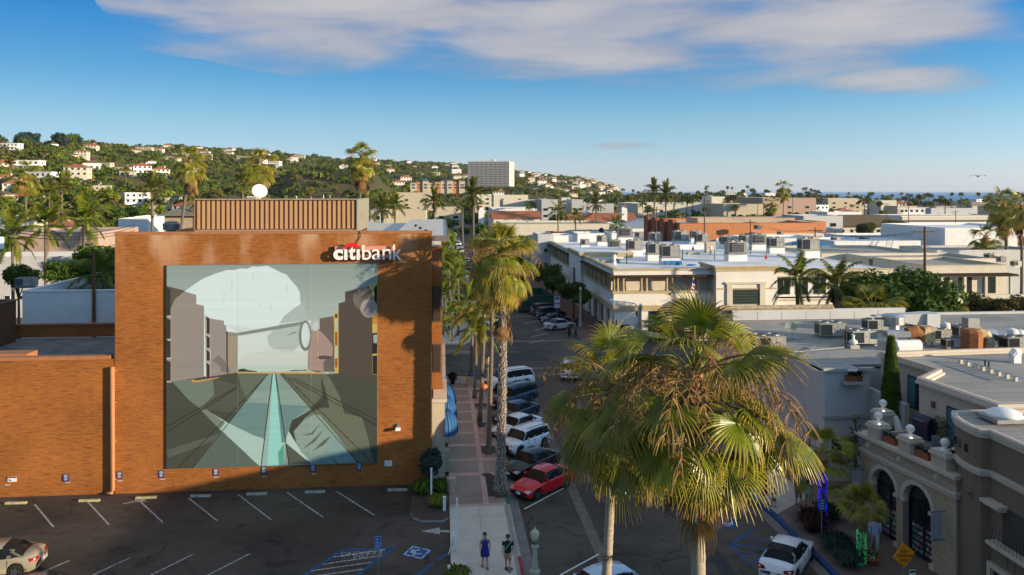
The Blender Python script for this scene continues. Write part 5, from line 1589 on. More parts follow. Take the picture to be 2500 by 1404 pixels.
 q=MB();q.faces([(0,0,.9),(4.6,.1,0),(4.6,-.1,1.15),(.2,0,1.0),(0,.8,.9),(4.6,1.2,0),(4.6,1.2,1.15),(.2,.8,1.0)],[(0,1,2,3),(3,2,6,7),(1,5,6,2),(4,7,6,5)],'stucco_bluewhite');q.build('panel',t)
 bx('end_box',4.61,5.8,-.3,1.3,0,1.15,'stucco_bluewhite',t)
 for i,(p,q_)in enumerate([((1935,860),(2060,848)),((2230,846),(2420,838)),((1990,845),(1960,872))]):
  A_,B_=ground(*p,Z+.1),ground(*q_,Z+.1);m_=MB();m_.tube([(*A_,Z+.1),(*B_,Z+.1)],.04,6,'grey_metal');tag(m_.build('roof_pipe'),'thin grey pipe lying on the grey roof '+('before the dish antenna','beside the rusty duct','by the tan end unit')[i],'pipe')
 flat('roof_stain',[ground(*q,Z)for q in((2020,870),(2110,868),(2108,876),(2024,878))],Z+.006,'roof_gravel','structure')
grey_building()
# the salon building with arches and terrace
def salon():
 lime=mat('limestone',(0.42,0.32,0.22),.85,.1,1.2,.15);trim=mat('stone_trim',(0.56,0.49,0.40),.8,.06,1.5)
 upper=mat('salon_stucco',(0.50,0.43,0.34),.9,.06,.8,.1)
 P1=Vector((24.5,36.1));P0=Vector((23.55,42.9));d=(P0-P1).normalized();Ls=(P0-P1).length
 ang=math.atan2(d.y,d.x)
 b=thing('salon_building','cream stone building with two arched shop windows and a roof terrace with ball finials','building',(P1.x,P1.y,0),ang)
 arcs=[(1.6,3.65),(4.15,6.1)]
 def facade_row(z):
  xs=[];c=0
  for a,e in arcs:
   mid,r=(a+e)/2,(e-a)/2
   if z<2.95:l,h=a,e
   elif z<2.95+r:w=math.sqrt(max(0,r*r-(z-2.95)**2));l,h=mid-w,mid+w
   else:continue
   xs.append((c,l));c=h
  xs.append((c,Ls));return xs
 z=0.0;k=0;hrow=.33;rs=random.Random(9)
 cache={}
 while z<4.25:
  for a,e in facade_row(z+hrow/2):
   x=a;first=(.35 if k%2 else .68)
   while x<e-.01:
    x1=min(e,x+first);first=.68
    if e-x1<.18:x1=e
    q=MB();q.box(x+.006,x1-.006,0.0-.35,0.0+rs.uniform(0,.008),z+.006,z+hrow-.006,lime);q.build('stone_block',b);x=x1
  z+=hrow;k+=1
 back=MB()
 zz=0
 while zz<4.28:
  for a,e in facade_row(zz+.04):back.box(a,e,-.36,-.012,zz,zz+.0825,'concrete')
  zz+=.0825
 back.build('mortar',b)
 for a,e in arcs:
  mid,r=(a+e)/2,(e-a)/2;q=MB();n=14;outer=[(mid+(r+.22)*math.cos(math.pi*i/n),2.95+(r+.22)*math.sin(math.pi*i/n))for i in range(n+1)];inner=[(mid+(r-.02)*math.cos(math.pi*i/n),2.95+(r-.02)*math.sin(math.pi*i/n))for i in range(n+1)]
  for i in range(n):
   s=[outer[i],outer[i+1],inner[i+1],inner[i]]
   q.faces([(u,.035,w)for u,w in s]+[(u,-.3,w)for u,w in s],[(3,2,1,0),(0,1,5,4),(2,3,7,6)],trim)
  q.build('arch_surround',b)
  q=MB()
  for u in(a,e):q.box(u-.18,u+.18,-.2,.07,2.80,2.98,trim);q.box(u-.16,u+.16,-.2,.05,0,.4,trim)
  q.build('impost',b)
  q=MB();q.box(a,e,-.50,-.46,.1,2.95,'glass_dark')
  ps=[(mid+r*math.cos(math.pi*i/n),-.46,2.95+r*math.sin(math.pi*i/n))for i in range(n+1)]
  q.face(ps,'glass_dark');w=q.build('shop_window',b)
  f=MB()
  for u in(a+.03,mid-.03,mid+.03,e-.03):f.box(u-.035,u+.035,-.455,-.40,0,2.95,'dark_metal')
  for v in(.12,1.9,2.93):f.box(a,e,-.45,-.395,v-.04,v+.04,'dark_metal')
  f.build('frame',w)
  g=MB();rs2=random.Random(int(a*7));cols=[mat('goods_teal',(.05,.25,.25),.5),mat('goods_pale',(.55,.55,.5),.5),mat('goods_rose',(.35,.12,.16),.5)]
  for v in range(5):
   g.box(a+.1,e-.1,-.455,-.452,.35+v*.3,.36+v*.3,'grey_metal')
   u=a+.12
   while u<e-.2:wd=rs2.uniform(.04,.1);g.box(u,u+wd,-.457,-.451,.36+v*.3,.36+v*.3+rs2.uniform(.1,.22),rs2.choice(cols));u+=wd+.02
  tag(g.build('displayed_goods',w),kind='stuff')
 m=MB();m.box(.0,Ls,-6.5,-.62,0,4.2,lime);m.box(0,.3,-.62,-.36,0,4.2,lime);m.build('core_wall',b)
 z=0;k=0
 c=MB()
 c.box(-.08,Ls+.05,-.5,.10,4.26,4.46,trim);c.box(-.14,Ls+.1,-.55,.2,4.46,4.58,trim);c.build('string_course',b)
 z=4.6
 for row in range(2):
  x=-.0;first=.4 if row else .8
  while x<Ls-.01:
   x1=min(Ls,x+first);first=.85;q=MB();q.box(x+.005,x1-.005,-.3,0,z+.005,z+.275,lime);q.build('stone_block',b);x=x1
  z+=.28
 c=MB();c.box(-.1,Ls+.3,-6.5,.12,5.162,5.25,trim);c.box(-.2,Ls+.35,-.6,.28,5.25,5.42,trim);c.build('terrace_ledge',b)
 bx('terrace_floor',0,Ls,-6.4,-.61,5.252,5.29,mat('terrace_tile',(.16,.17,.16),.8,.15,2),b)
 for x in(1.2,3.85,6.3):
  q=MB();q.lathe([(.2,0),(.2,.04),(.13,.06),(.11,.16),(.02,.2)],14,trim);o=q.build('round_boss',b);o.location=(x,.0,4.87);o.rotation_euler=(R(-90),0,0)
 for i,(x,y)in enumerate(((1.0,-.25),(3.35,-.2),(5.8,-.2),(8.0,-2.2))):
  w=.42 if i else .5
  q=MB();q.box(x-w,x+w,y-.38,y+.38,5.42,6.0,upper);q.build('pier',b)
  q=MB();q.box(x-w-.1,x+w+.1,y-.46,y+.46,6.002,6.12,trim);q.box(x-w-.02,x+w+.02,y-.4,y+.4,6.122,6.25,trim);q.build('pier_cap',b)
  q=MB();q.lathe([(.26,0),(.2,.06),(.09,.14),(.09,.18)]+[(.22*math.sin(R(25+j*14)),.38-.22*math.cos(R(25+j*14)))for j in range(11)],16,'white_paint');q.smooth=True;o=q.build('ball_finial',b);o.location=(x,y,6.252)
  if 0<i:
   l=MB();l.lathe([(.05,0),(.05,.03)],8,mat('lamp_glow',(1,.8,.5),.5,emit=((1,.62,.3),4)));o=l.build('pier_light',b);o.location=(x-w*.75,y+.2,6.256)
 for x0,x1 in((1.5,2.85),(3.9,5.3)):
  r=thing('planter_box','terracotta trough with plants on the terrace edge, '+('between the two nearer ball finials' if x0<2 else 'between the two farther ball finials'),'planter')
  r.parent=None;mw=Matrix.Translation((P1.x,P1.y,0))@Matrix.Rotation(ang,4,'Z');r.location=mw@Vector(((x0+x1)/2,-.2,5.42));r.rotation_euler=(0,0,ang);hw=(x1-x0)/2
  bx('trough',-hw+.45,hw,-.14,.14,0,.34,'terracotta',r)
  q=MB();rs3=random.Random(3)
  for i in range(80):
   a=Vector((rs3.uniform(-hw+.5,hw),rs3.uniform(-.1,.1),.32));e=Vector((rs3.uniform(-.15,.15),rs3.uniform(-.15,.15),rs3.uniform(.05,.22)));s=Vector((-e.y,e.x,0)).normalized()*.025
   q.face([a-s,a+s,a+e+s,a+e-s],'tree_dusk')
  q.build('foliage',r)
  q=MB()
  for i in range(int((x1-x0)/.12)):q.box(-hw+i*.12,-hw+i*.12+.015,-.17,-.155,0,.55,'dark_metal')
  q.box(-hw,hw,-.175,-.15,.55,.57,'dark_metal');q.build('rail',r)
 for x,nm in((.75,'banner sign on the stone pier at the near end of the salon facade'),(6.75,'banner sign at the far end of the salon facade beside the climbing plant')):
  mw=Matrix.Translation((P1.x,P1.y,0))@Matrix.Rotation(ang,4,'Z')
  s=thing('banner_sign','pale vertical '+nm,'sign',mw@Vector((x,.05,1.95)),ang)
  bx('panel',-.012,.012,.1,.72,0,1.5,mat('banner_pale',(.36,.40,.44),.6,.05),s)
  q=MB();q.tube([(0,-.05,1.45),(0,.74,1.45)],.02,6,'dark_metal');q.tube([(0,-.05,.05),(0,.74,.05)],.02,6,'dark_metal');q.build('bracket',s)
  for ch,off,hh in(('J',.2,1.2),('A',.2,1.0),('Y',.2,.8),('D',.2,.6),('E',.2,.4),('N',.2,.2),('G',.5,.85),('R',.5,.65),('E',.5,.45),('Y',.5,.25)):
   me=char_mesh(ch,.09,.12,.01,'grey_metal');o=link('letter',me,s,(-.014,.72-off+.1,hh),R(-90))
  me=char_mesh('SALON',.38,.07,.01,'grey_metal');link('letter',me,s,(-.014,.60,.08),R(-90))
 u=thing('upper_apartment','set back cream upper storey with sliding doors above the salon terrace and a grey roof','building',(0,0,0))
 pl=[(29.0,50.5),(29.6,45.4),(27.2,43.4),(27.8,37.6),(60,37.6),(60,52.5)]
 q=MB();inn=[(29.2,50.3),(29.85,45.3),(27.5,43.3),(28.1,37.9),(59.8,37.9),(59.8,52.3)]
 q=MB();q.prism(pl,0,8.0,upper,'roof_grey');q.build('wall',u)
 q=MB();out=[(28.8,50.7),(29.4,45.5),(26.95,43.4),(27.55,37.4),(60,37.4),(60,52.7)]
 q.ring(out,[(29.3,50.2),(29.95,45.2),(27.6,43.2),(28.2,38.0),(59.5,38.0),(59.5,52.2)],8.002,8.14,trim);o=q.build('cornice',u)
 out2=[(28.9,50.6),(29.5,45.45),(27.05,43.4),(27.65,37.5),(60,37.5),(60,52.6)]
 q=MB();q.ring(out2,[(29.2,50.3),(29.85,45.3),(27.5,43.3),(28.1,37.9),(59.6,37.9),(59.6,52.3)],8.142,8.32,trim);q.build('cornice',u)
 q=MB();q.ring([(28.97,50.52),(29.57,45.42),(27.17,43.4),(27.77,37.58),(60,37.58),(60,52.52)],[(29.05,50.45),(29.66,45.38),(27.26,43.38),(27.86,37.66),(59.9,37.66),(59.9,52.45)],8.322,8.332,mat('pink_line',(.40,.18,.15),.8));q.build('pink_trim',u)
 def swall(p,q_,s0,s1,z0,z1,nm='sliding_door',mun=1):
  P,Q=Vector(p),Vector(q_);dd=(Q-P).normalized();c=P+dd*(s0+s1)/2;w=s1-s0
  o=win(u,0,0,0,w,z1-z0,'-y','dark_metal','glass_dark',mun,nm);nrm=Vector((dd.y,-dd.x));o.location=(c.x-nrm.x*0,c.y-nrm.y*0,z0);o.rotation_euler=(0,0,math.atan2(dd.y,dd.x))
  cu=MB();cu.box(-w/2+.06,-w/2+.06+w*.38,-.03,-.0245,.08,z1-z0-.08,mat('curtain_teal',(.04,.16,.18),.8,.1));cu.build('curtain',o)
  return o
 swall((29.0,50.5),(29.6,45.4),2.6,4.2,5.4,7.4);swall((27.2,43.4),(27.8,37.6),2.2,4.7,5.35,7.3)
 for s,p,q_ in((1.0,(29.0,50.5),(29.6,45.4)),(1.2,(27.2,43.4),(27.8,37.6))):
  P,Q=Vector(p),Vector(q_);dd=(Q-P).normalized();c=P+dd*s;l=bx('wall_light',-.1,.1,-.12,0,0,.35,mat('copper',(.16,.07,.05),.6),u);l.location=(c.x,c.y,6.9);l.rotation_euler=(0,0,math.atan2(dd.y,dd.x))
 for i,(px,py)in enumerate(((2405,893),(2414,897),(2300,905))):
  q=MB();q.tube([(0,0,0),(0,0,.55 if i<2 else .3)],.05,8,'dark_metal');o=q.build('vent_pipe');o.location=(*ground(px,py+8,8.0),8.0);tag(o,('black vent pipe on the salon roof, first of a pair','black vent pipe on the salon roof, second of a pair','short pipe near the salon roof corner')[i],'pipe')
 x,y=ground(2478,885,8);t=thing('curved_vent','white curved hood vent with red rim on the salon roof','vent',(x,y,8.0));bx('curb',-.25,.25,-.25,.25,0,.45,'white_paint',t);q=MB();q.tube([(-.2,0,.4),(0,0,.65),(.3,0,.6)],[.28,.3,.26],10,'white_paint');q.build('hood',t)
 x,y=ground(2465,1012,8.02);t=thing('skylight','white domed skylight on a square curb on the salon roof corner','skylight',(26.9,36.1,8.02));bx('curb',-.9,.9,-.8,.8,0,.18,'grey_metal',t);q=MB();q.lathe([(.85,0),(.75,.15),(.5,.28),(.2,.34),(.02,.35)],20,'white_paint');q.smooth=True;o=q.build('dome',t);o.location=(0,0,.182)
 a=[ground(2345,885,8.05),ground(2500,935,8.05)]
 t=thing('roof_conduit','long conduit raised on small blocks across the salon roof','conduit',(a[0][0],a[0][1],8.0));D=Vector((a[1][0]-a[0][0],a[1][1]-a[0][1],0));q=MB();q.tube([(0,0,.28),(*D.xy,.28)],.035,6,'steel');q.build('pipe',t)
 for i in range(8):bx('support_block',D.x*i/8-.08,D.x*i/8+.08,D.y*i/8-.12,D.y*i/8+.12,0,.24,'stucco_cream',t)
 mw=Matrix.Translation((P1.x,P1.y,0))@Matrix.Rotation(ang,4,'Z')
 g=thing('barbecue_grill','navy covered barbecue grill on the terrace by the sliding door','grill',mw@Vector((5.6,-3.0,5.29)),ang)
 bx('body',-.6,.6,-.35,.35,0,.9,mat('grill_navy',(.008,.012,.04),.4),g);q=MB();q.tube([(-.6,0,.9),(.6,0,.9)],.34,12,'grill_navy');q.build('lid',g);bx('shelf',.61,1.0,-.25,.25,.82,.86,'grill_navy',g);bx('handle',-.4,.4,.36,.4,1.0,1.04,'steel',g)
 g=thing('terrace_planter','square grey planter with a spindly bush on the terrace','planter',mw@Vector((3.4,-2.2,5.29)),ang)
 q=MB();q.box(-.32,.32,-.32,.32,0,.75,mat('planter_grey',(.13,.16,.17),.7),-.05);q.build('pot',g);q=MB();rs=random.Random(8)
 for i in range(220):
  a=Vector((rs.uniform(-.3,.3),rs.uniform(-.3,.3),rs.uniform(.75,1.8)));e=Vector((rs.uniform(-1,1),rs.uniform(-1,1),rs.uniform(-.3,1))).normalized()*.12;s=e.cross(Vector((0,0,1))).normalized()*.03
  q.face([a-s,a+s,a+e+s,a+e-s],'tree_olive')
 for i in range(6):q.tube([(rs.uniform(-.15,.15),rs.uniform(-.15,.15),.7),(rs.uniform(-.25,.25),rs.uniform(-.25,.25),1.6)],.012,4,'bark')
 q.build('bush',g)
salon()
def taupe_building():
 tp=mat('taupe_stucco',(0.20,0.15,0.105),.9,.06,.8,.1);trim='stone_trim'
 b=thing('taupe_building','taupe stucco building with a curved bay and pale stepped cornices','building',(0,0,0))
 arc=[(24.95,36.9),(24.72,36.3),(24.55,35.6),(24.5,34.9),(24.58,34.5),(24.97,34.35),(24.95,33.2),(24.9,-20),(60,-20),(60,37.35),(25.3,37.35)]
 q=MB();q.prism(arc,0,7.9,tp,'roof_grey');q.build('wall',b)
 def off(poly,e):
  n=len(poly);out=[]
  for i in range(n):
   p,a,c=Vector(poly[i]),Vector(poly[i-1]),Vector(poly[(i+1)%n]);d1,d2=(p-a).normalized(),(c-p).normalized()
   n1,n2=Vector((d1.y,-d1.x)),Vector((d2.y,-d2.x));nn=(n1+n2);nn=nn/max(.4,nn.length_squared)*2 if nn.length>.1 else n1
   out.append(tuple(p+nn*(e/1.0)*.5*1.0+Vector((0,0))))
  return out
 area=sum(arc[i-1][0]*arc[i][1]-arc[i][0]*arc[i-1][1]for i in range(len(arc)))
 sg=1 if area>0 else-1
 for z0,z1,e in((7.7,7.9,.16),(7.902,8.1,.3),(5.95,6.1,.2),(6.102,6.25,.34)):
  q=MB();q.ring(off(arc,sg*e),off(arc,-sg*.25),z0+.001,z1,trim);q.build('cornice',b)
 q=MB();q.ring(off(arc,sg*.12),off(arc,sg*.06),8.102,8.112,'pink_line');q.build('pink_trim',b)
 for i,(x,y)in enumerate(((24.80,36.52),(24.63,36.0),(24.53,35.4))):
  o=bx('square_niche',-.02,.02,-.12,.12,0,.36,'glass_dark',b);o.location=(x-.005,y,6.75);o.rotation_euler=(0,0,R((28,18,8)[i]))
 bx('balcony_niche',24.90,24.935,30.9,33.5,3.2,4.9,mat('niche_dark',(.07,.06,.055),.9),b)
 for y0,y1,z in((33.2,34.3,4.75),(31.4,33.9,3.0),(25,30.8,4.2)):
  q=MB();q.box(24.55,24.93,y0,y1,z,z+.12,trim);q.box(24.4,24.93,y0-.05,y1+.05,z+.122,z+.26,trim);q.build('ledge',b)
 rl=MB()
 for i in range(10):rl.tube([(24.5,31.6+i*.24,3.27),(24.5,31.72+i*.2,3.95)],.014,4,'dark_metal')
 rl.tube([(24.5,31.5,3.95),(24.5,33.8,3.95)],.02,4,'dark_metal');rl.build('balcony_rail',b)
 q=MB();q.box(24.75,24.945,31.0,35.0-.66,1.9,2.12,trim);q.box(24.75,24.945,34.1,34.34,0,1.899,trim);q.build('door_surround',b)
 bx('door_glass',24.93,24.944,31.0,34.1,0,1.9,'glass_dark',b)
 sgn=thing('shop_sign','dark shop sign over the doorway reading AMORE in thin letters','sign',(24.92,33.9,1.25),R(-90))
 bx('board',0,2.8,-.06,-.0,0,.6,'dark_metal',sgn)
 xx=.15
 for ch in 'AMORE':
  w=.40 if ch in 'AMO' else .3
  me=char_mesh(ch,w,.42,.02,mat('sign_letter_grey',(.55,.55,.53),.5));link('letter',me,sgn,(xx,-.062,.09));xx+=w+.12
 for y,z in((33.0,2.5),(31.9,2.35)):
  q=MB()
  for a in((-.25,.25,-.25,-.235),(-.25,.25,.235,.25),(-.25,-.235,-.235,.235),(.235,.25,-.235,.235)):q.box(-.006,0,a[0],a[1],a[2],a[3],'niche_dark')
  o=q.build('score_panel',b);o.location=(24.94,y,z)
 q=MB();q.lathe([(.2,0),(.2,.04),(.12,.06),(.1,.15),(.02,.18)],14,tp);o=q.build('round_boss',b);o.location=(24.5,35.1,5.0);o.rotation_euler=(0,R(-90),0)
taupe_building()
# the palms round the street
def at(px,Y,z=0):return(*G(px,Y),z)
def hero_palms():
 fan_palm('large fan palm with drooping sunlit fronds, the bigger of the front pair over the street',at(1700,24),Zp(950,24),1.12,.235,.20,(-.06,0),50,22,26,3,'palm_bark_pale',1.25,pitchset=lambda f:'up' if f<.10 else 'high' if f<.24 else 'mid' if f<.56 else 'low' if f<.90 else 'hang',spread=1.2,jit=2.2)
 fan_palm('fan palm with slim curved pale trunk beside and behind the largest fan palm',at(1462,28.5),Zp(965,28.5),1.06,.19,.15,(.55,0),36,12,15,8,'palm_bark_pale',1.1,jit=2,pitchset=lambda f:'up' if f<.1 else 'high' if f<.3 else 'mid' if f<.62 else 'low' if f<.92 else 'hang')
 fan_palm('stout fan palm with shaggy trunk and full skirt of dead leaves by the red car',(*ground(1221,1214),.1),Zp(637,49.3),.92,.27,.22,(.12,0),115,34,10,21,'boot_bark',2.6,True,spread=.92,pitchset=lambda f:'up' if f<.10 else 'high' if f<.24 else 'mid' if f<.44 else 'low' if f<.68 else 'hang')
 fan_palm('slim fan palm growing from a tree grate in front of the dark cars',(*ground(1193,1112),.1),Zp(625,57),.80,.17,.13,(.25,0),70,14,8,33,'palm_bark',2.2,spread=.9)
 feather_palm('queen palm rising from the second tree grate beside the blue awnings',(*ground(1171,1033),.1),Zp(775,65),.95,.18,.14,(.35,0),16,5)
 feather_palm('queen palm with one long frond hanging over the pavement near the blue awnings',(*ground(1158,975),.1),Zp(815,72.5),1.0,.17,.13,(.1,0),14,6)
 feather_palm('queen palm at the corner of the junction, beside the planter box',(*ground(1150,918),.1),Zp(755,81),1.15,.17,.13,(.05,0),15,9)
 for i,(px,Y,py,cr,w)in enumerate([(1096,108,668,1.15,'queen palm over the parked white cars, just past the brick building'),(1112,120,702,1.0,'low queen palm over the far pavement near the green umbrella'),(1088,128,640,1.1,'queen palm half hidden by the brick building roof edge'),(1104,100,770,.8,'queen palm beside the green umbrella'),(1118,104,690,1.1,'queen palm with arching fronds over the junction mouth'),(1100,140,655,1.2,'queen palm further up the far left pavement'),(1108,165,640,1.2,'queen palm beside the curved row of white cars'),(1086,112,720,1.0,'drooping queen palm against the brick building flank'),(1122,118,745,.9,'low queen palm leaning over the parked cars'),(1075,92,800,.8,'short palm by the corner shop behind the brick building')]):
  feather_palm(w,at(px,Y),Zp(py,Y),cr,.17,.13,(0,0),14,20+i,1)
 feather_palm('tall queen palm in front of the white building, the one nearer its glass block window',at(1948,90),Zp(690,90),1.22,.24,.19,(-.15,0),18,41,3)
 feather_palm('queen palm with long dead fronds hanging in front of the dark fig trees',at(2048,86),Zp(705,86),1.28,.38,.30,(-.2,0),20,44,7)
 fan_palm('fan palm with its trunk wrapped in blue string lights by the pavement',at(2008,44.8),Zp(1112,44.8),.72,.17,.16,(0,0),26,0,0,51,'palm_bark',1,pitchset=lambda f:'up' if f<.25 else 'high' if f<.6 else 'mid' if f<.9 else 'low')
 fan_palm('small fan palm with its trunk wrapped in green string lights beside the salon',at(2103,40.2),Zp(1245,40.2),.58,.17,.16,(0,0),28,0,0,52,'palm_bark',1,pitchset=lambda f:'up' if f<.4 else 'high')
 for px,Y,z0,z1,col,nm in((2008,44.8,.2,2.55,(.02,.02,1.0),'blue'),(2103,40.2,.2,Zp(1295,40.2),(.03,.9,.25),'green')):
  x,y=G(px,Y);rs=random.Random(4)
  m=mat('led_'+nm,tuple(c*.3 for c in col),.5,.1,emit=(col,0.8 if nm=='blue' else 0.7))
  t=thing('string_lights',nm+' string lights wound round a palm trunk on the pavement','string lights',(x,y,0))
  b=MB()
  if nm=='blue':z1=Zp(1135,44.8)
  path=[];turns=int((z1-z0)/.06)
  for i in range(turns*8):path.append((math.cos(i*.785)*.21,math.sin(i*.785)*.21,z0+(z1-z0)*i/(turns*8)))
  b.tube(path,.006,3,'dark_metal',False);b.build('wire',t)
  b=MB()
  for i in range(620 if nm=='blue' else 300):
   a=rs.random()*6.283;z=rs.uniform(z0,z1);s=.016 if nm=='blue' else .012;c=Vector((math.cos(a)*.225,math.sin(a)*.225,z))
   b.faces([c+Vector((s,0,0)),c+Vector((0,s,0)),c-Vector((s,0,0)),c-Vector((0,s,0)),c+Vector((0,0,s)),c-Vector((0,0,s))],[(0,1,4),(1,2,4),(2,3,4),(3,0,4),(1,0,5),(2,1,5),(3,2,5),(0,3,5)],m)
  tag(b.build('bulbs',t),kind='stuff')
 fan_palm('tall shaggy fan palm by the pale grey block, left of a close pair',at(2460,150),Zp(500,150),1.5,.32,.26,(-.8,0),40,20,3,61,'palm_bark',2)
 fan_palm('tall fan palm at the edge of the picture, right of a close pair',at(2494,140),Zp(510,140),1.35,.26,.22,(-.1,0),36,18,3,62,'palm_bark',2)
 fan_palm('short fan palm in front of the pale grey block wall',at(2407,150),Zp(585,150),1.3,.4,.35,(0,0),34,0,2,63,'palm_bark',1)
 for i,(px,Y,py,cr,w)in enumerate([(2288,82,775,1.15,'squat fan palm at the foot of the dark fig trees'),(2130,80,765,1.2,'low spreading fan palm between the fig trees and the grey roof'),(1655,100,800,.9,'low fan palm behind the planter of the white building'),(1600,101,800,.8,'bushy palm in the planter near the shop window of the white building')]):
  fan_palm(w,at(px,Y),max(1.2,Zp(py,Y)),cr,.35,.3,(0,0),32,4,0,70+i,'palm_bark',1,pitchset=lambda f:'up' if f<.2 else 'high' if f<.6 else 'mid' if f<.9 else 'low')
 fan_palm('leaning fan palm whose curved trunk rises above the far end of the brick parapet',at(418,115),Zp(398,115),1.0,.24,.17,(2.6,0),60,54,3,81,'palm_bark',2)
 fan_palm('fan palm crown above the satellite dish on the brick building',at(610,120),Zp(405,120),1.08,.24,.17,(1.4,0),60,54,3,82,'palm_bark',2)
 fan_palm('fan palm rising straight above the end of the ribbed roof screen',at(868,125),Zp(388,125),1.08,.24,.17,(.9,0),60,54,3,83,'palm_bark',2)
hero_palms()
# town behind: buildings
def midground():
 t=block('long beige store with an orange and black sign panel behind the white penthouses',1225,1490,547,280,30,'stucco_cream','roof_gravel',.6,'pale_concrete')
 bx('sign_panel',7.5,20,-.25,-.02,3.6,5.6,'stucco_orange',t)if False else None
 sg=thing('store_sign','orange and black panel sign on the long beige store','sign',(*G(1335,279.6),3.4));bx('panel',0,5.2,-.2,.1,0,1.5,'stucco_orange',sg);bx('black_panel',2.0,4.2,-.24,-.201,.25,1.1,'dark_metal',sg)
 xx=2.15
 for ch in 'RECESS':me=char_mesh(ch,.24,.45,.02,'white_paint');link('letter',me,sg,(xx,-.245,.45));xx+=.33
 sg=thing('oval_sign','dark blue oval sign on the end of the long beige store','sign',(*G(1468,279.5),5.2));q=MB();q.lathe([(.9,0),(.9,.1)],18,'sign_navy');o=q.build('panel',sg);o.rotation_euler=(R(90),0,0)
 for i,(a,c,py,Y,w,l)in enumerate([(1352,1400,575,172,'stucco_white','white box penthouse with brown corner behind the white roof, leftmost of three'),(1410,1476,570,182,'stucco_white','white box penthouse behind the white roof, middle of three'),(1493,1562,569,182,'stucco_white','white box penthouse behind the white roof, rightmost of three'),(1313,1352,572,168,'stucco_bluewhite','pale narrow stair block at the street end of the white block row')]):
  b=block(l,a,c,py,Y,9,w,'roof_white',.3,None,[(5.2,2)]if i<3 else[(3,1),(6,1)],[(6,1)],ww=.9,wh=.9)
 block('low white and brick coloured wall row behind the white roof',1395,1620,600,176,14,'stucco_tan','roof_white',.4,'stucco_pink')
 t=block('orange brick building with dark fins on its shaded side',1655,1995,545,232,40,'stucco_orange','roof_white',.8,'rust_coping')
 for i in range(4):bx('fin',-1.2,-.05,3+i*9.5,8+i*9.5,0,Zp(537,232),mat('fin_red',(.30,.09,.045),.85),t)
 block('brown box on the roof of the orange building',1700,1945,532,250,12,'stucco_tan','roof_gravel',.3)
 block('long orange wall beyond the orange brick building',1940,2018,541,262,14,'stucco_orange','roof_white',.3)
 specs=[('white shed with striped metal roof beyond the orange building',1500,1640,548,330,30,'stucco_white','roof_white'),('wide cream department building under tall palms',1555,1790,497,520,60,'stucco_cream','roof_white'),('tan block with stepped top beside a dark angular roof',1765,1865,498,430,30,'stucco_beige','roof_gravel'),('peach stepped hotel block with small square windows',1860,1995,483,480,40,'stucco_pink','roof_gravel'),('pale upper block above the cream department building',1737,1770,480,540,20,'stucco_cream','roof_white'),('grey green flat roofed block behind red tile roofs',1322,1362,487,420,30,'stucco_grey','roof_white'),('long grey green wall block behind red tile roofs',1362,1500,497,430,30,'stucco_grey','roof_white'),('tall pale block among the red tile roofs',1396,1424,487,425,20,'stucco_grey','roof_white'),('cream low shop row left of the red tile roofs',1228,1322,489,450,26,'stucco_cream','roof_gravel'),('white long shop with thin red roof edge',1200,1312,508,380,26,'stucco_white','roof_tile_red'),('beige two storey block by the far street',1060,1130,507,400,24,'stucco_beige','roof_gravel'),('low tan wall building beyond brick building roof',925,1040,513,300,22,'stucco_beige','roof_gravel'),('grey blank block beside the tan wall building',885,930,512,290,20,'stucco_grey','roof_white'),('beige long low block below the brush slope',970,1060,470,560,18,'stucco_beige','roof_gravel'),('pale small block near the foot of the tower',1160,1200,474,620,18,'stucco_cream','roof_gravel'),('cream shop row with street sign boards',1205,1290,476,580,18,'stucco_cream','roof_white'),('white low roofs row left of the brown hip roof, nearer part',1835,2020,582,200,16,'stucco_white','roof_white'),('white low roofs row left of the brown hip roof, farther part',1860,2060,570,225,16,'stucco_cream','roof_white'),('long white wall building with leaning ladder',2032,2262,588,178,14,'stucco_white','roof_white'),('white flat shop beyond the wall with the ladder',2062,2268,575,205,12,'stucco_white','roof_white'),('pale grey roofed block beyond the dark utility pole',2000,2280,618,140,20,'stucco_cream','roof_gravel'),('pale grey parapet block in shade right of the dark pole',2280,2560,610,145,12,'stucco_bluewhite','roof_grey'),('grey flat roof block with pale kerb behind the pergola building',2150,2440,632,128,12,'stucco_cream','roof_grey'),('white warehouse roof far beyond the orange wall',1960,2060,527,310,20,'stucco_bluewhite','roof_white'),('white shed roofs right of the tall queen palms far back',2018,2105,517,420,20,'stucco_white','roof_white'),('cream apartment block with balconies near the sea',2150,2190,489,600,20,'stucco_cream','roof_gravel'),('beige apartment row half hidden by palms near the sea',2020,2110,484,640,24,'stucco_beige','roof_gravel'),('low beige shops with red strip near the sea',2190,2240,503,520,16,'stucco_beige','roof_white'),('wide flat roofs by the coast palms',2270,2390,508,560,30,'stucco_bluewhite','roof_grey')]
 for i,(l,a,c,py,Y,dp,w,r)in enumerate(specs):
  rows=[]
  hh=Zp(py,Y);wd=(c-a)/F*Y
  if hh>3 and i not in(0,6,11,16,17,18,20,21):rows=[(1.6+k*3.4,max(2,int(wd/9)))for k in range(int(hh//4))]
  block(l,a,c,py,Y,dp,w,r,.4,None,rows,ww=2.6,wh=1.5,frame='stucco_cream')
 x0,y0=G(2022,330);x1=G(2240,330)[0]
 b=thing('hip_roof_building','cream building under a broad brown hipped roof','building',(x0,y0,0));w=x1-x0;bx('wall',1,w-1,1,18,0,4.6,'stucco_cream',b);hip_roof(b,0,w,0,19,4.6,4.2,'roof_brown',1.2)
 for i in range(9):win(b,3+i*(w-6)/8,1,1.6,1.6,1.4)
 x0,y0=G(2200,360);x1=G(2520,350)[0]
 b=bbox_building('building','long white building with a shaded window band beyond the pale grey block',x0,x1,y0,y0+25,Zp(527,360),'stucco_white','roof_gravel',.3)
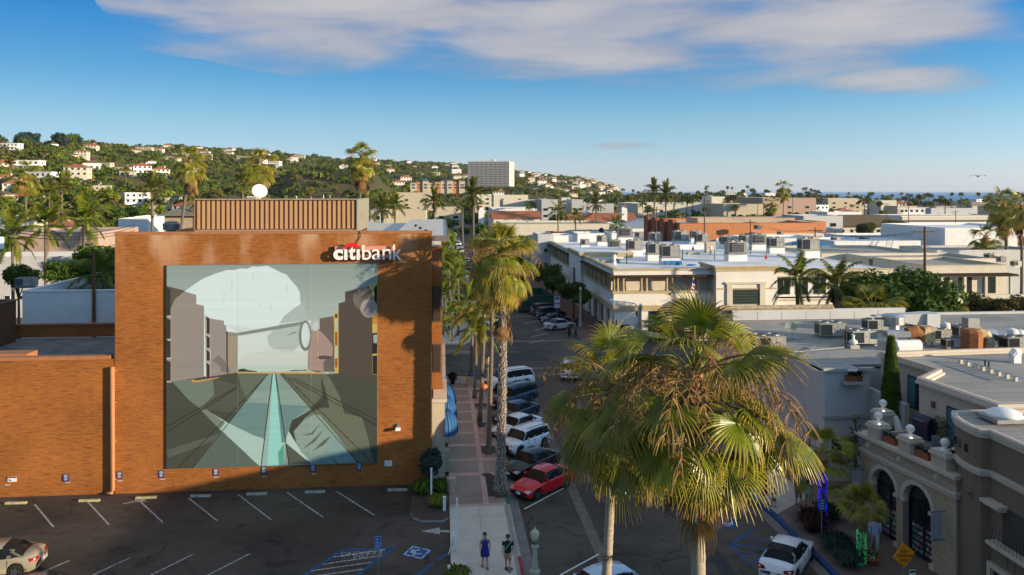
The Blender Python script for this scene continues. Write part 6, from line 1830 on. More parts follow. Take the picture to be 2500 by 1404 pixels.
 bx('eave',-1,x1-x0+1,-2.5,-.01,Zp(527,360)-1.9,Zp(527,360)-.3,'stucco_cream',b)
 for i in range(26):win(b,1.5+i*(x1-x0-3)/25,0,1.2,1.5,2.6,'-y','stucco_cream')
 b=block('pale grey stucco block with dark windows on its shaded side',2300,2560,556,178,26,'stucco_white','roof_white',.4)
 for y in(7,15.5):win(b,0,y,2.8,3.8 if y>10 else 4.6,3.4,'-x','dark_metal')
 x0,y0=G(2262,112);x1=G(2470,112)[0];z=Zp(650,112)
 b=bbox_building('pergola_building','cream building with brown pergola, dark windows and shaded ground floor arches',x0,x1,y0,y0+14,z,'stucco_cream','roof_gravel',.3,'stucco_beige');w=x1-x0
 bx('pergola_beam',.3,w+.5,-1.9,-1.75,z-1.35,z-1.15,'brown_wood',b)
 for i in range(30):bx('pergola_slat',.4+i*(w/30),.52+i*(w/30),-2.2,-.01,z-1.14,z-1.0,'brown_wood',b)
 for u in(.08,.36,.62,.93):bx('post',w*u,w*u+.35,-1.9,-1.55,z-4.2,z-1.36,'stucco_cream',b)
 for u in(.2,.48,.78):win(b,w*u,0,z-3.9,2.0,2.4,'-y','brown_wood','glass_dark',1)
 bx('terrace_wall',.5,w+8,-4.6,-4.2,0,z-3.5,'stucco_cream',b);bx('side_wall',-.01,.49,-4.6,-.01,0,z-3.5,'stucco_cream',b);bx('terrace_floor',.5,w+8,-4.19,-.01,z-4.4,z-4.2,'roof_grey',b)
 for u in(.30,.62,.95):
  q=MB();q.box(w*u-1.0,w*u+1.0,-4.64,-4.601,.2,2.0,'niche_dark' if 'niche_dark' in MATS else 'glass_dark');q.face([(w*u+1.0*math.cos(math.pi*k/12),-4.63,2.0+1.0*math.sin(math.pi*k/12))for k in range(13)],'glass_dark');q.build('arched_door',b)
 for i,(a,c,py,Y,dp,l)in enumerate([(1395,1560,527,360,24,'long white hall under a red tile roof'),(1420,1480,530,335,16,'white gabled hall in front of long red tile roof'),(1205,1320,522,340,16,'white shop row with dark red tiled lower roof')]):
  x0,y0=G(a,Y);x1=G(c,Y)[0];z=Zp(py,Y)-2.2;b=thing('tiled_building',l,'building',(x0,y0,0));bx('wall',0,x1-x0,0,dp,0,z,'stucco_white',b);gable_roof(b,0,x1-x0,0,dp,z,3.2 if i!=1 else 3.8,'roof_tile_red',.8,'x' if i!=1 else 'y')
  for k in range(5):win(b,(k+.5)*(x1-x0)/5,0,.8,2,1.8)
 for i,(px,py,Y)in enumerate(((1523,497,340),(1435,505,345),(1175,503,345))):
  x,y=G(px,Y);t=thing('bell_tower','small white bell tower with arched opening and red cap '+('beside the long red tile roof','above the gabled hall','at the far street corner')[i],'tower',(x,y,0));z=Zp(py,Y);bx('shaft',-1.2,1.2,-1.2,1.2,0,z-2,'stucco_white',t);q=MB();q.box(-.9,.9,-.9,.9,z-2,z-.6,'stucco_white',.2);q.build('belfry',t);q=MB();q.lathe([(1.0,0),(.5,.5),(.05,.9)],8,'roof_tile_red');o=q.build('cap',t);o.location=(0,0,z-.6)
 x0,y0=G(1515,325);x1=G(1645,325)[0];b=thing('metal_roof_hall','hall with a blue grey standing seam hipped roof','building',(x0,y0,0));bx('wall',0,x1-x0,0,20,0,4,'stucco_white',b);hip_roof(b,0,x1-x0,0,20,4,3.4,mat('seam_metal',(.34,.38,.44),.4,.1,metal=.3),.6)
 x,y=G(1935,170);t=thing('blue_canopy','rolled bright blue awning canopy on white supports between utility poles','canopy',(x,y,5.0));q=MB();q.tube([(0,0,2.2),(4,-1,2.3),(8.5,-2,1.6)],[.9,1.0,1.0],12,'blue_tarp');q.build('fabric',t);q=MB()
 for i in range(4):q.box(.4+i*2.5,.5+i*2.5,-1.5,-1.4,-5,1.6,'white_paint')
 q.build('post',t)
 x,y=G(2158,176);t=thing('ladder','pale ladder leaning on the long white wall','ladder',(x,y,Zp(620,176)))
 for s in(0,1.4):q=MB();q.tube([(s,0,0),(s+1.2,.6,3.3)],.06,5,'grey_metal');q.build('rail',t)
 for i in range(8):q=MB();q.tube([(.15*i+.1,.07*i,.4*i+.2),(.15*i+1.5,.07*i,.4*i+.2)],.04,4,'grey_metal');q.build('rung',t)
 rs=random.Random(12);k=0
 for px,py,z in[(1880,600,6.5),(2065,612,6),(2085,585,6.8),(2110,590,6.8),(2040,590,7),(2230,598,6),(2330,625,6.5),(2390,620,7),(2140,648,7),(2188,650,6.5),(2440,640,7),(2480,650,7.5),(1850,560,8),(1905,573,8),(2420,636,7)]:
  k+=1;ac('plain' if k%3 else 'green','small rooftop unit among the pale flat roofs behind the white corner building',px,py,z,rs.uniform(-.3,.3),rs.uniform(.6,.95),'small units on the far flat roofs')
midground()
def tower():
 Y=1000;x0,y0=G(1143,Y);x1=G(1241,Y)[0];w=x1-x0;zt=Zp(396,Y);z0=Zp(455,Y)
 t=thing('office_tower','large white gridded office block rising at the foot of the hill','building',(x0,y0,z0),R(-13));h=zt-z0;dp=46;w*=1.03
 tw=mat('tower_white',(.50,.50,.50),.8,.04)
 bx('core_wall',0,w,.4,dp,0,h,'glass_dark',t);bx('roof',-.2,w+.2,.2,dp+.2,h+.01,h+1.2,tw,t);bx('plant_room',w*.5,w*.62,10,18,h+1.21,h+3.6,tw,t)
 q=MB();q.box(-.2,.2,-.5,.39,0,h,tw);me=q.mesh('fin');n=33
 for i in range(n):link('fin',me,t,(w*i/(n-1),0,0))
 q=MB();q.box(0,w,-.35,.39,0,.5,tw);me=q.mesh('floor_band')
 for i in range(14):link('floor_band',me,t,(0,0,i*h/14))
 m=MB();m.box(w+.01,w+.4,0,dp,0,h,tw);m.box(-.4,-.01,.4,dp,0,h,tw);m.build('side_wall',t)
 for i in range(12):bx('side_band',w+.41,w+.7,0,dp,1.2+i*h/12,1.9+i*h/12,mat('band_cream',(.5,.44,.34),.8),t)
tower()
def left_town():
 rs=random.Random(5)
 block('white warehouse wall with a dark flat roof behind the low brick wing',60,300,712,72,16,'stucco_white',mat('roof_blue_grey',(.13,.15,.18),.9,.15),.7,'stucco_white',None,None)
 o=bx('stone_cladding',0,3.4,-.12,-.005,.5,7.6,brick_mat('rubble',(.30,.25,.17),(.20,.17,.12),(.10,.09,.07),.5,.28,.03,.5),None);o.location=(*G(86,71.9),0);tag(o,'rough stone cladding panel on the white warehouse beside the brown enclosure','cladding')
 ac('plain','white box unit on the dark roof of the warehouse at left',65,702,7.5,0,.9)
 block('long bluish white low building with small windows and roof clutter',-60,232,626,120,10,'stucco_bluewhite','roof_white',.8,None,[(2.6,9)],None,ww=.9,wh=.7)
 b=block('pinkish brown building with an arched bay window',40,236,566,150,20,'stucco_pink','roof_gravel',.4)
 q=MB();q.lathe([(3.1,0),(3.1,2.8),(2.6,4.0),(1.4,4.8),(.1,5.1)],14,'glass_dark');o=q.build('arched_window',b);o.location=(6.5,.6,1.2)
 q=MB()
 for i in range(8):a=math.pi+math.pi*(i+.5)/8;q.tube([(3.14*math.cos(a),3.14*math.sin(a),0),(3.14*math.cos(a),3.14*math.sin(a),2.8),(2.64*math.cos(a),2.64*math.sin(a),4.05),(1.42*math.cos(a),1.42*math.sin(a),4.85)],.06,4,'rust')
 q.build('muntin',o)
 for a,c,py,Y,dp,w,r,l in[(0,60,528,210,12,'stucco_cream','roof_grey','white roofed house with skylight panels at the picture edge'),(290,360,533,210,12,'stucco_white','roof_white','low white block behind the tall dark tree'),(330,410,528,230,10,'stucco_white','roof_grey','white blank box behind the leaning palm')]:
  block(l,a,c,py,Y,dp,w,r,.3,None,[(1.5,3)])
 x0,y0=G(402,190);x1=G(485,190)[0];b=thing('hip_roof_house','wide low building with a grey brown hipped roof beside the roof screen','building',(x0,y0,0));bx('wall',0,x1-x0+6,0,14,0,Zp(525,190),'stucco_tan',b);hip_roof(b,0,x1-x0+6,0,14,Zp(525,190),3.6,mat('roof_shingle',(.19,.17,.13),.9,.15,2),1.4)
left_town()
# houses
def house_proto(kind,wall,roofm,w,d,h,two):
 t=thing('house','x','house')
 bx('wall',0,w,0,d,-4,h,wall,t)
 if kind=='hip':hip_roof(t,0,w,0,d,h,min(w,d)*.22,roofm,.5)
 elif kind=='gable':gable_roof(t,0,w,0,d,h,min(w,d)*.28,roofm,.4,'y')
 else:bx('roof',-.3,w+.3,-.3,d+.3,h+.002,h+.35,roofm,t)
 for z in([1.0,3.9]if two else[1.0]):
  n=int(w/3)
  for i in range(n):win(t,w*(i+.5)/n,0,z,1.5,1.4,'-y')
  win(t,w,d*.5,z,1.6,1.4,'+x')
 if two and kind=='flat':bx('balcony',1,w-1,-1.5,-.06,2.7,3.0,'white_paint',t)
 if kind=='hip':bx('chimney',w*.7,w*.7+.8,d*.4,d*.4+.8,h,h+2.6,wall,t)
 return t
HP=[house_proto('hip','stucco_cream','roof_tile_red',13,9,5.6,True),house_proto('flat','stucco_white','roof_white',15,9,5.8,True),house_proto('gable','stucco_white','roof_brown',10,9,4.4,False),house_proto('hip','stucco_beige','roof_brown',14,9,3.4,False),house_proto('flat','stucco_beige','roof_gravel',18,8,3.4,False),house_proto('hip','stucco_white','roof_tile_red',12,10,5.6,True)]
HL=['two storey cream house with red tile roof','two storey white house with flat roof','white gabled house','low beige house with brown hipped roof','long low beige flat roofed house','two storey white house with red tile roof']
def zone(px,Y):
 D1,D0=_ri(px,2),_ri(px,3);f=(Y-D0)/(D1-D0)
 a='at the left end' if px<180 else 'left of the leaning palm' if px<420 else 'above the ribbed screen' if px<640 else 'right of the dish antenna' if px<880 else 'left of the office tower' if px<1140 else 'beside the office tower' if px<1290 else 'on the far headland' if px<1520 else 'before the sea'
 return a+(', near the skyline' if f>.8 else ', high up' if f>.5 else ', half way up' if f>.22 else ', low down')
def near(px,Y):
 x,y=G(px,Y);return x,y,terrain_h(x,y)
def houses():
 rs=random.Random(21);used=set();n=0
 def put(i,px,Y,s=1.0,dz=0,lab=None):
  zl=HL[i]+' '+zone(px,Y)
  x,y,z=near(px,Y)
  z+=dz
  if i not in used:
   used.add(i);o=HP[i];o['label']=lab or zl;o.location=(x,y,z+.5);o.scale=(s,)*3;o.rotation_euler=(0,0,rs.uniform(-.2,.7))
  else:o=copy_tree(HP[i],lab or zl,(x,y,z+.5),rs.uniform(-.2,.7),s)
  if not lab:o['group']='houses scattered over the hillside'
  elif 'group' in o:del o['group']
 named=[(0,85,250,'cream house with a red tile roof among palms, low on the left slope'),(5,325,560,'white house with a bright red roof alone high on the slope'),(5,372,590,'white house with red roof beside its lone twin high on the slope'),(3,375,440,'wide low house with a dark hipped roof above a phoenix palm'),(5,350,240,'white house with red tile roof behind a single phoenix palm trunk'),(5,430,250,'white house with red tile roof left of the ribbed roof screen'),(1,305,430,'white cube house with wide balconies half way up the slope'),(4,325,400,'long tan terraced house below the cube house'),(2,205,560,'white steep gabled house near the skyline at left'),(1,30,480,'large white flat roofed villa at the left edge, the upper one'),(1,60,420,'large white flat roofed villa at the left edge, the lower one'),(0,155,470,'orange tinted house with tile roof under tall spreading trees'),(3,160,215,'terracotta orange house with hipped roof behind the dark garden trees'),(0,420,400,'white house with a red roof beside leaning palm trunk'),(2,625,480,'small white house below the dark slope beside the dish')]
 for i,px,Y,lab in named:put(i,px,Y,1.0 if Y>300 else .9,0,lab)
 for k in range(175):
  px=rs.uniform(-60,1500)if k%3 else rs.uniform(1270,1500)
  D1,D0=_ri(px,2),_ri(px,3);s=rs.uniform(.22,.97)**(.8 if px<1200 else .9)
  Y=D0+(D1-D0)*s
  if 480<px<1080 and Y<800 or(470<px<700 and Y<1000):continue
  if 1120<px<1280 and Y<1060:continue
  put(rs.choices(range(6),(4,1,2,5,3,3))[0],px,Y,rs.uniform(.62,.92)*(1 if Y<900 else 1.25))
 for k in range(60):
  px=rs.uniform(1130,2560);Y=rs.uniform(480,1300);put(rs.choice((1,3,4,4,5)),px,Y,rs.uniform(.8,1.3),0)
 x,y,z=near(785,940);t=thing('estate','long cream mansion with gables on the brow of the brush slope','mansion',(x,y,Zp(419,940)));W=86/F*940
 bx('wall',0,W,0,12,-4,3.8,'stucco_cream',t);gable_roof(t,0,W*.5,0,12,3.8,2.2,'roof_brown',.6,'x');bx('centre_block',W*.5,W*.72,-2,11,-4,6.4,'stucco_white',t);gable_roof(t,W*.5,W*.72,-2,11,6.4,2.6,'roof_white',.6,'y');bx('end_block',W*.74,W,-1,10,-4,3.8,'stucco_white',t);gable_roof(t,W*.74,W,-1,10,3.81,3.0,'roof_white',.5,'y')
 for i in range(10):win(t,1+i*W*.049,0,.8,1.2,2.0)
 for i in range(4):win(t,W*(.53+.05*i),-2,1.0,1.3,2.6)
 x,y,z=near(1002,800);t=thing('condominium','long orange and peach stepped condominium row on the lower slope','condominium',(x,y,Zp(463,800)))
 for i in range(9):
  h=6.5+(i%3)*.9+(2 if i==6 else 0);bx('unit',i*6.1,i*6.1+6.0,(i%2)*1.5,12,-4,h,'stucco_orange' if i%3==1 else 'stucco_beige',t)
  for z_ in(1,3.9):win(t,i*6.1+3,(i%2)*1.5,z_,3.6,1.7,'-y')
  bx('roof',i*6.1-.2,i*6.1+6.15,(i%2)*1.5-.3,12.2,h+.002,h+.5,'stucco_orange' if i%2 else 'roof_gravel',t)
houses()
# vegetation of the town and hills
def woods():
 rs=random.Random(77)
 sm={nm:[crown_mesh(500+i+10*j,330,7,.17,m,.8,.6,True,'tree')for i in range(3)]for j,(nm,m)in enumerate((('dark','tree_dark'),('mid','tree_mid'),('lime','tree_lime'),('olive','tree_olive'),('dusk','tree_dusk')))}
 names=dict(dark='dark green round tree',mid='mid green bushy tree',lime='yellow green sunlit tree',olive='olive brown loose tree',dusk='blue green dark tree')
 cand=[]
 for k in range(4200):
  px=rs.uniform(-120,1600);D1,D0=_ri(px,2),_ri(px,3);s=rs.random()**.85
  Y=D0*.95+(D1*1.02-D0*.95)*s
  if Y<150:continue
  if 560<px<1060 and 540<Y<760 and rs.random()<.55:r=rs.uniform(1.2,2.6)
  else:r=rs.uniform(2.4,5.2)*(1+.25*(Y>900))
  cand.append((px,Y,r))
 for k in range(240):
  px=rs.uniform(-80,1500);D1=_ri(px,2);cand.append((px,D1*rs.uniform(.93,1.0),rs.uniform(5,9)if mnoise.noise(Vector((px*.013,4,0)))>-.1 else rs.uniform(3,5)))
 cand.sort(key=lambda c:-c[2]/c[1])
 big,rest=cand[:290],cand[290:]
 for px,Y,r in big:
  x,y,z=near(px,Y)
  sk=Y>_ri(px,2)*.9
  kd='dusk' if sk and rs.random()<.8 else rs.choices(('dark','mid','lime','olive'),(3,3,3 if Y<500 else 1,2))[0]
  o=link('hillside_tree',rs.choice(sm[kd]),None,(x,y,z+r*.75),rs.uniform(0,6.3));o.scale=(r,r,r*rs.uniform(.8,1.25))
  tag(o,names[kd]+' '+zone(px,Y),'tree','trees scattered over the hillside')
 P=[];rng=np.random.RandomState(4)
 pts=np.array([(*near(px,Y),r)for px,Y,r in rest])
 kinds=rng.choice(4,len(pts),p=(.36,.34,.12,.18))
 for kk,mname in enumerate(('tree_dark','tree_mid','tree_lime','tree_olive')):
  q=pts[kinds==kk];n=40
  v=rng.normal(size=(len(q),n,3));v/=np.linalg.norm(v,axis=2)[...,None];v[...,2]=np.abs(v[...,2])*.9-.15
  c=q[:,None,:3]+v*(q[:,None,3:4]*(.75+.3*rng.rand(len(q),n,1)))+np.array([0,0,.4])
  c=c.reshape(-1,3);s=np.repeat(q[:,3],n)[:,None]*rng.uniform(.18,.36,(len(c),1))
  nr=v.reshape(-1,3)+rng.normal(size=c.shape)*.4;nr/=np.linalg.norm(nr,axis=1)[:,None]
  t=np.cross(nr,rng.normal(size=c.shape));t/=np.linalg.norm(t,axis=1)[:,None];bt=np.cross(nr,t)
  vv=np.stack([c-t*s,c-bt*s,c+t*s,c+bt*s],1).reshape(-1,3)
  me=bpy.data.meshes.new('hillside_wood');nf=len(c)
  me.vertices.add(len(vv));me.vertices.foreach_set('co',vv.astype(np.float32).ravel());me.loops.add(nf*4);me.loops.foreach_set('vertex_index',np.arange(nf*4,dtype=np.int32))
  me.polygons.add(nf);me.polygons.foreach_set('loop_start',np.arange(0,nf*4,4,dtype=np.int32));me.polygons.foreach_set('loop_total',np.full(nf,4,dtype=np.int32))
  me.materials.append(MATS[mname]);me.update();me.validate();P.append(me)
  tag(link('hillside_wood',me),kind='stuff')
 tl={'mid':'mid green tree between flat roofs','dark':'dark green tree between flat roofs','lime':'yellow green sunlit tree between flat roofs','olive':'olive tree between flat roofs'}
 for k in range(240):
  px=rs.uniform(1140,2620)if k>60 else rs.uniform(-40,1150);Y=rs.uniform(330,1500)if px>1140 else rs.uniform(200,560)
  if px>1500 and rs.random()<.5:Y=rs.uniform(560,1500)
  x,y,z=near(px,Y);kd=rs.choice(('mid','dark','lime','olive'));r=rs.uniform(2.2,4.6)*(1+Y/1800)
  if px>1500 and Y>1100:z=max(z,-1)
  o=link('town_tree',rs.choice(sm[kd]),None,(x,y,z+r*.9),rs.uniform(0,6.3));o.scale=(r,r,r*rs.uniform(.8,1.1));tag(o,tl[kd]+(' behind the brick building' if px<1140 else ' near the far street' if px<1480 else ' beyond the orange brick building' if px<1900 else ' beyond the brown hipped roof'),'tree','trees among the town roofs')
 for k in range(85):
  px=rs.uniform(1140,2000);Y=rs.uniform(310,520);x,y,z=near(px,Y);kd=rs.choice(('mid','dark','olive','dark'));r=rs.uniform(3.0,6.0)
  o=link('town_tree',rs.choice(sm[kd]),None,(x,y,z+r*.8),rs.uniform(0,6.3));o.scale=(r,r,r*rs.uniform(.8,1.3));tag(o,tl[kd]+(' near the far street' if px<1480 else ' beyond the orange brick building'),'tree','trees among the town roofs')
 for k in range(170):
  px=rs.uniform(1540,2080)if k%4 else rs.uniform(2000,2650);Y=rs.uniform(1050,1480);x,y,z=near(px,Y);r=rs.uniform(5,8)
  o=link('coastal_tree',rs.choice(sm['dusk']+sm['dark']),None,(x,y,max(z,-2)+r*.25),rs.uniform(0,6.3));o.scale=(r*1.3,r,r*.8);tag(o,'dark tree in the belt before the sea, '+('behind the cream department building' if px<1770 else 'behind the peach hotel' if px<2010 else 'beyond the brown hipped roof' if px<2260 else 'beyond the pale grey block')+(', tall' if r>6.5 else ', low'),'tree','trees before the sea')
 for i,(px,Y,h,rc,kd,lab)in enumerate([(256,92,9.0,3.6,'fine','tall dark tree rising beside the corner of the brick building'),(292,86,8.5,3.0,'fine','narrow dark tree touching the brick building corner'),(235,120,6.5,3.4,'fine','dark tree behind the bluish low building'),(45,100,6.9,2.6,'fine','round dark bush tree behind the warehouse roof, left one'),(158,104,7.2,2.6,'fine','flat dark bush tree behind the warehouse roof, right one'),(330,250,3,6.5,'fine','very dark broad tree before the white red roofed houses'),(285,235,3,5,'fine','dark tree beside the very dark broad one'),(215,225,4,6,'olive','large olive green tree behind the terracotta house'),(120,170,3,4,'lime','sunny yellow green tree before the cream houses'),(160,160,3,4.5,'mid','mid green tree over the pinkish building'),(205,170,3.5,4.5,'mid','leafy tree between the pinkish building and the dark tree'),(500,330,4,9,'fine','huge dark spreading tree left of the roof screen'),(255,380,5,8,'lime','bright green tree group below the skyline houses'),(195,330,6,7,'fine','dark conifer like tree on the left slope'),(545,250,3,4,'lime','bright shrub tree just over the roof screen'),(430,190,2,3,'lime','light green tree beside the leaning palm trunk')]):
  x,y,z=near(px,Y);tree(lab,(x,y,z),h,rc,kd,seed=i+40)
 for i,(px,Y,h,rc,kd,lab)in enumerate([(1075,150,3.6,4.2,'street','bushy lit tree over the far pavement left, nearest to the brick building roof'),(1062,190,4,5.0,'street','yellow green tree crown above the brick building roof'),(1088,225,3.5,4,'street','street tree on the left of the far street'),(1070,118,3.2,3.2,'fine','shaded tree by the corner of the far left pavement'),(1200,230,3,4,'street','rounded tree behind the shaggy palm crown, street side'),(1230,205,3,3.8,'street','light green tree right behind the shaggy palm crown'),(1275,215,3,4,'lime','light tree in front of the long beige store, left'),(1388,235,2.6,3.4,'street','round tree in front of the oval sign of the beige store'),(1530,205,2.5,4.6,'street','broad green tree before the blue grey metal roof'),(1578,210,2,4.0,'olive','bare topped shrub tree beside the orange brick building'),(1480,215,2.0,2.6,'mid','small green tree at the end of the beige store'),(1335,138,3.2,2.9,'fine','dark street tree over the green container'),(1350,128,3.0,2.2,'fine','dark leafy tree along the shaded side of the white building'),(1400,118,2.9,2.4,'fine','dark street tree standing by the parked cars at the corner'),(1420,115,2.7,1.6,'fine','small crown beside the corner street lamp'),(2095,150,3,4,'fine','dark tree behind the pergola building'),(2110,300,2,4.5,'fine','dark clipped tree before the brown hipped roof, left'),(2187,300,2,5.5,'fine','dark clipped tree before the brown hipped roof, right')]):
  x,y=G(px,Y);tree(lab,(x,y,.1),h,rc,kd,seed=i+60)
 for i,(px,Y,h,rc,lab)in enumerate([(2118,88,4.3,4.4,'massive glossy dark fig tree right behind the second queen palm'),(2215,84,4.4,5.2,'massive dark fig tree beside the utility pole'),(2160,90,4.2,4.8,'dark fig tree between two larger ones'),(2268,88,2.4,2.6,'lower dark fig tree above the squat fan palm'),(2020,92,2.4,2.0,'small dark fig tree left of the group')]):
  x,y=G(px,Y);tree(lab,(x,y,0),h,rc,'big',seed=i+90,name='fig_tree',squash=.95)
 for i,(px,Y,h,rc,lab)in enumerate([(2395,98,3.8,2.5,'gnarled olive coloured tree before the arches of the cream building'),(2446,97,3.9,2.0,'second gnarled tree before the arches of the cream building'),(2505,97,3.9,2.3,'gnarled tree at the right edge before the cream terrace wall'),(2352,99,3.6,1.3,'small gnarled tree beside the leftmost arch')]):
  x,y=G(px,Y);tree(lab,(x,y,0),h,rc,'olive',seed=i+95)
woods()
def far_palms():
 rs=random.Random(31)
 fan_meshes_small=[]
 def small(seed,kind):
  r=random.Random(seed);b=MB();b.tube([(0,0,0),(.2,0,5),(0,0,9.6)],[.24,.18,.16],5,'palm_bark')
  for i in range(34 if kind else 26):
   a=i*2.4;p=R(r.uniform(-60,70))if kind else R(r.uniform(-35,65));L=1.9 if kind else 3.0;d=Vector((math.cos(a)*math.cos(p),math.sin(a)*math.cos(p),math.sin(p)));c=Vector((0,0,9.7));s=Vector((-math.sin(a),math.cos(a),0))*(.62 if kind else .3)
   m_,e=c+d*L*.6,c+d*L+Vector((0,0,-.5 if kind else-1.2));mt=('fan_dead' if p<-.5 else 'fan_green')if kind else 'canary_green'
   b.face([c,m_-s,e,m_+s],mt,[(0,0),(0,.5),(1,.9),(1,.5)])
   b.face([c,m_-s*.4+Vector((0,0,.25)),e,m_+s*.4-Vector((0,0,.3))],mt,[(0,0),(0,.5),(1,.9),(1,.5)])
  return b.mesh('far_palm')
 SM=[small(i,True)for i in range(4)]+[small(9,False),small(10,False)]
 for k in range(190):
  if k<120:px=rs.uniform(1480,2620);Y=rs.uniform(420,1400)
  else:px=rs.uniform(1150,1900)if k<160 else rs.uniform(0,1140);Y=rs.uniform(330,800)if px>1140 else rs.uniform(280,700)
  x,y,z=near(px,Y);o=link('far_palm',rs.choice(SM),None,(x,y,max(z,-4)),rs.uniform(0,6.3));s=rs.uniform(.75,1.5)if Y<800 else rs.uniform(1.0,1.75);o.scale=(s*1.15,s*1.15,s)
  tag(o,('short' if s<1.1 else 'tall')+' slender palm among distant roofs '+('behind the brick building' if px<1140 else 'near the office tower and far street' if px<1480 else 'beyond the orange brick building' if px<1900 else 'beyond the brown hipped roof' if px<2280 else 'beyond the pale grey block')+(', close to the sea' if Y>900 else ''),'palm tree','distant palms over the town')
 for i,(px,Y,py,kd,cr,lab)in enumerate([(1155,240,480,'canary',1.75,'big phoenix palm standing in the middle of the far street view'),(371,190,462,'canary',1.35,'phoenix palm before the white house with red tile roof'),(592,185,448,'canary',1.25,'phoenix palm left of the satellite dish'),(933,175,512,'canary',1.2,'phoenix palm behind the brick building roof, left one of two'),(964,185,505,'queen',1.2,'queen palm behind the brick building roof, right one of two'),(888,160,520,'canary',1.3,'phoenix palm half hidden by the end of the roof screen'),(1625,330,478,'canary',2.0,'large phoenix palm, right one of the tall pair over cream building'),(1597,340,470,'canary',1.9,'large phoenix palm, left one of the tall pair over cream building'),(1455,330,500,'canary',1.7,'phoenix palm by the grey green wall block'),(1362,225,520,'queen',1.3,'queen palm in front of the red tile roofs'),(1405,215,530,'queen',1.0,'short queen palm in front of white gabled hall'),(1505,190,552,'queen',1.1,'queen palm beside the broad green tree'),(1060,200,495,'canary',1.2,'phoenix palm rising from the street trees left'),(110,110,560,'queen',1.5,'large queen palm before the pinkish building, middle one'),(30,105,590,'queen',1.5,'large queen palm at the left picture edge'),(203,112,545,'queen',1.5,'large queen palm before the pinkish building, right one'),(62,170,425,'fan',1.3,'tall slender palm at left rising over the cream house'),(150,210,455,'canary',1.2,'phoenix palm among the cream houses at left'),(120,175,480,'queen',1.3,'leafy queen palm before the terracotta house'),(252,80,680,'queen',1.4,'dark queen palm drooping beside the brick building corner'),(480,170,500,'queen',1.0,'small palm before the roof screen left end'),(1885,330,497,'fan',1.4,'short fan palm before the peach hotel'),(1912,420,460,'fan',2.0,'very tall fan palm over the peach hotel')]):
  x,y=G(px,Y);z=terrain_h(x,y);hh=Zp(py,Y)-z
  if kd=='fan':fan_palm(lab,(x,y,z),hh,cr,.25,.2,(0,0),30,14,0,200+i,'palm_bark',1.5)
  else:feather_palm(lab,(x,y,z),hh,cr,.35 if kd=='canary' else .22,.3 if kd=='canary' else .17,(0,0),48 if kd=='canary' else 20,200+i,2,kd,name='phoenix_palm' if kd=='canary' else 'queen_palm')
far_palms()
# vehicles
def paint(name,col,rough=.25):return mat(name,col,rough,.03,.5,coat=.35,spec=.4)
mat('tyre',(.018,.018,.018),.85,.1);mat('rim',(.42,.42,.43),.3,.1,metal=.8);mat('car_glass',(.012,.016,.018),.05,.1,spec=.12);mat('tail_red',(.35,.01,.01),.2);mat('lens',(.65,.68,.7),.1);mat('black_trim',(.015,.015,.016),.5);mat('plate_white',(.7,.7,.7),.5)
PROF={'sedan':dict(L=4.65,W=1.80,H=1.45,belt=[(0,.52,.80),(.03,.66,.90),(.12,.76,.96),(.28,.90,.99),(.34,.94,1),(.6,.96,1),(.8,.98,.98),(.93,1.00,.92),(.985,.92,.86),(1,.62,.82)],roof=[(.27,.90,.86),(.40,1.36,.70),(.52,1.45,.70),(.66,1.43,.69),(.76,1.30,.69),(.87,.99,.80)],pil=(.385,.56,.735)),'hatch':dict(L=4.3,W=1.78,H=1.50,belt=[(0,.52,.80),(.03,.68,.90),(.12,.80,.96),(.26,.92,.99),(.34,.96,1),(.6,.98,1),(.85,1.0,.97),(.97,1.00,.90),(1,.62,.85)],roof=[(.25,.92,.86),(.40,1.40,.72),(.55,1.50,.72),(.75,1.46,.70),(.88,1.32,.70),(.96,1.0,.84)],pil=(.385,.57,.80)),'suv':dict(L=4.9,W=1.95,H=1.80,belt=[(0,.60,.82),(.02,.85,.92),(.10,1.00,.97),(.24,1.08,.99),(.34,1.12,1),(.6,1.14,1),(.9,1.16,.98),(.985,1.12,.94),(1,.70,.92)],roof=[(.22,1.08,.90),(.34,1.68,.78),(.5,1.80,.78),(.8,1.79,.77),(.93,1.72,.76),(.985,1.14,.88)],pil=(.335,.52,.72)),'jeep':dict(L=4.2,W=1.85,H=1.70,belt=[(0,.60,.86),(.02,.92,.94),(.12,1.00,.98),(.26,1.04,.99),(.34,1.08,1),(.6,1.10,1),(.9,1.12,.98),(.985,1.08,.95),(1,.65,.93)],roof=[(.25,1.04,.90),(.335,1.60,.80),(.5,1.70,.80),(.8,1.69,.79),(.93,1.63,.78),(.985,1.10,.90)],pil=(.33,.55,.77)),}
_CAR={}
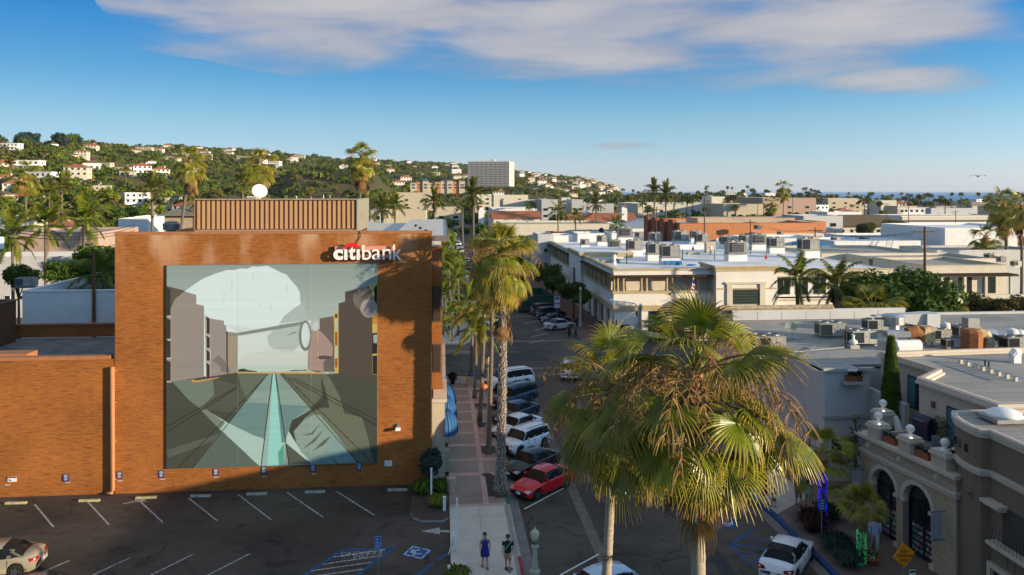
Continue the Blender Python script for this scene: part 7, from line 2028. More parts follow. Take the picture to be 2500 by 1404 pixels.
def car_meshes(kind):
 if kind in _CAR:return _CAR[kind]
 P=PROF[kind];L,hw=P['L'],P['W']/2;out={}
 X=lambda u:(u-.5)*L
 zb=.22 if kind in('sedan','hatch')else .30
 fa,ra=.175,.80;R_=.33 if kind in('sedan','hatch')else .38
 us=sorted(set([s[0]for s in P['belt']]+[fa+(R_+.06)/L*math.cos(math.pi*k/8)for k in range(9)]+[ra+(R_+.06)/L*math.cos(math.pi*k/8)for k in range(9)]))
 def belt(u,k):
  b_=P['belt']
  for a,c in zip(b_,b_[1:]):
   if u<=c[0]+1e-9:t=(u-a[0])/(c[0]-a[0]);return a[k]*(1-t)+c[k]*t
  return b_[-1][k]
 b=MB();rows=[]
 for u in us:
  z,w=belt(u,1),belt(u,2)*hw
  lo=zb+(.10 if u<.03 or u>.98 else 0)
  for c in(fa,ra):
   dx=abs(u-c)*L
   if dx<R_+.06-1e-6:lo=max(lo,R_+math.sqrt((R_+.06)**2-dx**2))
  lo=min(lo,z-.12);m_=lo+(z-lo)*.45
  rows.append([(X(u),-w*.94,lo),(X(u),-w*1.0,lo*.6+m_*.4),(X(u),-w,m_),(X(u),-w*.975,z-.05),(X(u),-w*.90,z),(X(u),-w*.45,z+.035),(X(u),0,z+.045),(X(u),w*.45,z+.035),(X(u),w*.90,z),(X(u),w*.975,z-.05),(X(u),w,m_),(X(u),w*1.0,lo*.6+m_*.4),(X(u),w*.94,lo)])
 vs=[p for r in rows for p in r];n=13;fs=[]
 for i in range(len(rows)-1):
  for k in range(n-1):fs.append((i*n+k,i*n+k+1,(i+1)*n+k+1,(i+1)*n+k))
 fs+=[tuple(range(n)),tuple(reversed(range((len(rows)-1)*n,len(rows)*n)))]
 b.faces(vs,[tuple(reversed(f))for f in fs]);b.smooth=True;out['body']=b.mesh('body')
 u_=MB();u_.box(X(.04),X(.96),-hw*.80,hw*.80,zb-.04,.62,'black_trim');out['underbody']=u_.mesh('underbody')
 g=MB();rr=P['roof'];ring=[]
 for u,z,wf in rr:
  bz=belt(u,1)-.02;bw=belt(u,2)*hw*.93;tw=hw*wf
  ring.append([(X(u),-bw,min(bz,z)),(X(u),-(tw+(bw-tw)*.25),bz+(z-bz)*.72),(X(u),-tw*.9,z),(X(u),0,z+.02),(X(u),tw*.9,z),(X(u),(tw+(bw-tw)*.25),bz+(z-bz)*.72),(X(u),bw,min(bz,z))])
 vs=[p for r in ring for p in r];fs=[]
 for i in range(len(ring)-1):
  for k in range(6):fs.append((i*7+k,(i+1)*7+k,(i+1)*7+k+1,i*7+k+1))
 g.faces(vs,fs);out['windows']=g.mesh('windows')
 r=MB();vs=[];idx=[]
 for i in range(1,len(ring)-1-(kind=='sedan')):idx.append(i)
 top=[[(p[0],p[1]*1.015,p[2]+.012)for p in(ring[i][1],ring[i][2],ring[i][3],ring[i][4],ring[i][5])]for i in idx]
 for t in top:t[0]=(t[0][0],t[1][1]*1.07,t[1][2]-.07);t[4]=(t[4][0],t[3][1]*1.07,t[3][2]-.07)
 vs=[p for t in top for p in t];fs=[]
 for i in range(len(top)-1):
  for k in range(4):fs.append((i*5+k,(i+1)*5+k,(i+1)*5+k+1,i*5+k+1))
 r.faces(vs,fs);r.smooth=True;out['roof_panel']=r.mesh('roof_panel')
 pl=MB()
 def side_pt(u,f,s):
  for a,c,A_,C_ in zip(rr,rr[1:],ring,ring[1:]):
   if a[0]<=u<=c[0]:
    t=(u-a[0])/(c[0]-a[0]);p=[Vector(A_[k]).lerp(Vector(C_[k]),t)for k in(0,1,2)]
    q=p[0].lerp(p[1],f/.72)if f<.72 else p[1].lerp(p[2],(f-.72)/.28)
    return Vector((q.x,q.y*1.012*(1 if s<0 else-1),q.z))
 for s in(-1,1):
  for u in P['pil'][1:]:
   a,c=side_pt(u,0,s),side_pt(u,.95,s);w=.045 if u!=P['pil'][2]else .09
   pl.face([a+Vector((-w,0,0)),a+Vector((w,0,0)),c+Vector((w,0,.0)),c+Vector((-w,0,0))]);pl.face([c+Vector((-w,0,0)),c+Vector((w,0,.0)),a+Vector((w,0,0)),a+Vector((-w,0,0))])
  i0,i1=ring[0],ring[1];m=-1 if s>0 else 1
  for A_,C_,ww in((i0,i1,.055),(ring[-1],ring[-2],.10)):
   pts=[Vector(A_[0]),Vector(C_[1]),Vector(C_[2])]
   for p,q in zip(pts,pts[1:]):
    P_,Q_=Vector((p.x,p.y*1.015*m,p.z)),Vector((q.x,q.y*1.015*m,q.z+.01));d=Vector((ww,0,0));e=Vector((0,-.05*m*-1,.0))
    pl.face([P_-d,P_+d,Q_+d,Q_-d]);pl.face([Q_-d,Q_+d,P_+d,P_-d]);pl.face([P_,Q_,Q_-Vector((0,.06*Q_.y/abs(Q_.y),0)),P_-Vector((0,.06*P_.y/abs(P_.y),0))])
 out['pillars']=pl.mesh('pillar')
 w=MB();w.tube([(0,-.11,0),(0,.11,0)],R_,20,'tyre');out['tyre']=w.mesh('wheel')
 w=MB();w.tube([(0,-.125,0),(0,-.10,0)],R_*.68,16,'black_trim')
 for k in range(5):
  a=k*1.2566;c,s=math.cos(a),math.sin(a);q=.05
  w.faces([(-s*q,-.135,c*q),(s*q,-.135,-c*q),(c*R_*.64+s*q,-.13,s*R_*.64-c*q),(c*R_*.64-s*q,-.13,s*R_*.64+c*q)],[(0,1,2,3),(3,2,1,0)],'rim')
 w.lathe([(.001,0)],3,'rim');out['rim']=w.mesh('rim');out['P']=(P,X,hw,R_,fa,ra,belt,zb)
 _CAR[kind]=out
 return out
def car(kind,label,x,y,heading,col,name='parked_car',cat='car',roofrack=False,blackroof=None,lo=False,z=0,group=None):
 """heading: the way the nose points, degrees from +x"""
 m=car_meshes(kind);P,X,hw,R_,fa,ra,belt,zb=m['P'];pm=MATS[col]
 t=thing(name,label,cat,(x,y,z),R(heading+180),group)
 def put(me,nm,mm,parent=t,loc=None):
  o=link(nm,me,parent,loc)
  if not me.materials:me.materials.append(None)
  if mm is not None:
   o.material_slots[0].link='OBJECT';o.material_slots[0].material=mm
  return o
 body=put(m['body'],'body',pm);put(m['underbody'],'underbody',None);put(m['windows'],'windows',MATS['car_glass']);put(m['roof_panel'],'roof_panel',MATS[blackroof]if blackroof else pm);put(m['pillars'],'pillar',pm)
 for u in(fa,ra):
  for s in(-1,1):
   w=link('wheel',m['tyre'],t,(X(u),s*(hw-.13),R_),0 if s<0 else math.pi);link('rim',m['rim'],w)
 if lo:return t
 z0=belt(.04,1);z1=belt(.97,1)
 for s in(-1,1):
  y0,y1=sorted((s*hw*.52,s*hw*.90))
  b=MB();b.prism([(X(.0)-.006,y0),(X(.035),y0),(X(.07),y1*1.0 if s>0 else y0),(X(.02),y1 if s>0 else y0)],0,0)if False else b.faces([(X(.003),s*hw*.50,z0-.16),(X(.012),s*hw*.86,z0-.13),(X(.07),s*hw*.97,z0-.02),(X(.05),s*hw*.9,z0+.045),(X(.015),s*hw*.55,z0+.0)],[(0,1,2,3,4),(4,3,2,1,0)],'lens')
  b.build('headlight',t)
  b=MB();b.faces([(X(1.002),s*hw*.48,z1-.22),(X(1.0),s*hw*.84,z1-.24),(X(.955),s*hw*.975,z1-.20),(X(.94),s*hw*.96,z1-.05),(X(.99),s*hw*.86,z1-.03),(X(1.003),s*hw*.50,z1-.07)],[(0,1,2,3,4,5),(5,4,3,2,1,0)],'tail_red');b.build('taillight',t)
  b=MB();b.box(X(.345),X(.375),min(s*hw*.98,s*hw*1.14),max(s*hw*.98,s*hw*1.14),belt(.36,1)-.0,belt(.36,1)+.13,pm,.01);b.build('wing_mirror',t)
  b=MB()
  for u in(.37,.55,.73):b.box(X(u)-.006,X(u)+.006,min(s*hw*.99,s*hw*1.003),max(s*hw*.99,s*hw*1.003),zb+.18,belt(u,1)-.08,'black_trim')
  b.build('door_seam',body)
  for u in(.51,.69):q=bx('door_handle',X(u)-.09,X(u)+.05,min(s*hw*.985,s*hw*1.02),max(s*hw*.985,s*hw*1.02),belt(u,1)-.17,belt(u,1)-.14,'black_trim' if kind=='jeep' else pm,t)
  if roofrack:b=MB();b.tube([(X(.42),s*hw*.66,P['H']+.05),(X(.88),s*hw*.66,P['H']+.03)],.022,5,'black_trim');b.build('roof_rail',t)
 b=MB();b.faces([(X(.0)-.012,-hw*.42,.50),(X(.0)-.012,hw*.42,.50),(X(.004)-.006,hw*.40,z0-.08),(X(.004)-.006,-hw*.40,z0-.08)],[(3,2,1,0),(0,1,2,3)],'black_trim')
 b.box(X(.0)-.02,X(.03),-hw*.62,hw*.62,zb+.10,zb+.19,'black_trim');b.build('grille',t)
 for u,z_ in((0,.46),(1,.60)):b=MB();xx=X(u)+(-.035 if u==0 else .012);b.box(xx,xx+.022,-.16,.16,z_-.08,z_+.08,'plate_white');b.build('number_plate',t)
 b=MB();b.lathe([(.055,0),(.05,.012)],12,'rim');o=b.build('badge',t);o.location=(X(0)-.01,0,z0-.04);o.rotation_euler=(0,R(-90),0)
 return t
for nm,c in dict(paint_red=(.60,.008,.016),paint_white=(.74,.75,.77),paint_black=(.010,.012,.016),paint_navy=(.012,.035,.065),paint_silver=(.42,.42,.41),paint_gold=(.30,.26,.19),paint_grey=(.13,.14,.15),paint_paleblue=(.45,.55,.68),paint_pink=(.30,.24,.29),paint_maroon=(.10,.02,.02)).items():paint(nm,c)
def carpx(kind,label,pf,pr,col,**k):
 """place by the ground points below nose and tail"""
 a,c=Vector(ground(*pf)),Vector(ground(*pr));mid=(a+c)/2;h=math.degrees(math.atan2(a.y-c.y,a.x-c.x))
 return car(kind,label,mid.x,mid.y,h,col,**k)
def vehicles():
 H=222
 def bay(kind,label,px,py,col,h=H,**k):
  x,y=ground(px,py);return car(kind,label,x,y,h,col,**k)
 bay('sedan','red sedan parked nose in at the left kerb, nearest of its row',1326,1196,'paint_red')
 bay('sedan','black sedan parked between the red sedan and the white boxy small suv',1297,1150,'paint_black')
 bay('jeep','white boxy small suv with round headlights behind the black sedan',1280,1098,'paint_white',roofrack=True)
 bay('sedan','white fastback car half hidden between the pale palm trunk and the boxy suv',1262,1058,'paint_white')
 bay('sedan','dark blue sedan in the bay row behind the white fastback',1258,1022,'paint_navy')
 bay('suv','dark blue black suv next to the big white suv',1252,988,'paint_navy',roofrack=True)
 bay('suv','large white suv with black windows at the far end of the bay row',1242,945,'paint_white',roofrack=True,h=205)
 bay('suv','white pickup like suv standing in the junction behind the palm leaves',1394,918,'paint_white',h=78)
 x,y=ground(1922,1385);car('sedan','white sedan seen from behind, parked nose in at the blue kerb',x,y,51,'paint_white')
 x,y=ground(1458,1472);car('hatch','pale blue car with only its roof in view behind the slim palm trunk',x,y,205,'paint_paleblue')
 x,y=ground(-22,1398);car('sedan','silver grey sedan entering the picture at the lower left corner',x,y,186,'paint_gold')
 x,y=ground(62,1492);car('sedan','car roof in pale violet cut by the bottom edge beside the silver sedan',x,y,182,'paint_pink')
 x,y=ground(1672,1128);car('suv','white van like car half hidden behind the largest palm trunk',x,y,55,'paint_white')
 x,y=ground(1760,1175);car('sedan','dark sedan hidden behind hanging fronds near the blue kerb',x,y,52,'paint_black')
 for i,(px,py,k,c,lab)in enumerate([(1366,803,'sedan','paint_silver','silver gold sedan at the head of the row beside the white building'),(1356,789,'sedan','paint_navy','dark blue sedan behind the silver gold sedan'),(1344,777,'suv','paint_black','black suv in the row beside the green container'),(1330,767,'suv','paint_maroon','dark red suv right next to the green container')]):
  x,y=ground(px,py);car(k,lab,x,y,28,c)
 car('sedan','white car beyond the green container',*ground(1310,728),30,'paint_silver',lo=True)
 rs=random.Random(2);cols=['paint_white','paint_silver','paint_white','paint_black','paint_grey','paint_navy','paint_white']
 g='cars parked along the far street'
 for i in range(24):
  y=112+i*3.4+(i>9)*14;x=6.6+.2*(i%2);c=cols[i%7];k=rs.choice(('sedan','suv','hatch'))
  car(k,{'w':'white','s':'silver','b':'black','g':'grey','n':'dark blue'}[c[6]]+' '+{'sedan':'sedan','suv':'suv','hatch':'hatchback'}[k]+' in the angled row along the left side of the far street',x,y,220,c,lo=True,group=g)
 for i in range(16):
  y=215+i*9;c=cols[(i*3)%7];k=rs.choice(('sedan','suv','hatch'))
  car(k,{'w':'white','s':'silver','b':'black','g':'grey','n':'dark blue'}[c[6]]+' '+{'sedan':'sedan','suv':'suv','hatch':'hatchback'}[k]+(' far up the street by the left kerb' if i%2 else ' far up the street by the right kerb'),5.6 if i%2 else 16.0,y,265+rs.uniform(-4,4),c,lo=True,group=g)
 x,y=ground(1147,600+8);car('sedan','white car driving alone up the middle of the far street',11.5,160,90,'paint_white',lo=True)
 x,y=14.5,124.6;t=thing('green_container','dark green open top rubbish container parked on the street behind the row of dark cars','container',(x,y+4,0),R(4));gm=mat('container_green',(.015,.06,.04),.5,.2,2)
 q=MB();q.ring([(-3.2,-5),(2.6,-5),(2.6,5),(-3.2,5)],[(-3.1,-4.9),(2.5,-4.9),(2.5,4.9),(-3.1,4.9)],.25,2.5,gm);q.build('wall',t);bx('floor',-3.1,2.5,-4.9,4.9,.2,.3,gm,t)
 q=MB();q.box(-.05,.05,-.06,0,.3,2.4,gm);me=q.mesh('rib')
 for i in range(10):link('rib',me,t,(-3.0+i*.6,-5.001,0))
 q=MB();q.ring([(-3.3,-5.1),(2.7,-5.1),(2.7,5.1),(-3.3,5.1)],[(-3.1,-4.9),(2.5,-4.9),(2.5,4.9),(-3.1,4.9)],2.501,2.62,gm);q.build('rim',t)
vehicles()
# people
mat('skin',(.45,.24,.15),.6,.08);mat('hair_brown',(.05,.025,.012),.6);mat('hair_dark',(.012,.009,.008),.6);mat('sandal',(.12,.07,.04),.7)
def skin_mesh(name,verts,edges,radii,m,sub=2):
 me=bpy.data.meshes.new(name);me.from_pydata([tuple(v)for v in verts],edges,[]);o=bpy.data.objects.new(name,me);COL.objects.link(o)
 s=o.modifiers.new('s','SKIN');s.use_smooth_shade=True
 for v,r in zip(me.skin_vertices[0].data,radii):v.radius=(r,r)if isinstance(r,(int,float))else r
 me.skin_vertices[0].data[0].use_root=True
 if sub:d=o.modifiers.new('d','SUBSURF');d.levels=sub;d.render_levels=sub
 dg=bpy.context.evaluated_depsgraph_get();dg.update();out=bpy.data.meshes.new_from_object(o.evaluated_get(dg));bpy.data.objects.remove(o)
 out.materials.clear();out.materials.append(MATS[m]);out.polygons.foreach_set('use_smooth',[True]*len(out.polygons));out.name=name
 return out
def person(label,x,y,z,rz,pose='walk',top=(.02,.02,.02),bottom=(.35,.28,.18),dress=False,hair='hair_brown',long_hair=False,h=1.72,step=.22,arms=0.0,short=True,group=None,extra=None):
 """front is -y in the local frame"""
 t=thing('person',label,'person',(x,y,z),rz,group);t.scale=(h/1.72,)*3;k=step
 tm=mat('cloth_%d'%(abs(hash(top))%99999),top,.85,.08,3);bm_=mat('cloth_%d'%(abs(hash(bottom))%99999),bottom,.85,.08,3)
 V=[(0,0,.92),(0,0,1.10),(0,0,1.30),(0,0,1.43),(0,-.01,1.52)];r=[(.15,.11),(.125,.09),(.155,.10),(.07,.06),(.05,.05)];E=[(0,1),(1,2),(2,3),(3,4)]
 for s in(-1,1):
  f=s*k;i=len(V)
  V+=[(s*.09,0,.86),(s*.10,-f*.45,.48+.02*abs(f)),(s*.105,-f*.9+(.05 if f<0 else 0),.09),(s*.115,-f*.9-.13+(.05 if f<0 else 0),.035)];r+=[(.095,.095),.06,.04,(.045,.03)]
  E+=[(0,i),(i,i+1),(i+1,i+2),(i+2,i+3)]
  i=len(V);a=arms;f2=-f
  V+=[(s*.19,0,1.38),(s*(.25+a*.1),-f2*.25,1.12),(s*(.25-a*.15),-f2*.55-.06-a*.15,.88+a*.22),(s*(.245-a*.15),-f2*.6-.085-a*.18,.80+a*.24)];r+=[.06,.042,.028,(.033,.02)]
  E+=[(2,i),(i,i+1),(i+1,i+2),(i+2,i+3)]
  base=V[i+3]
  for q in range(4):
   j=len(V);ox=(q-1.5)*.018;L=(.06,.07,.068,.052)[q];V+=[(base[0]+ox*.4,base[1]+ox,base[2]-.035),(base[0]+ox*.4-s*.012,base[1]+ox-.006,base[2]-.035-L)];r+=[.0095,.007];E+=[(i+3,j),(j,j+1)]
  j=len(V);V+=[(base[0]-s*.01,base[1]-.035,base[2]-.005),(base[0]-s*.014,base[1]-.052,base[2]-.04)];r+=[.010,.008];E+=[(i+3,j),(j,j+1)]
 link('body',skin_mesh('body',V,E,r,'skin'),t)
 b=MB();n=14;hd=[]
 for i in range(n+1):
  a=math.pi*i/n;hd.append((.098*math.sin(a)**.85*(1-.16*(math.cos(a)>.2)*1)+.001,1.615-.118*math.cos(a)))
 b.lathe(hd,16,'skin');b.tube([(0,-.085,1.63),(0,-.112,1.595)],[.012,.019],6,'skin');
 for s in(-1,1):b.lathe([(.012,0),(.02,.02),(.012,.045)],6,'skin',(s*.092,0,1.59))
 b.smooth=True;hdo=b.build('head',t)
 q=MB()
 for s in(-1,1):q.box(s*.034-.022,s*.034+.022,-.104,-.090,1.618,1.642,'dark_metal')
 q.box(-.028,.028,-.100,-.088,1.553,1.562,mat('lip',(.3,.09,.07),.5));q.build('face_detail',hdo)
 b=MB();b.lathe([(.10,1.64),(.112,1.68),(.098,1.725),(.055,1.752),(.002,1.757)],14,hair,(0,.014,0));b.lathe([(.06,1.52),(.09,1.58),(.10,1.65),(.02,1.66)],12,hair,(0,.04,0))
 if long_hair:b.tube([(0,.06,1.66),(.02,.10,1.50),(.05,.09,1.36)],[.07,.06,.03],8,hair)
 b.smooth=True;b.build('hair',t)
 c=MB();n=18
 def loop(z,rx,ry,cx=0,cy=0):return[(cx+rx*math.cos(2*math.pi*i/n),cy+ry*math.sin(2*math.pi*i/n),z)for i in range(n)]
 def loft(loops,m):
  vs=[p for l in loops for p in l];c.faces(vs,[(i*n+j,i*n+(j+1)%n,(i+1)*n+(j+1)%n,(i+1)*n+j)for i in range(len(loops)-1)for j in range(n)],m)
 if dress:loft([loop(.58,.24,.19),loop(.75,.22,.17),loop(.95,.19,.15),loop(1.10,.155,.12),loop(1.27,.185,.13),loop(1.38,.15,.095),loop(1.43,.10,.07)],tm)
 else:loft([loop(.86,.195,.145),loop(.98,.19,.14),loop(1.12,.175,.125),loop(1.3,.205,.13),loop(1.40,.18,.10),loop(1.46,.09,.07)],tm)
 c.smooth=True;c.build('dress' if dress else 'shirt',t)
 if not dress:
  c=MB()
  for s in(-1,1):
   f=s*k;c.tube([(s*.20,0,1.40),(s*.255,f*.13,1.24 if short else 1.0)],[.078,.066],9,tm)
   if not short:c.tube([(s*.255,f*.2,1.12),(s*.25,f*.5-.05,.90)],[.056,.045],8,tm)
  c.smooth=True;c.build('sleeve',t)
  c=MB();loft([loop(.80,.175,.125),loop(.92,.18,.13),loop(.97,.175,.125)],bm_)
  for s in(-1,1):
   f=s*k;c.tube([(s*.09,0,.90),(s*.10,-f*.3,.66),(s*.102,-f*.45,.50)]+([(s*.105,-f*.9,.10)]if bottom[0]<.0 or arms>5 or extra=='long' else[]),[.11,.095,.088]+([.07]if extra=='long' else[]),10,bm_)
  c.smooth=True;c.build('trousers',t)
 c=MB()
 for s in(-1,1):
  f=s*k;yy=-f*.9+(.05 if f<0 else 0);c.box(s*.112-.05,s*.112+.05,yy-.19,yy+.07,.0,.035,'sandal')
 c.build('shoe',t)
 return t
def people():
 x,y=ground(1184,1391);person('woman in a blue dress walking on the concrete pavement towards the viewer',x,y,.125,R(3),top=(.015,.02,.20),dress=True,long_hair=True,h=1.72,step=.14)
 x,y=ground(1240,1396);p=person('man in black shirt and khaki shorts with a teal strap beside the woman in blue',x,y,.125,R(-8),top=(.008,.012,.012),bottom=(.36,.27,.16),hair='hair_dark',h=1.70,step=.2)
 s=MB();s.tube([(.13,-.10,1.42),(0,-.142,1.22),(-.14,-.13,1.02)],[.03,.035,.03],6,mat('strap_teal',(.05,.30,.30),.6));s.build('strap',p)
 b=MB();b.box(-.075,.075,-.108,-.101,1.605,1.645,'dark_metal');b.build('sunglasses',p)
 x,y=ground(1390,824);person('person in dark clothes standing in the road by the silver gold sedan, left of two',x,y,0,R(160),top=(.02,.02,.03),bottom=(.015,.02,.04),hair='hair_dark',step=.12,extra='long')
 x,y=ground(1406,826);person('person in grey shirt and blue jeans standing in the road near the brick corner',x,y,0,R(170),top=(.10,.09,.08),bottom=(.02,.035,.07),hair='hair_dark',step=.16,extra='long',h=1.78)
 x,y=ground(2137,1352);person('man in a pale blue shirt and light trousers walking past the arched shop windows',x,y,.135,R(150),top=(.36,.45,.62),bottom=(.42,.42,.38),hair='hair_dark',step=.3,short=False,extra='long',h=1.80)
 for px,py,lab,tp,bt,hh,dr in[(1868,1232,'person in a striped pink dress on the pavement behind the hanging fronds',(.22,.05,.14),(.2,.1,.1),1.68,True),(1889,1238,'child in a turquoise top beside the person in pink',(.04,.30,.34),(.05,.2,.25),1.15,False),(1950,1234,'woman in dark top and blue shorts pointing beside the blue lit palm',(.012,.012,.015),(.02,.03,.12),1.66,False),(1972,1236,'woman in pale aqua top holding a red bag by the blue lit palm',(.30,.52,.52),(.35,.33,.32),1.66,False),(1858,1205,'person in a deep blue dress behind the hanging fronds',(.02,.06,.22),(.02,.05,.2),1.7,True)]:
  x,y=ground(px,py,.13);person(lab,x,y,.135,R(rs_.uniform(120,230)),top=tp,bottom=bt,h=hh,dress=dr,long_hair=hh>1.5,step=.12)
 for px,py,lab,tp in[(1497,812,'person in red top at the brick corner of the white building, half hidden by fronds',(.3,.08,.06)),(1505,814,'person in violet top walking beside the one in red',(.12,.10,.35)),(1094,768,'dark figure standing on the pavement behind the green umbrella',(.01,.01,.012)),(1112,776,'person in black clothes beside the green umbrella',(.01,.01,.012))]:
  x,y=ground(px,py,.1);person(lab,x,y,.13,R(rs_.uniform(0,200)),top=tp,bottom=(.03,.04,.08),step=.1,extra='long')
rs_=random.Random(6)
people()
# street furniture
def street_lamp(label,x,y,z,h=4.2,s=1.0):
 t=thing('street_lamp',label,'street lamp',(x,y,z));cream=mat('lamp_post_cream',(.40,.37,.29),.7,.1);t.scale=(s,)*3
 q=MB();q.lathe([(.26,0),(.26,.5),(.17,.6),(.15,.9),(.13,h-.9),(.11,h-.3),(.19,h-.28),(.19,h-.2),(.12,h-.18),(.13,h-.1)],14,cream);q.build('post',t)
 q=MB();q.lathe([(.15,0),(.16,.06),(.12,.08)],14,'kerb_green');o=q.build('collar',t);o.location=(0,0,h-.08)
 q=MB();q.lathe([(.12,0),(.20,.22),(.22,.42),(.16,.52),(.06,.58),(.03,.66),(.01,.72)],16,mat('lamp_globe',(.52,.47,.30),.4,.05));q.smooth=True;o=q.build('globe',t);o.location=(0,0,h)
 return t
def furniture():
 x,y=G(1306,38.6);street_lamp('cream street lamp with acorn globe at the red kerb near the walking couple',x,y,.1,Zp(1322,38.6)-.1,1.0)
 x,y=ground(1193,1058);street_lamp('cream street lamp with orange flower basket among the palm trunks',x,y,.1,5.2);q=MB();q.lathe([(.1,0),(.3,.25),(.25,.4),(.05,.5)],10,'stucco_orange');o=q.build('flower_basket');o.location=(x-.35,y,3.4);tag(o,'orange flower basket hanging on the street lamp among the palm trunks','flower basket')
 x,y=ground(1417,800);street_lamp('cream street lamp on the red brick corner beside the parked row',x,y,.13,4.9)
 x,y=G(1564,101);street_lamp('cream street lamp before the shop windows of the white building',x,y,.13,Zp(756,101));
 x,y=G(923,38.8);t=thing('parking_sign','blue accessible parking sign on a thin post in the parking lot','sign',(x,y,0));zt=Zp(1308,38.8)
 q=MB();q.tube([(0,0,0),(0,0,zt-.05)],.03,6,'grey_metal');q.build('post',t);bx('panel',-.155,.155,-.055,-.035,zt-.62,zt,mat('sign_blue',(.01,.12,.45),.4,.05),t)
 q=MB();q.box(-.06,-.03,-.062,-.057,zt-.12,zt-.08,'white_paint')
 for i in range(10):a=.3+i*.5;c,s=math.cos(a),math.sin(a);q.box(.0+c*.055-.01,.0+c*.055+.01,-.062,-.057,zt-.2+s*.05-.01,zt-.2+s*.05+.01,'white_paint')
 q.box(-.05,-.035,-.062,-.057,zt-.2,zt-.12,'white_paint');q.box(-.05,.01,-.062,-.057,zt-.155,zt-.14,'white_paint');q.build('wheelchair_symbol',t)
 for i,s in enumerate(('PARKING','ONLY','MINIMUM','FINE')):me=char_mesh(s,.2 if i%2==0 else .14,.05,.006,'white_paint');link('lettering',me,t,(-.1 if i%2==0 else-.07,-.0555,zt-.33-i*.075))
 q=MB();q.ring([(-.15,-.3),(.15,-.3),(.15,.3),(-.15,.3)],[(-.14,-.29),(.14,-.29),(.14,.29),(-.14,.29)],0,.004,'white_paint');o=q.build('border',t);o.rotation_euler=(R(90),0,0);o.location=(0,-.056,zt-.31)
 Y=36.5;x,y=G(2207,Y);z=Zp(1355,Y);t=thing('construction_sign','orange diamond sign reading ROAD CONSTRUCTION AHEAD tilted beside the salon','sign',(x,y,0),R(8))
 q=MB();q.tube([(0,.05,0),(0,.05,z-.2)],.03,6,'grey_metal');q.build('post',t);q=MB();q.box(-.42,.42,-.012,.012,-.42,.42,mat('sign_orange',(.85,.30,.01),.5,.05));o=q.build('panel',t);o.location=(0,0,z);o.rotation_euler=(0,R(38),0)
 q=MB();q.ring([(-.40,-.40),(.40,-.40),(.40,.40),(-.40,.40)],[(-.385,-.385),(.385,-.385),(.385,.385),(-.385,.385)],.013,.017,'black_trim');o2=q.build('border',t);o2.rotation_euler=(R(90),R(38),0);o2.rotation_mode='YXZ';o2.location=(0,0,z)
 for i,(s,w)in enumerate((('ROAD',.34),('CONSTRUCTION',.84),('AHEAD',.46))):
  me=char_mesh(s,w,.12,.006,'black_trim');o=link('lettering',me,t);a=R(-8);o.rotation_euler=(0,R(8),0);yy=.15-i*.2;o.location=(-w/2*math.cos(a)*1.0,-.014,z+yy-.04+.5*w*math.sin(-a))
 x,y=G(2219,36.5);t=thing('parking_plate','small green and white plate sign below the orange diamond sign','sign',(x+.05,y-.2,0));z2=Zp(1386,36.5);bx('panel',-.15,.15,-.01,.01,z2-.5,z2,'white_paint',t);bx('green_panel',-.13,.13,-.015,-.011,z2-.14,z2-.02,'kerb_green',t);q=MB();q.tube([(0,.03,0),(0,.03,z2)],.025,6,'grey_metal');q.build('post',t)
 x,y=ground(2008,1325);t=thing('blue_post_sign','blue accessible parking sign on a post in front of the blue lit palm','sign',(x-.05,y,0));z2=Zp(1215,F*19/(1325-466));q=MB();q.tube([(0,0,0),(0,0,z2)],.03,6,'grey_metal');q.build('post',t);bx('panel',-.16,.16,-.055,-.035,z2-.7,z2,'sign_blue',t)
 for i in range(4):bx('print',-.11,.11,-.06,-.056,z2-.15-i*.14,z2-.12-i*.14,'white_paint',t)
 x,y=ground(1102,1206);t=thing('litter_bin','round pink concrete litter bin at the edge of the brick paving','litter bin',(x,y,.12));q=MB();q.lathe([(.26,0),(.29,.85),(.31,.86),(.31,.92),(.2,.95)],18,mat('bin_pink',(.52,.33,.27),.85,.12,4,.2));q.build('drum',t);q=MB();q.lathe([(.2,0),(.18,.05),(.17,-.1)],14,'grey_metal');o=q.build('rim',t);o.location=(0,0,.92)
 def post(lab,px,py,h,w=.08,nm='white_post'):
  xx,yy=ground(px,py);t=thing(nm,lab,'post',(xx,yy,0));bx('shaft',-w,w,-w,w,0,h,'white_paint',t);bx('cap',-w*1.15,w*1.15,-w*1.15,w*1.15,h+.001,h+.03,'white_paint',t);return t
 post('short thick white post at the tip of the planted bed',1085,1252,.92,.085)
 post('tall slim white post standing in the ferns of the planted bed',1053,1224,2.0,.055)
 x,y=ground(1108,1352);t=thing('barrier_gate','white folding barrier post with slanted braces at the lot entrance','barrier',(x,y,0));bx('post',.12,.21,-.05,.05,0,2.9,'white_paint',t)
 for dx in(-.28,-.12):q=MB();q.tube([(dx,-.1,0),(.08,0,1.15)],.04,4,'white_paint');q.build('brace',t)
 bx('board',-.02,.06,-.3,.3,.5,1.05,'white_paint',t)
 x,y=ground(1086,1152);t=thing('utility_cabinet','grey green utility cabinet behind the litter bin','cabinet',(x-.1,y,.1));bx('body',-.35,.35,-.3,.3,0,1.35,'ac_green',t);bx('lid',-.38,.38,-.33,.33,1.352,1.45,'bin_pink',t)
 bed=MB();bed.prism([(-1.9,51.6),(-1.9,47.2),(-1.7,46.4),(-1.2,45.9),(.0,45.8),(.40,46.2),(.40,51.6)],0,.14,'kerb_concrete',mat('bed_soil',(.07,.05,.035),1,.3,4,.4));tag(bed.build('planting_bed'),kind='structure')
 rs=random.Random(14)
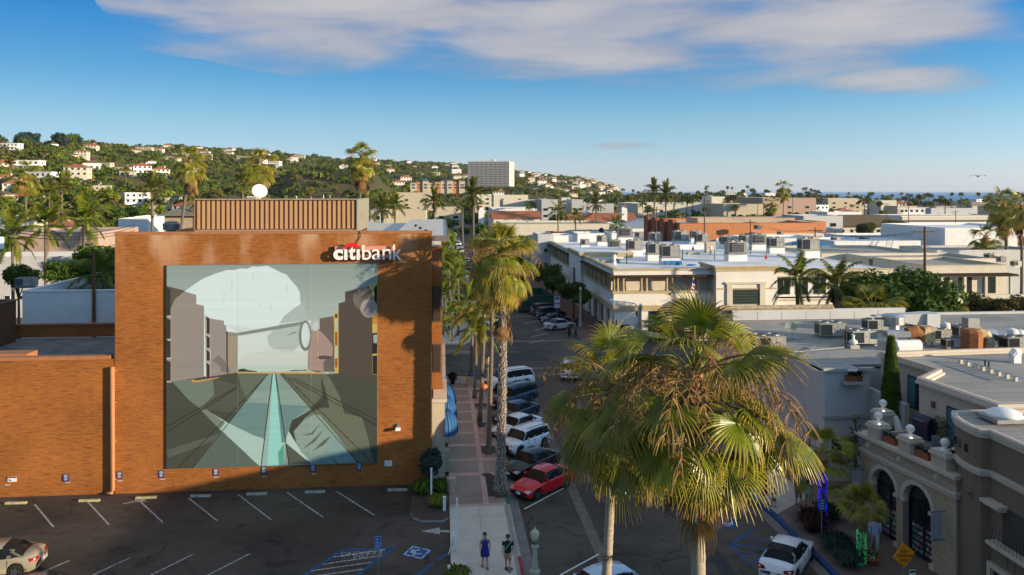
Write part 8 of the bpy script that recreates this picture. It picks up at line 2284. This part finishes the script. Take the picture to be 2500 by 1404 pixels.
 def tuft(lab,cx,cy,r,n,h,m='tree_mid',nm='fern',cat='plant',zz=.14):
  q=MB()
  for i in range(n):
   a=rs.uniform(0,6.28);e=rs.uniform(.3,1.0);b0=Vector((rs.uniform(-.3,.3)*r,rs.uniform(-.3,.3)*r,0));d=Vector((math.cos(a)*r*e*.5,math.sin(a)*r*e*.5,h*rs.uniform(.6,1.1)));s=Vector((-math.sin(a),math.cos(a),0))*.045;t1=b0+d;t2=t1+Vector((math.cos(a)*r*e*.5,math.sin(a)*r*e*.5,-h*.35))
   q.face([b0-s,b0+s,t1+s,t1-s],m);q.face([t1-s,t1+s,t2+s*.2,t2-s*.2],m)
  o=q.build(nm);o.location=(cx,cy,zz);return tag(o,lab,cat)
 tuft('dark fern clump in the planted bed beside the brick wall',*ground(1035,1208),.9,420,.75,'tree_dark');tuft('bright green fern clump at the near end of the planted bed',*ground(1068,1240),.7,380,.6,'tree_lime');tuft('fern clump between the bed post and the litter bin',*ground(1075,1205),.7,320,.7,'tree_dark')
 x,y=ground(1052,1195);tree('round clipped grey green topiary tree in the planted bed',(x,y,.14),1.0,1.2,'dusk',name='topiary_tree',squash=1.0,seed=3)
 tuft('low leafy shrub at the bottom edge beside the pavement',*ground(1116,1420),.75,520,.5,'tree_mid','shrub','shrub');post('white post stub beside the low shrub at the bottom edge',1096,1420,.75,.06)
 for px,py,r,m,lab in((1985,1300,1.1,'shrub_purple','dark purple grass clump by the blue lit palm'),(2045,1350,1.0,'tree_dusk','low rounded shrub between the kerb and the green lit palm'),(2070,1385,.9,'tree_dusk','low dark shrub near the bottom edge by the kerb'),(1105,940,.5,'shrub_purple','small reddish plant at the brick building side'),(2020,1270,.9,'tree_dusk','shaded bush under the blue lit palm')):
  tuft(lab,*ground(px,py),r,500,.75 if m!='shrub_purple' else 1.0,m,'shrub','shrub',.13)
 for px,py,lab in((2128,1384,'terracotta flower bowl with white flowers beside the green lit palm'),(1998,1252,'round terracotta pot beside the blue lit palm'),(2090,1370,'terracotta pot half hidden behind the green lit palm')):
  x,y=ground(px,py);t=thing('flower_bowl',lab,'pot',(x,y,.135));q=MB();q.lathe([(.2,0),(.42,.35),(.45,.36),(.4,.38)],16,'terracotta');q.build('bowl',t);q=MB()
  for i in range(60):a=Vector((rs.uniform(-.3,.3),rs.uniform(-.3,.3),.36));s=Vector((.04,0,0));e=Vector((rs.uniform(-.1,.1),rs.uniform(-.1,.1),.2));q.face([a-s,a+s,a+e+s,a+e-s],'tree_dark' if i%5 else 'white_paint')
  q.build('flowers',t)
 x,y=27.4,46.6
 t=thing('cypress','tall slender cypress beside the salon upper storey','tree',(x,y,0));zt=10.2;rg=np.random.RandomState(8);n=5200;zz=rg.rand(n)**.8*(zt-1.2)+1.0;f=1-(zz-1)/(zt-1.2);rr=(.14+.72*np.minimum(1,f*1.25)**.8)*rg.uniform(.8,1.05,n)*(f>0.0);a=rg.rand(n)*6.283;c=np.stack([rr*np.cos(a),rr*np.sin(a),zz],1);s=.11;d=np.stack([np.cos(a)*.35,np.sin(a)*.35,np.ones(n)],1);tt=np.stack([-np.sin(a),np.cos(a),rg.uniform(-.4,.4,n)],1)
 vv=np.stack([c-tt*s*.5,c+tt*s*.5,c+d*s*1.8],1).reshape(-1,3);q=MB();q.v=[tuple(p)for p in vv];q.f=[(3*i,3*i+1,3*i+2)for i in range(n)];q.mi=[q.mid('tree_dark')]*n;q.uv=[None]*n;q.lathe([(.1,.8),(.6,2),(.55,4),(.3,7.5),(.05,10)],8,'tree_dark');q.build('crown',t);q=MB();q.tube([(0,0,0),(0,0,1.6)],.12,8,'bark');q.build('trunk',t)
 t=thing('climbing_plant','dark climbing vine on the far end of the salon facade','plant',(23.35,43.3,.13));q=MB()
 for i in range(700):
  z_=rs.uniform(.2,6.2);a=Vector((rs.gauss(0,.16),rs.gauss(0,.2),z_));e=Vector((rs.uniform(-1,1),rs.uniform(-1,1),rs.uniform(-1,.5))).normalized()*.14;s=e.cross(Vector((0,0,1))).normalized()*.06;q.face([a-s,a+s,a+e],'tree_dark')
 q.build('foliage',t);q=MB();q.tube([(0,0,0),(.05,.05,3),(0,0,6)],.04,5,'bark');q.build('stem',t)
 for px,lab,m,h in((1519,'clipped round hedge in the corner planter of the white building','tree_olive',.7),(1600,'tall shrubs under the white building windows','tree_mid',1.6),(1640,'leafy shrubs beside the domed entrance','tree_mid',1.4),(1855,'bright fern palms under the canopy of white building','tree_lime',1.5)):
  x,y=G(px,102.3);o=crown_mesh(700+px,900,8,.12,m,.7,.8,True,'shrub');o=link('shrub',o,None,(x,y,.3+h*.5+(.9 if px==1519 else 0)));o.scale=(1.6,.8,h*.8);tag(o,lab,'shrub')
 t=thing('shopfront','beige shopfront extension with blue domed awnings at the foot of the brick building','shopfront',(0,0,0));sc='stucco_beige'
 q=MB();q.box(-.68,.16,52.75,58,0,5.1,sc);q.box(-.6,.14,58.001,75,0,5.0,sc);q.build('wall',t);q=MB();q.box(-.72,.30,52.5,58.3,5.102,5.32,'stone_trim');q.box(-.6,.24,58.301,75,5.02,5.2,'stone_trim');q.build('cornice',t);bx('parapet_box',-.6,.1,52.8,55,5.322,5.9,'stucco_tan',t)
 aw=mat('awning_blue',(.008,.10,.24),.7,.12,3)
 for yy,zb in((53.6,2.9),(57.2,2.9),(60.7,2.9)):
  q=MB();n,k=8,10;vs=[];fs=[]
  for i in range(n+1):
   th=math.pi/2*i/n
   for j in range(k+1):ph=-math.pi/2+math.pi*j/k;vs.append((.86*math.cos(th)*math.cos(ph),1.2*math.cos(th)*math.sin(ph),1.5*math.sin(th)))
  for i in range(n):
   for j in range(k):fs.append((i*(k+1)+j,i*(k+1)+j+1,(i+1)*(k+1)+j+1,(i+1)*(k+1)+j))
  q.faces(vs,fs,aw);o=q.build('awning',t);o.location=(.165,yy,zb)
  q=MB()
  for j in range(k+1):
   ph=-math.pi/2+math.pi*j/k
   q.tube([(.87*math.cos(math.pi/2*i/n)*math.cos(ph),1.21*math.cos(math.pi/2*i/n)*math.sin(ph),1.51*math.sin(math.pi/2*i/n))for i in range(n)],.022,4,'sign_navy')
  q.tube([(.87*math.cos(-math.pi/2+math.pi*j/k),1.21*math.sin(-math.pi/2+math.pi*j/k),-.02)for j in range(k+1)],.04,4,'sign_navy');q.build('seam',o)
 x,y=ground(1105,790);t=thing('umbrella','bright green market umbrella on the far left pavement','umbrella',(x,y,.13));q=MB()
 for i in range(8):a0,a1=i*.785,(i+1)*.785;q.face([(0,0,2.9),(1.6*math.cos(a0),1.6*math.sin(a0),2.2),(1.6*math.cos(a1),1.6*math.sin(a1),2.2)],mat('umbrella_green',(.12,.5,.05),.7));q.face([(1.6*math.cos(a0),1.6*math.sin(a0),2.2),(1.6*math.cos(a0),1.6*math.sin(a0),1.95),(1.6*math.cos(a1),1.6*math.sin(a1),1.95),(1.6*math.cos(a1),1.6*math.sin(a1),2.2)],'umbrella_green')
 q.build('canopy',t);q=MB();q.tube([(0,0,0),(0,0,2.9)],.03,6,'grey_metal');q.build('pole',t)
 x,y=ground(1149,943);t=thing('planter_box','square tan planter box with blue flowers at the junction corner','planter',(x,y,.12));bx('box',-.4,.4,-.4,.4,0,.9,'stucco_tan',t);q=MB();q.lathe([(.35,.9),(.3,1.05),(.05,1.15)],10,'sign_navy');q.build('flowers',t)
 x,y=ground(1387,802);bq=thing('street_bin','dark litter bin on the red brick pavement by the street lamp','litter bin',(x+1.2,y+1,.13));q=MB();q.lathe([(.3,0),(.3,1.0),(.2,1.1)],12,'grill_navy');q.build('drum',bq)
 x,y=G(1360,112);t=thing('notice_board','blue and white striped construction notice board by the green container','sign',(x,y,.13));bx('panel',-.4,.4,-.03,.03,2.4,4.0,'banner_pale',t);bx('stripe',-.4,.4,-.035,-.031,2.9,3.1,'flag_red',t);bx('header',-.3,.3,-.035,-.031,3.6,3.9,'sign_navy',t);q=MB();q.tube([(0,.06,0),(0,.06,4)],.04,6,'grey_metal');q.build('post',t)
 x,y=G(1552,101.3);t=thing('grad_banner','white banner with purple lettering on the pole before the white building','banner',(x,y,0));zc=Zp(815,101.3);bx('panel',-.75,.65,-.02,.02,.4,3.0,'white_paint',t);me=char_mesh('GRAD',1.6,.42,.01,mat('purple',(.16,.02,.16),.6));o=link('lettering',me,t,(-.32,-.03,.6));o.rotation_euler=(0,R(-62),0)
 x,y=G(1560,98.9);t=thing('traffic_mast','tall mast arm lamp with round head reaching over the junction corner','street lamp',(x,y,.13));q=MB();q.tube([(0,0,0),(0,0,4.4),(-.6,0,4.9),(-3.4,-.2,5.3)],[.12,.1,.07,.05],8,'steel');q.build('mast',t);q=MB();q.lathe([(.3,.1),(.34,.3),(.1,.55),(.28,.0),(.2,-.2),(.02,-.3)],12,'lens');o=q.build('head',t);o.location=(-3.5,-.2,5.0)
furniture()
def roofline_items():
 Y=58;x,y=G(633,Y);t=thing('dish_antenna','white round dish antenna on the roof of the brick building','satellite dish',(x,y,18.1));q=MB();q.lathe([(.02,0),(.25,.03),(.45,.1),(.55,.17),(.53,.17),(.02,.03)],22,'white_paint');q.smooth=True;o=q.build('dish',t);o.location=(0,0,.82);o.rotation_euler=(R(62),0,R(22));q=MB();q.tube([(0,.1,0),(0,.1,.8)],.05,6,'grey_metal');q.tube([(0,-.1,.8),(-.1,-.6,1.2)],.02,4,'grey_metal');q.build('mast',t)
 x,y=G(620,56);t=thing('condenser_unit','beige condenser box with grille before the white dish on the brick building roof','air conditioner',(x,y,18.1));bx('casing',-.42,.42,-.3,.3,0,.52,'stucco_cream',t)
 for i in range(6):bx('louver',-.36+i*.1,-.29+i*.1,-.32,-.301,.08,.44,'ac_casing',t)
 x,y=G(418,54.2);t=thing('round_exhaust','blue grey round exhaust fan on the brick building roof beside the ribbed screen','exhaust fan',(x,y,15.7));q=MB();q.lathe([(.3,0),(.3,.6),(.52,.66),(.55,1.05),(.42,1.15),(.4,1.2),(.05,1.25)],20,mat('fan_slate',(.20,.24,.28),.4,.1,metal=.5));q.build('hood',t)
 rs=random.Random(3)
 for i,(px,h,lab)in enumerate(((724,.5,'tall one'),(735,.35,'short one'),(748,.3,'left of the middle'),(790,.6,'beside the far poles'),(700,.25,'next to the dish base'),(760,.4,'second from the poles'))):
  x,y=G(px,60);q=MB();q.tube([(0,0,0),(0,0,h)],.03,6,'white_paint');o=q.build('roof_pipe');o.location=(x,y,18.1);tag(o,'thin white pipe sticking up from the screened roof, '+lab,'pipe')
 Y=60;x,y=G(2388,Y);z=Zp(431,Y);t=thing('gull','gull gliding with wings spread against the sky above the sea','bird',(x,y,z),R(-12))
 V=[(0,0,0),(0,-.16,.0),(0,-.26,.01),(0,.2,.0)];q=MB();q.tube([(0,-.30,.0),(0,-.26,.01),(0,-.2,.01),(0,0,0),(0,.16,0),(0,.27,.0)],[.008,.03,.032,.055,.035,.012],8,'white_paint');q.smooth=True;q.build('body',t)
 for s in(-1,1):
  q=MB();st=[(0,.0,.03,.11),(.22,-.03,.11,.11),(.42,-.02,.10,.09),(.62,.06,.0,.03)]
  for a,c in zip(st,st[1:]):
   p=[(s*a[0],a[1]-a[3],a[2]),(s*a[0],a[1]+a[3],a[2]),(s*c[0],c[1]+c[3],c[2]),(s*c[0],c[1]-c[3],c[2])];u=[(x_,y_,z_+.012)for x_,y_,z_ in p]
   q.faces(p+u,[(3,2,1,0),(4,5,6,7),(0,4,7,3),(1,2,6,5)],'grey_metal' if a[0]<.4 else 'dark_metal')
  q.build('wing',t)
roofline_items()
# utility poles and wires
def poles():
 def pole(lab,px,Y,pyt,arms=1,r=.16,wood='bark',trans=False):
  x,y=G(px,Y);z=terrain_h(x,y);h=Zp(pyt,Y)-z;t=thing('utility_pole',lab,'utility pole',(x,y,z));q=MB();q.tube([(0,0,0),(0,0,h)],[r,r*.7],8,wood);q.build('post',t)
  for i in range(arms):
   o=bx('crossarm',-1.3,1.3,-.07,.07,h-.7-i*1.2,h-.55-i*1.2,'brown_wood',t)
   q=MB()
   for k in(-1.15,-.6,.6,1.15):q.lathe([(.04,0),(.06,.1),(.03,.2)],6,'pale_concrete',(k,0,h-.55-i*1.2))
   tag(q.build('insulator',o),kind='stuff')
  if trans:q=MB();q.lathe([(.28,0),(.3,.1),(.3,.9),(.2,1.0)],12,'grey_metal');o=q.build('transformer',t);o.location=(.45,0,h-2.6)
  return Vector((x,y,z+h-.5))
 mat('pole_brown',(.16,.075,.035),.9,.25,4)
 A_=pole('tall brown wooden utility pole beside the dark fig tree',2258,95,553,1,.2,'pole_brown')
 B_=pole('dark utility pole with two crossarms behind the white roof',1990,150,555,2,.17)
 C_=pole('utility pole with crossarm left of the darker two armed pole',1832,190,537,1,.17)
 D_=pole('grey brown utility pole before the orange brick building',1720,165,482,1,.17)
 E_=pole('slim pole beside the broad green tree and the striped metal roof',1603,180,505,1,.14)
 pole('brown pole in front of the white warehouse at left',229,72,610,0,.2,'pole_brown')
 for i,(px,Y,py)in enumerate(((1517,250,497),(1425,300,500),(1460,310,497),(1378,330,495),(758,300,457),(802,310,467),(828,320,467),(1850,340,480),(2165,330,495),(2218,260,490),(2333,280,513),(1935,330,478),(1313,420,485),(1355,430,490))):
  pole('slender utility pole '+('beside the long red tile roof','before the white gabled hall','right of the white gabled hall','before the grey green block','beyond the roof screen, left one','beyond the roof screen, with a drum','beyond the roof screen, right one','before the peach hotel','behind the brown hipped roof','at the right of the brown hipped roof','before the white window band building','between the hotel and brown roof','left of the red tile roofs with a drum','at the edge of the red tile roofs')[i],px,Y,py,1,.15,'bark',i in(2,5))
 def wire(a,c,sag,lab,r=.018):
  pts=[a.lerp(c,i/14)-Vector((0,0,sag*4*(i/14)*(1-i/14)))for i in range(15)];q=MB();q.tube(pts,r,4,'dark_metal',False);tag(q.build('wire'),lab,'wire','overhead wires')
 for k in(-1.1,0,1.1):
  o=Vector((k,0,0));wire(A_+o,B_+o,1.0,'thin overhead wire strung between the utility poles');wire(B_+o,C_+o,1.0,'thin overhead wire strung between the utility poles');wire(C_+o,D_+o,.8,'thin overhead wire strung between the utility poles')
 for k in range(3):
  a,c=Vector((*G(-40,60),Zp(545+k*8,60))),Vector((*G(330,90),Zp(548+k*7,90)));wire(a,c,.9,'sagging pale wire crossing before the pinkish building',.03)
 x,y=G(6,62);t=thing('pole_transformer','white transformer drum on a pole cut by the left picture edge','transformer',(x-.3,y,0));q=MB();q.tube([(-.5,0,0),(-.5,0,17.5)],.16,8,'bark');q.build('post',t);q=MB();q.lathe([(.26,0),(.3,.05),(.3,.85),(.22,.95)],14,'white_paint');o=q.build('drum',t);o.location=(.1,0,Zp(608,62))
poles()
# sea air
def haze():
 b=MB();c=[c2w(-14000,-300),c2w(60000,-300),c2w(60000,56000),c2w(-14000,56000)]
 b.prism(c,-36,125)
 o=b.build('haze');m=bpy.data.materials.new('haze');m.use_nodes=True;nt=m.node_tree;nt.nodes.clear()
 v=nt.nodes.new('ShaderNodeVolumePrincipled');v.inputs['Density'].default_value=HAZE;v.inputs['Color'].default_value=(.78,.88,1,1);v.inputs['Anisotropy'].default_value=.1
 out=nt.nodes.new('ShaderNodeOutputMaterial');nt.links.new(v.outputs[0],out.inputs['Volume']);o.data.materials.clear();o.data.materials.append(m);tag(o,kind='stuff')
HAZE=0.000035
haze()
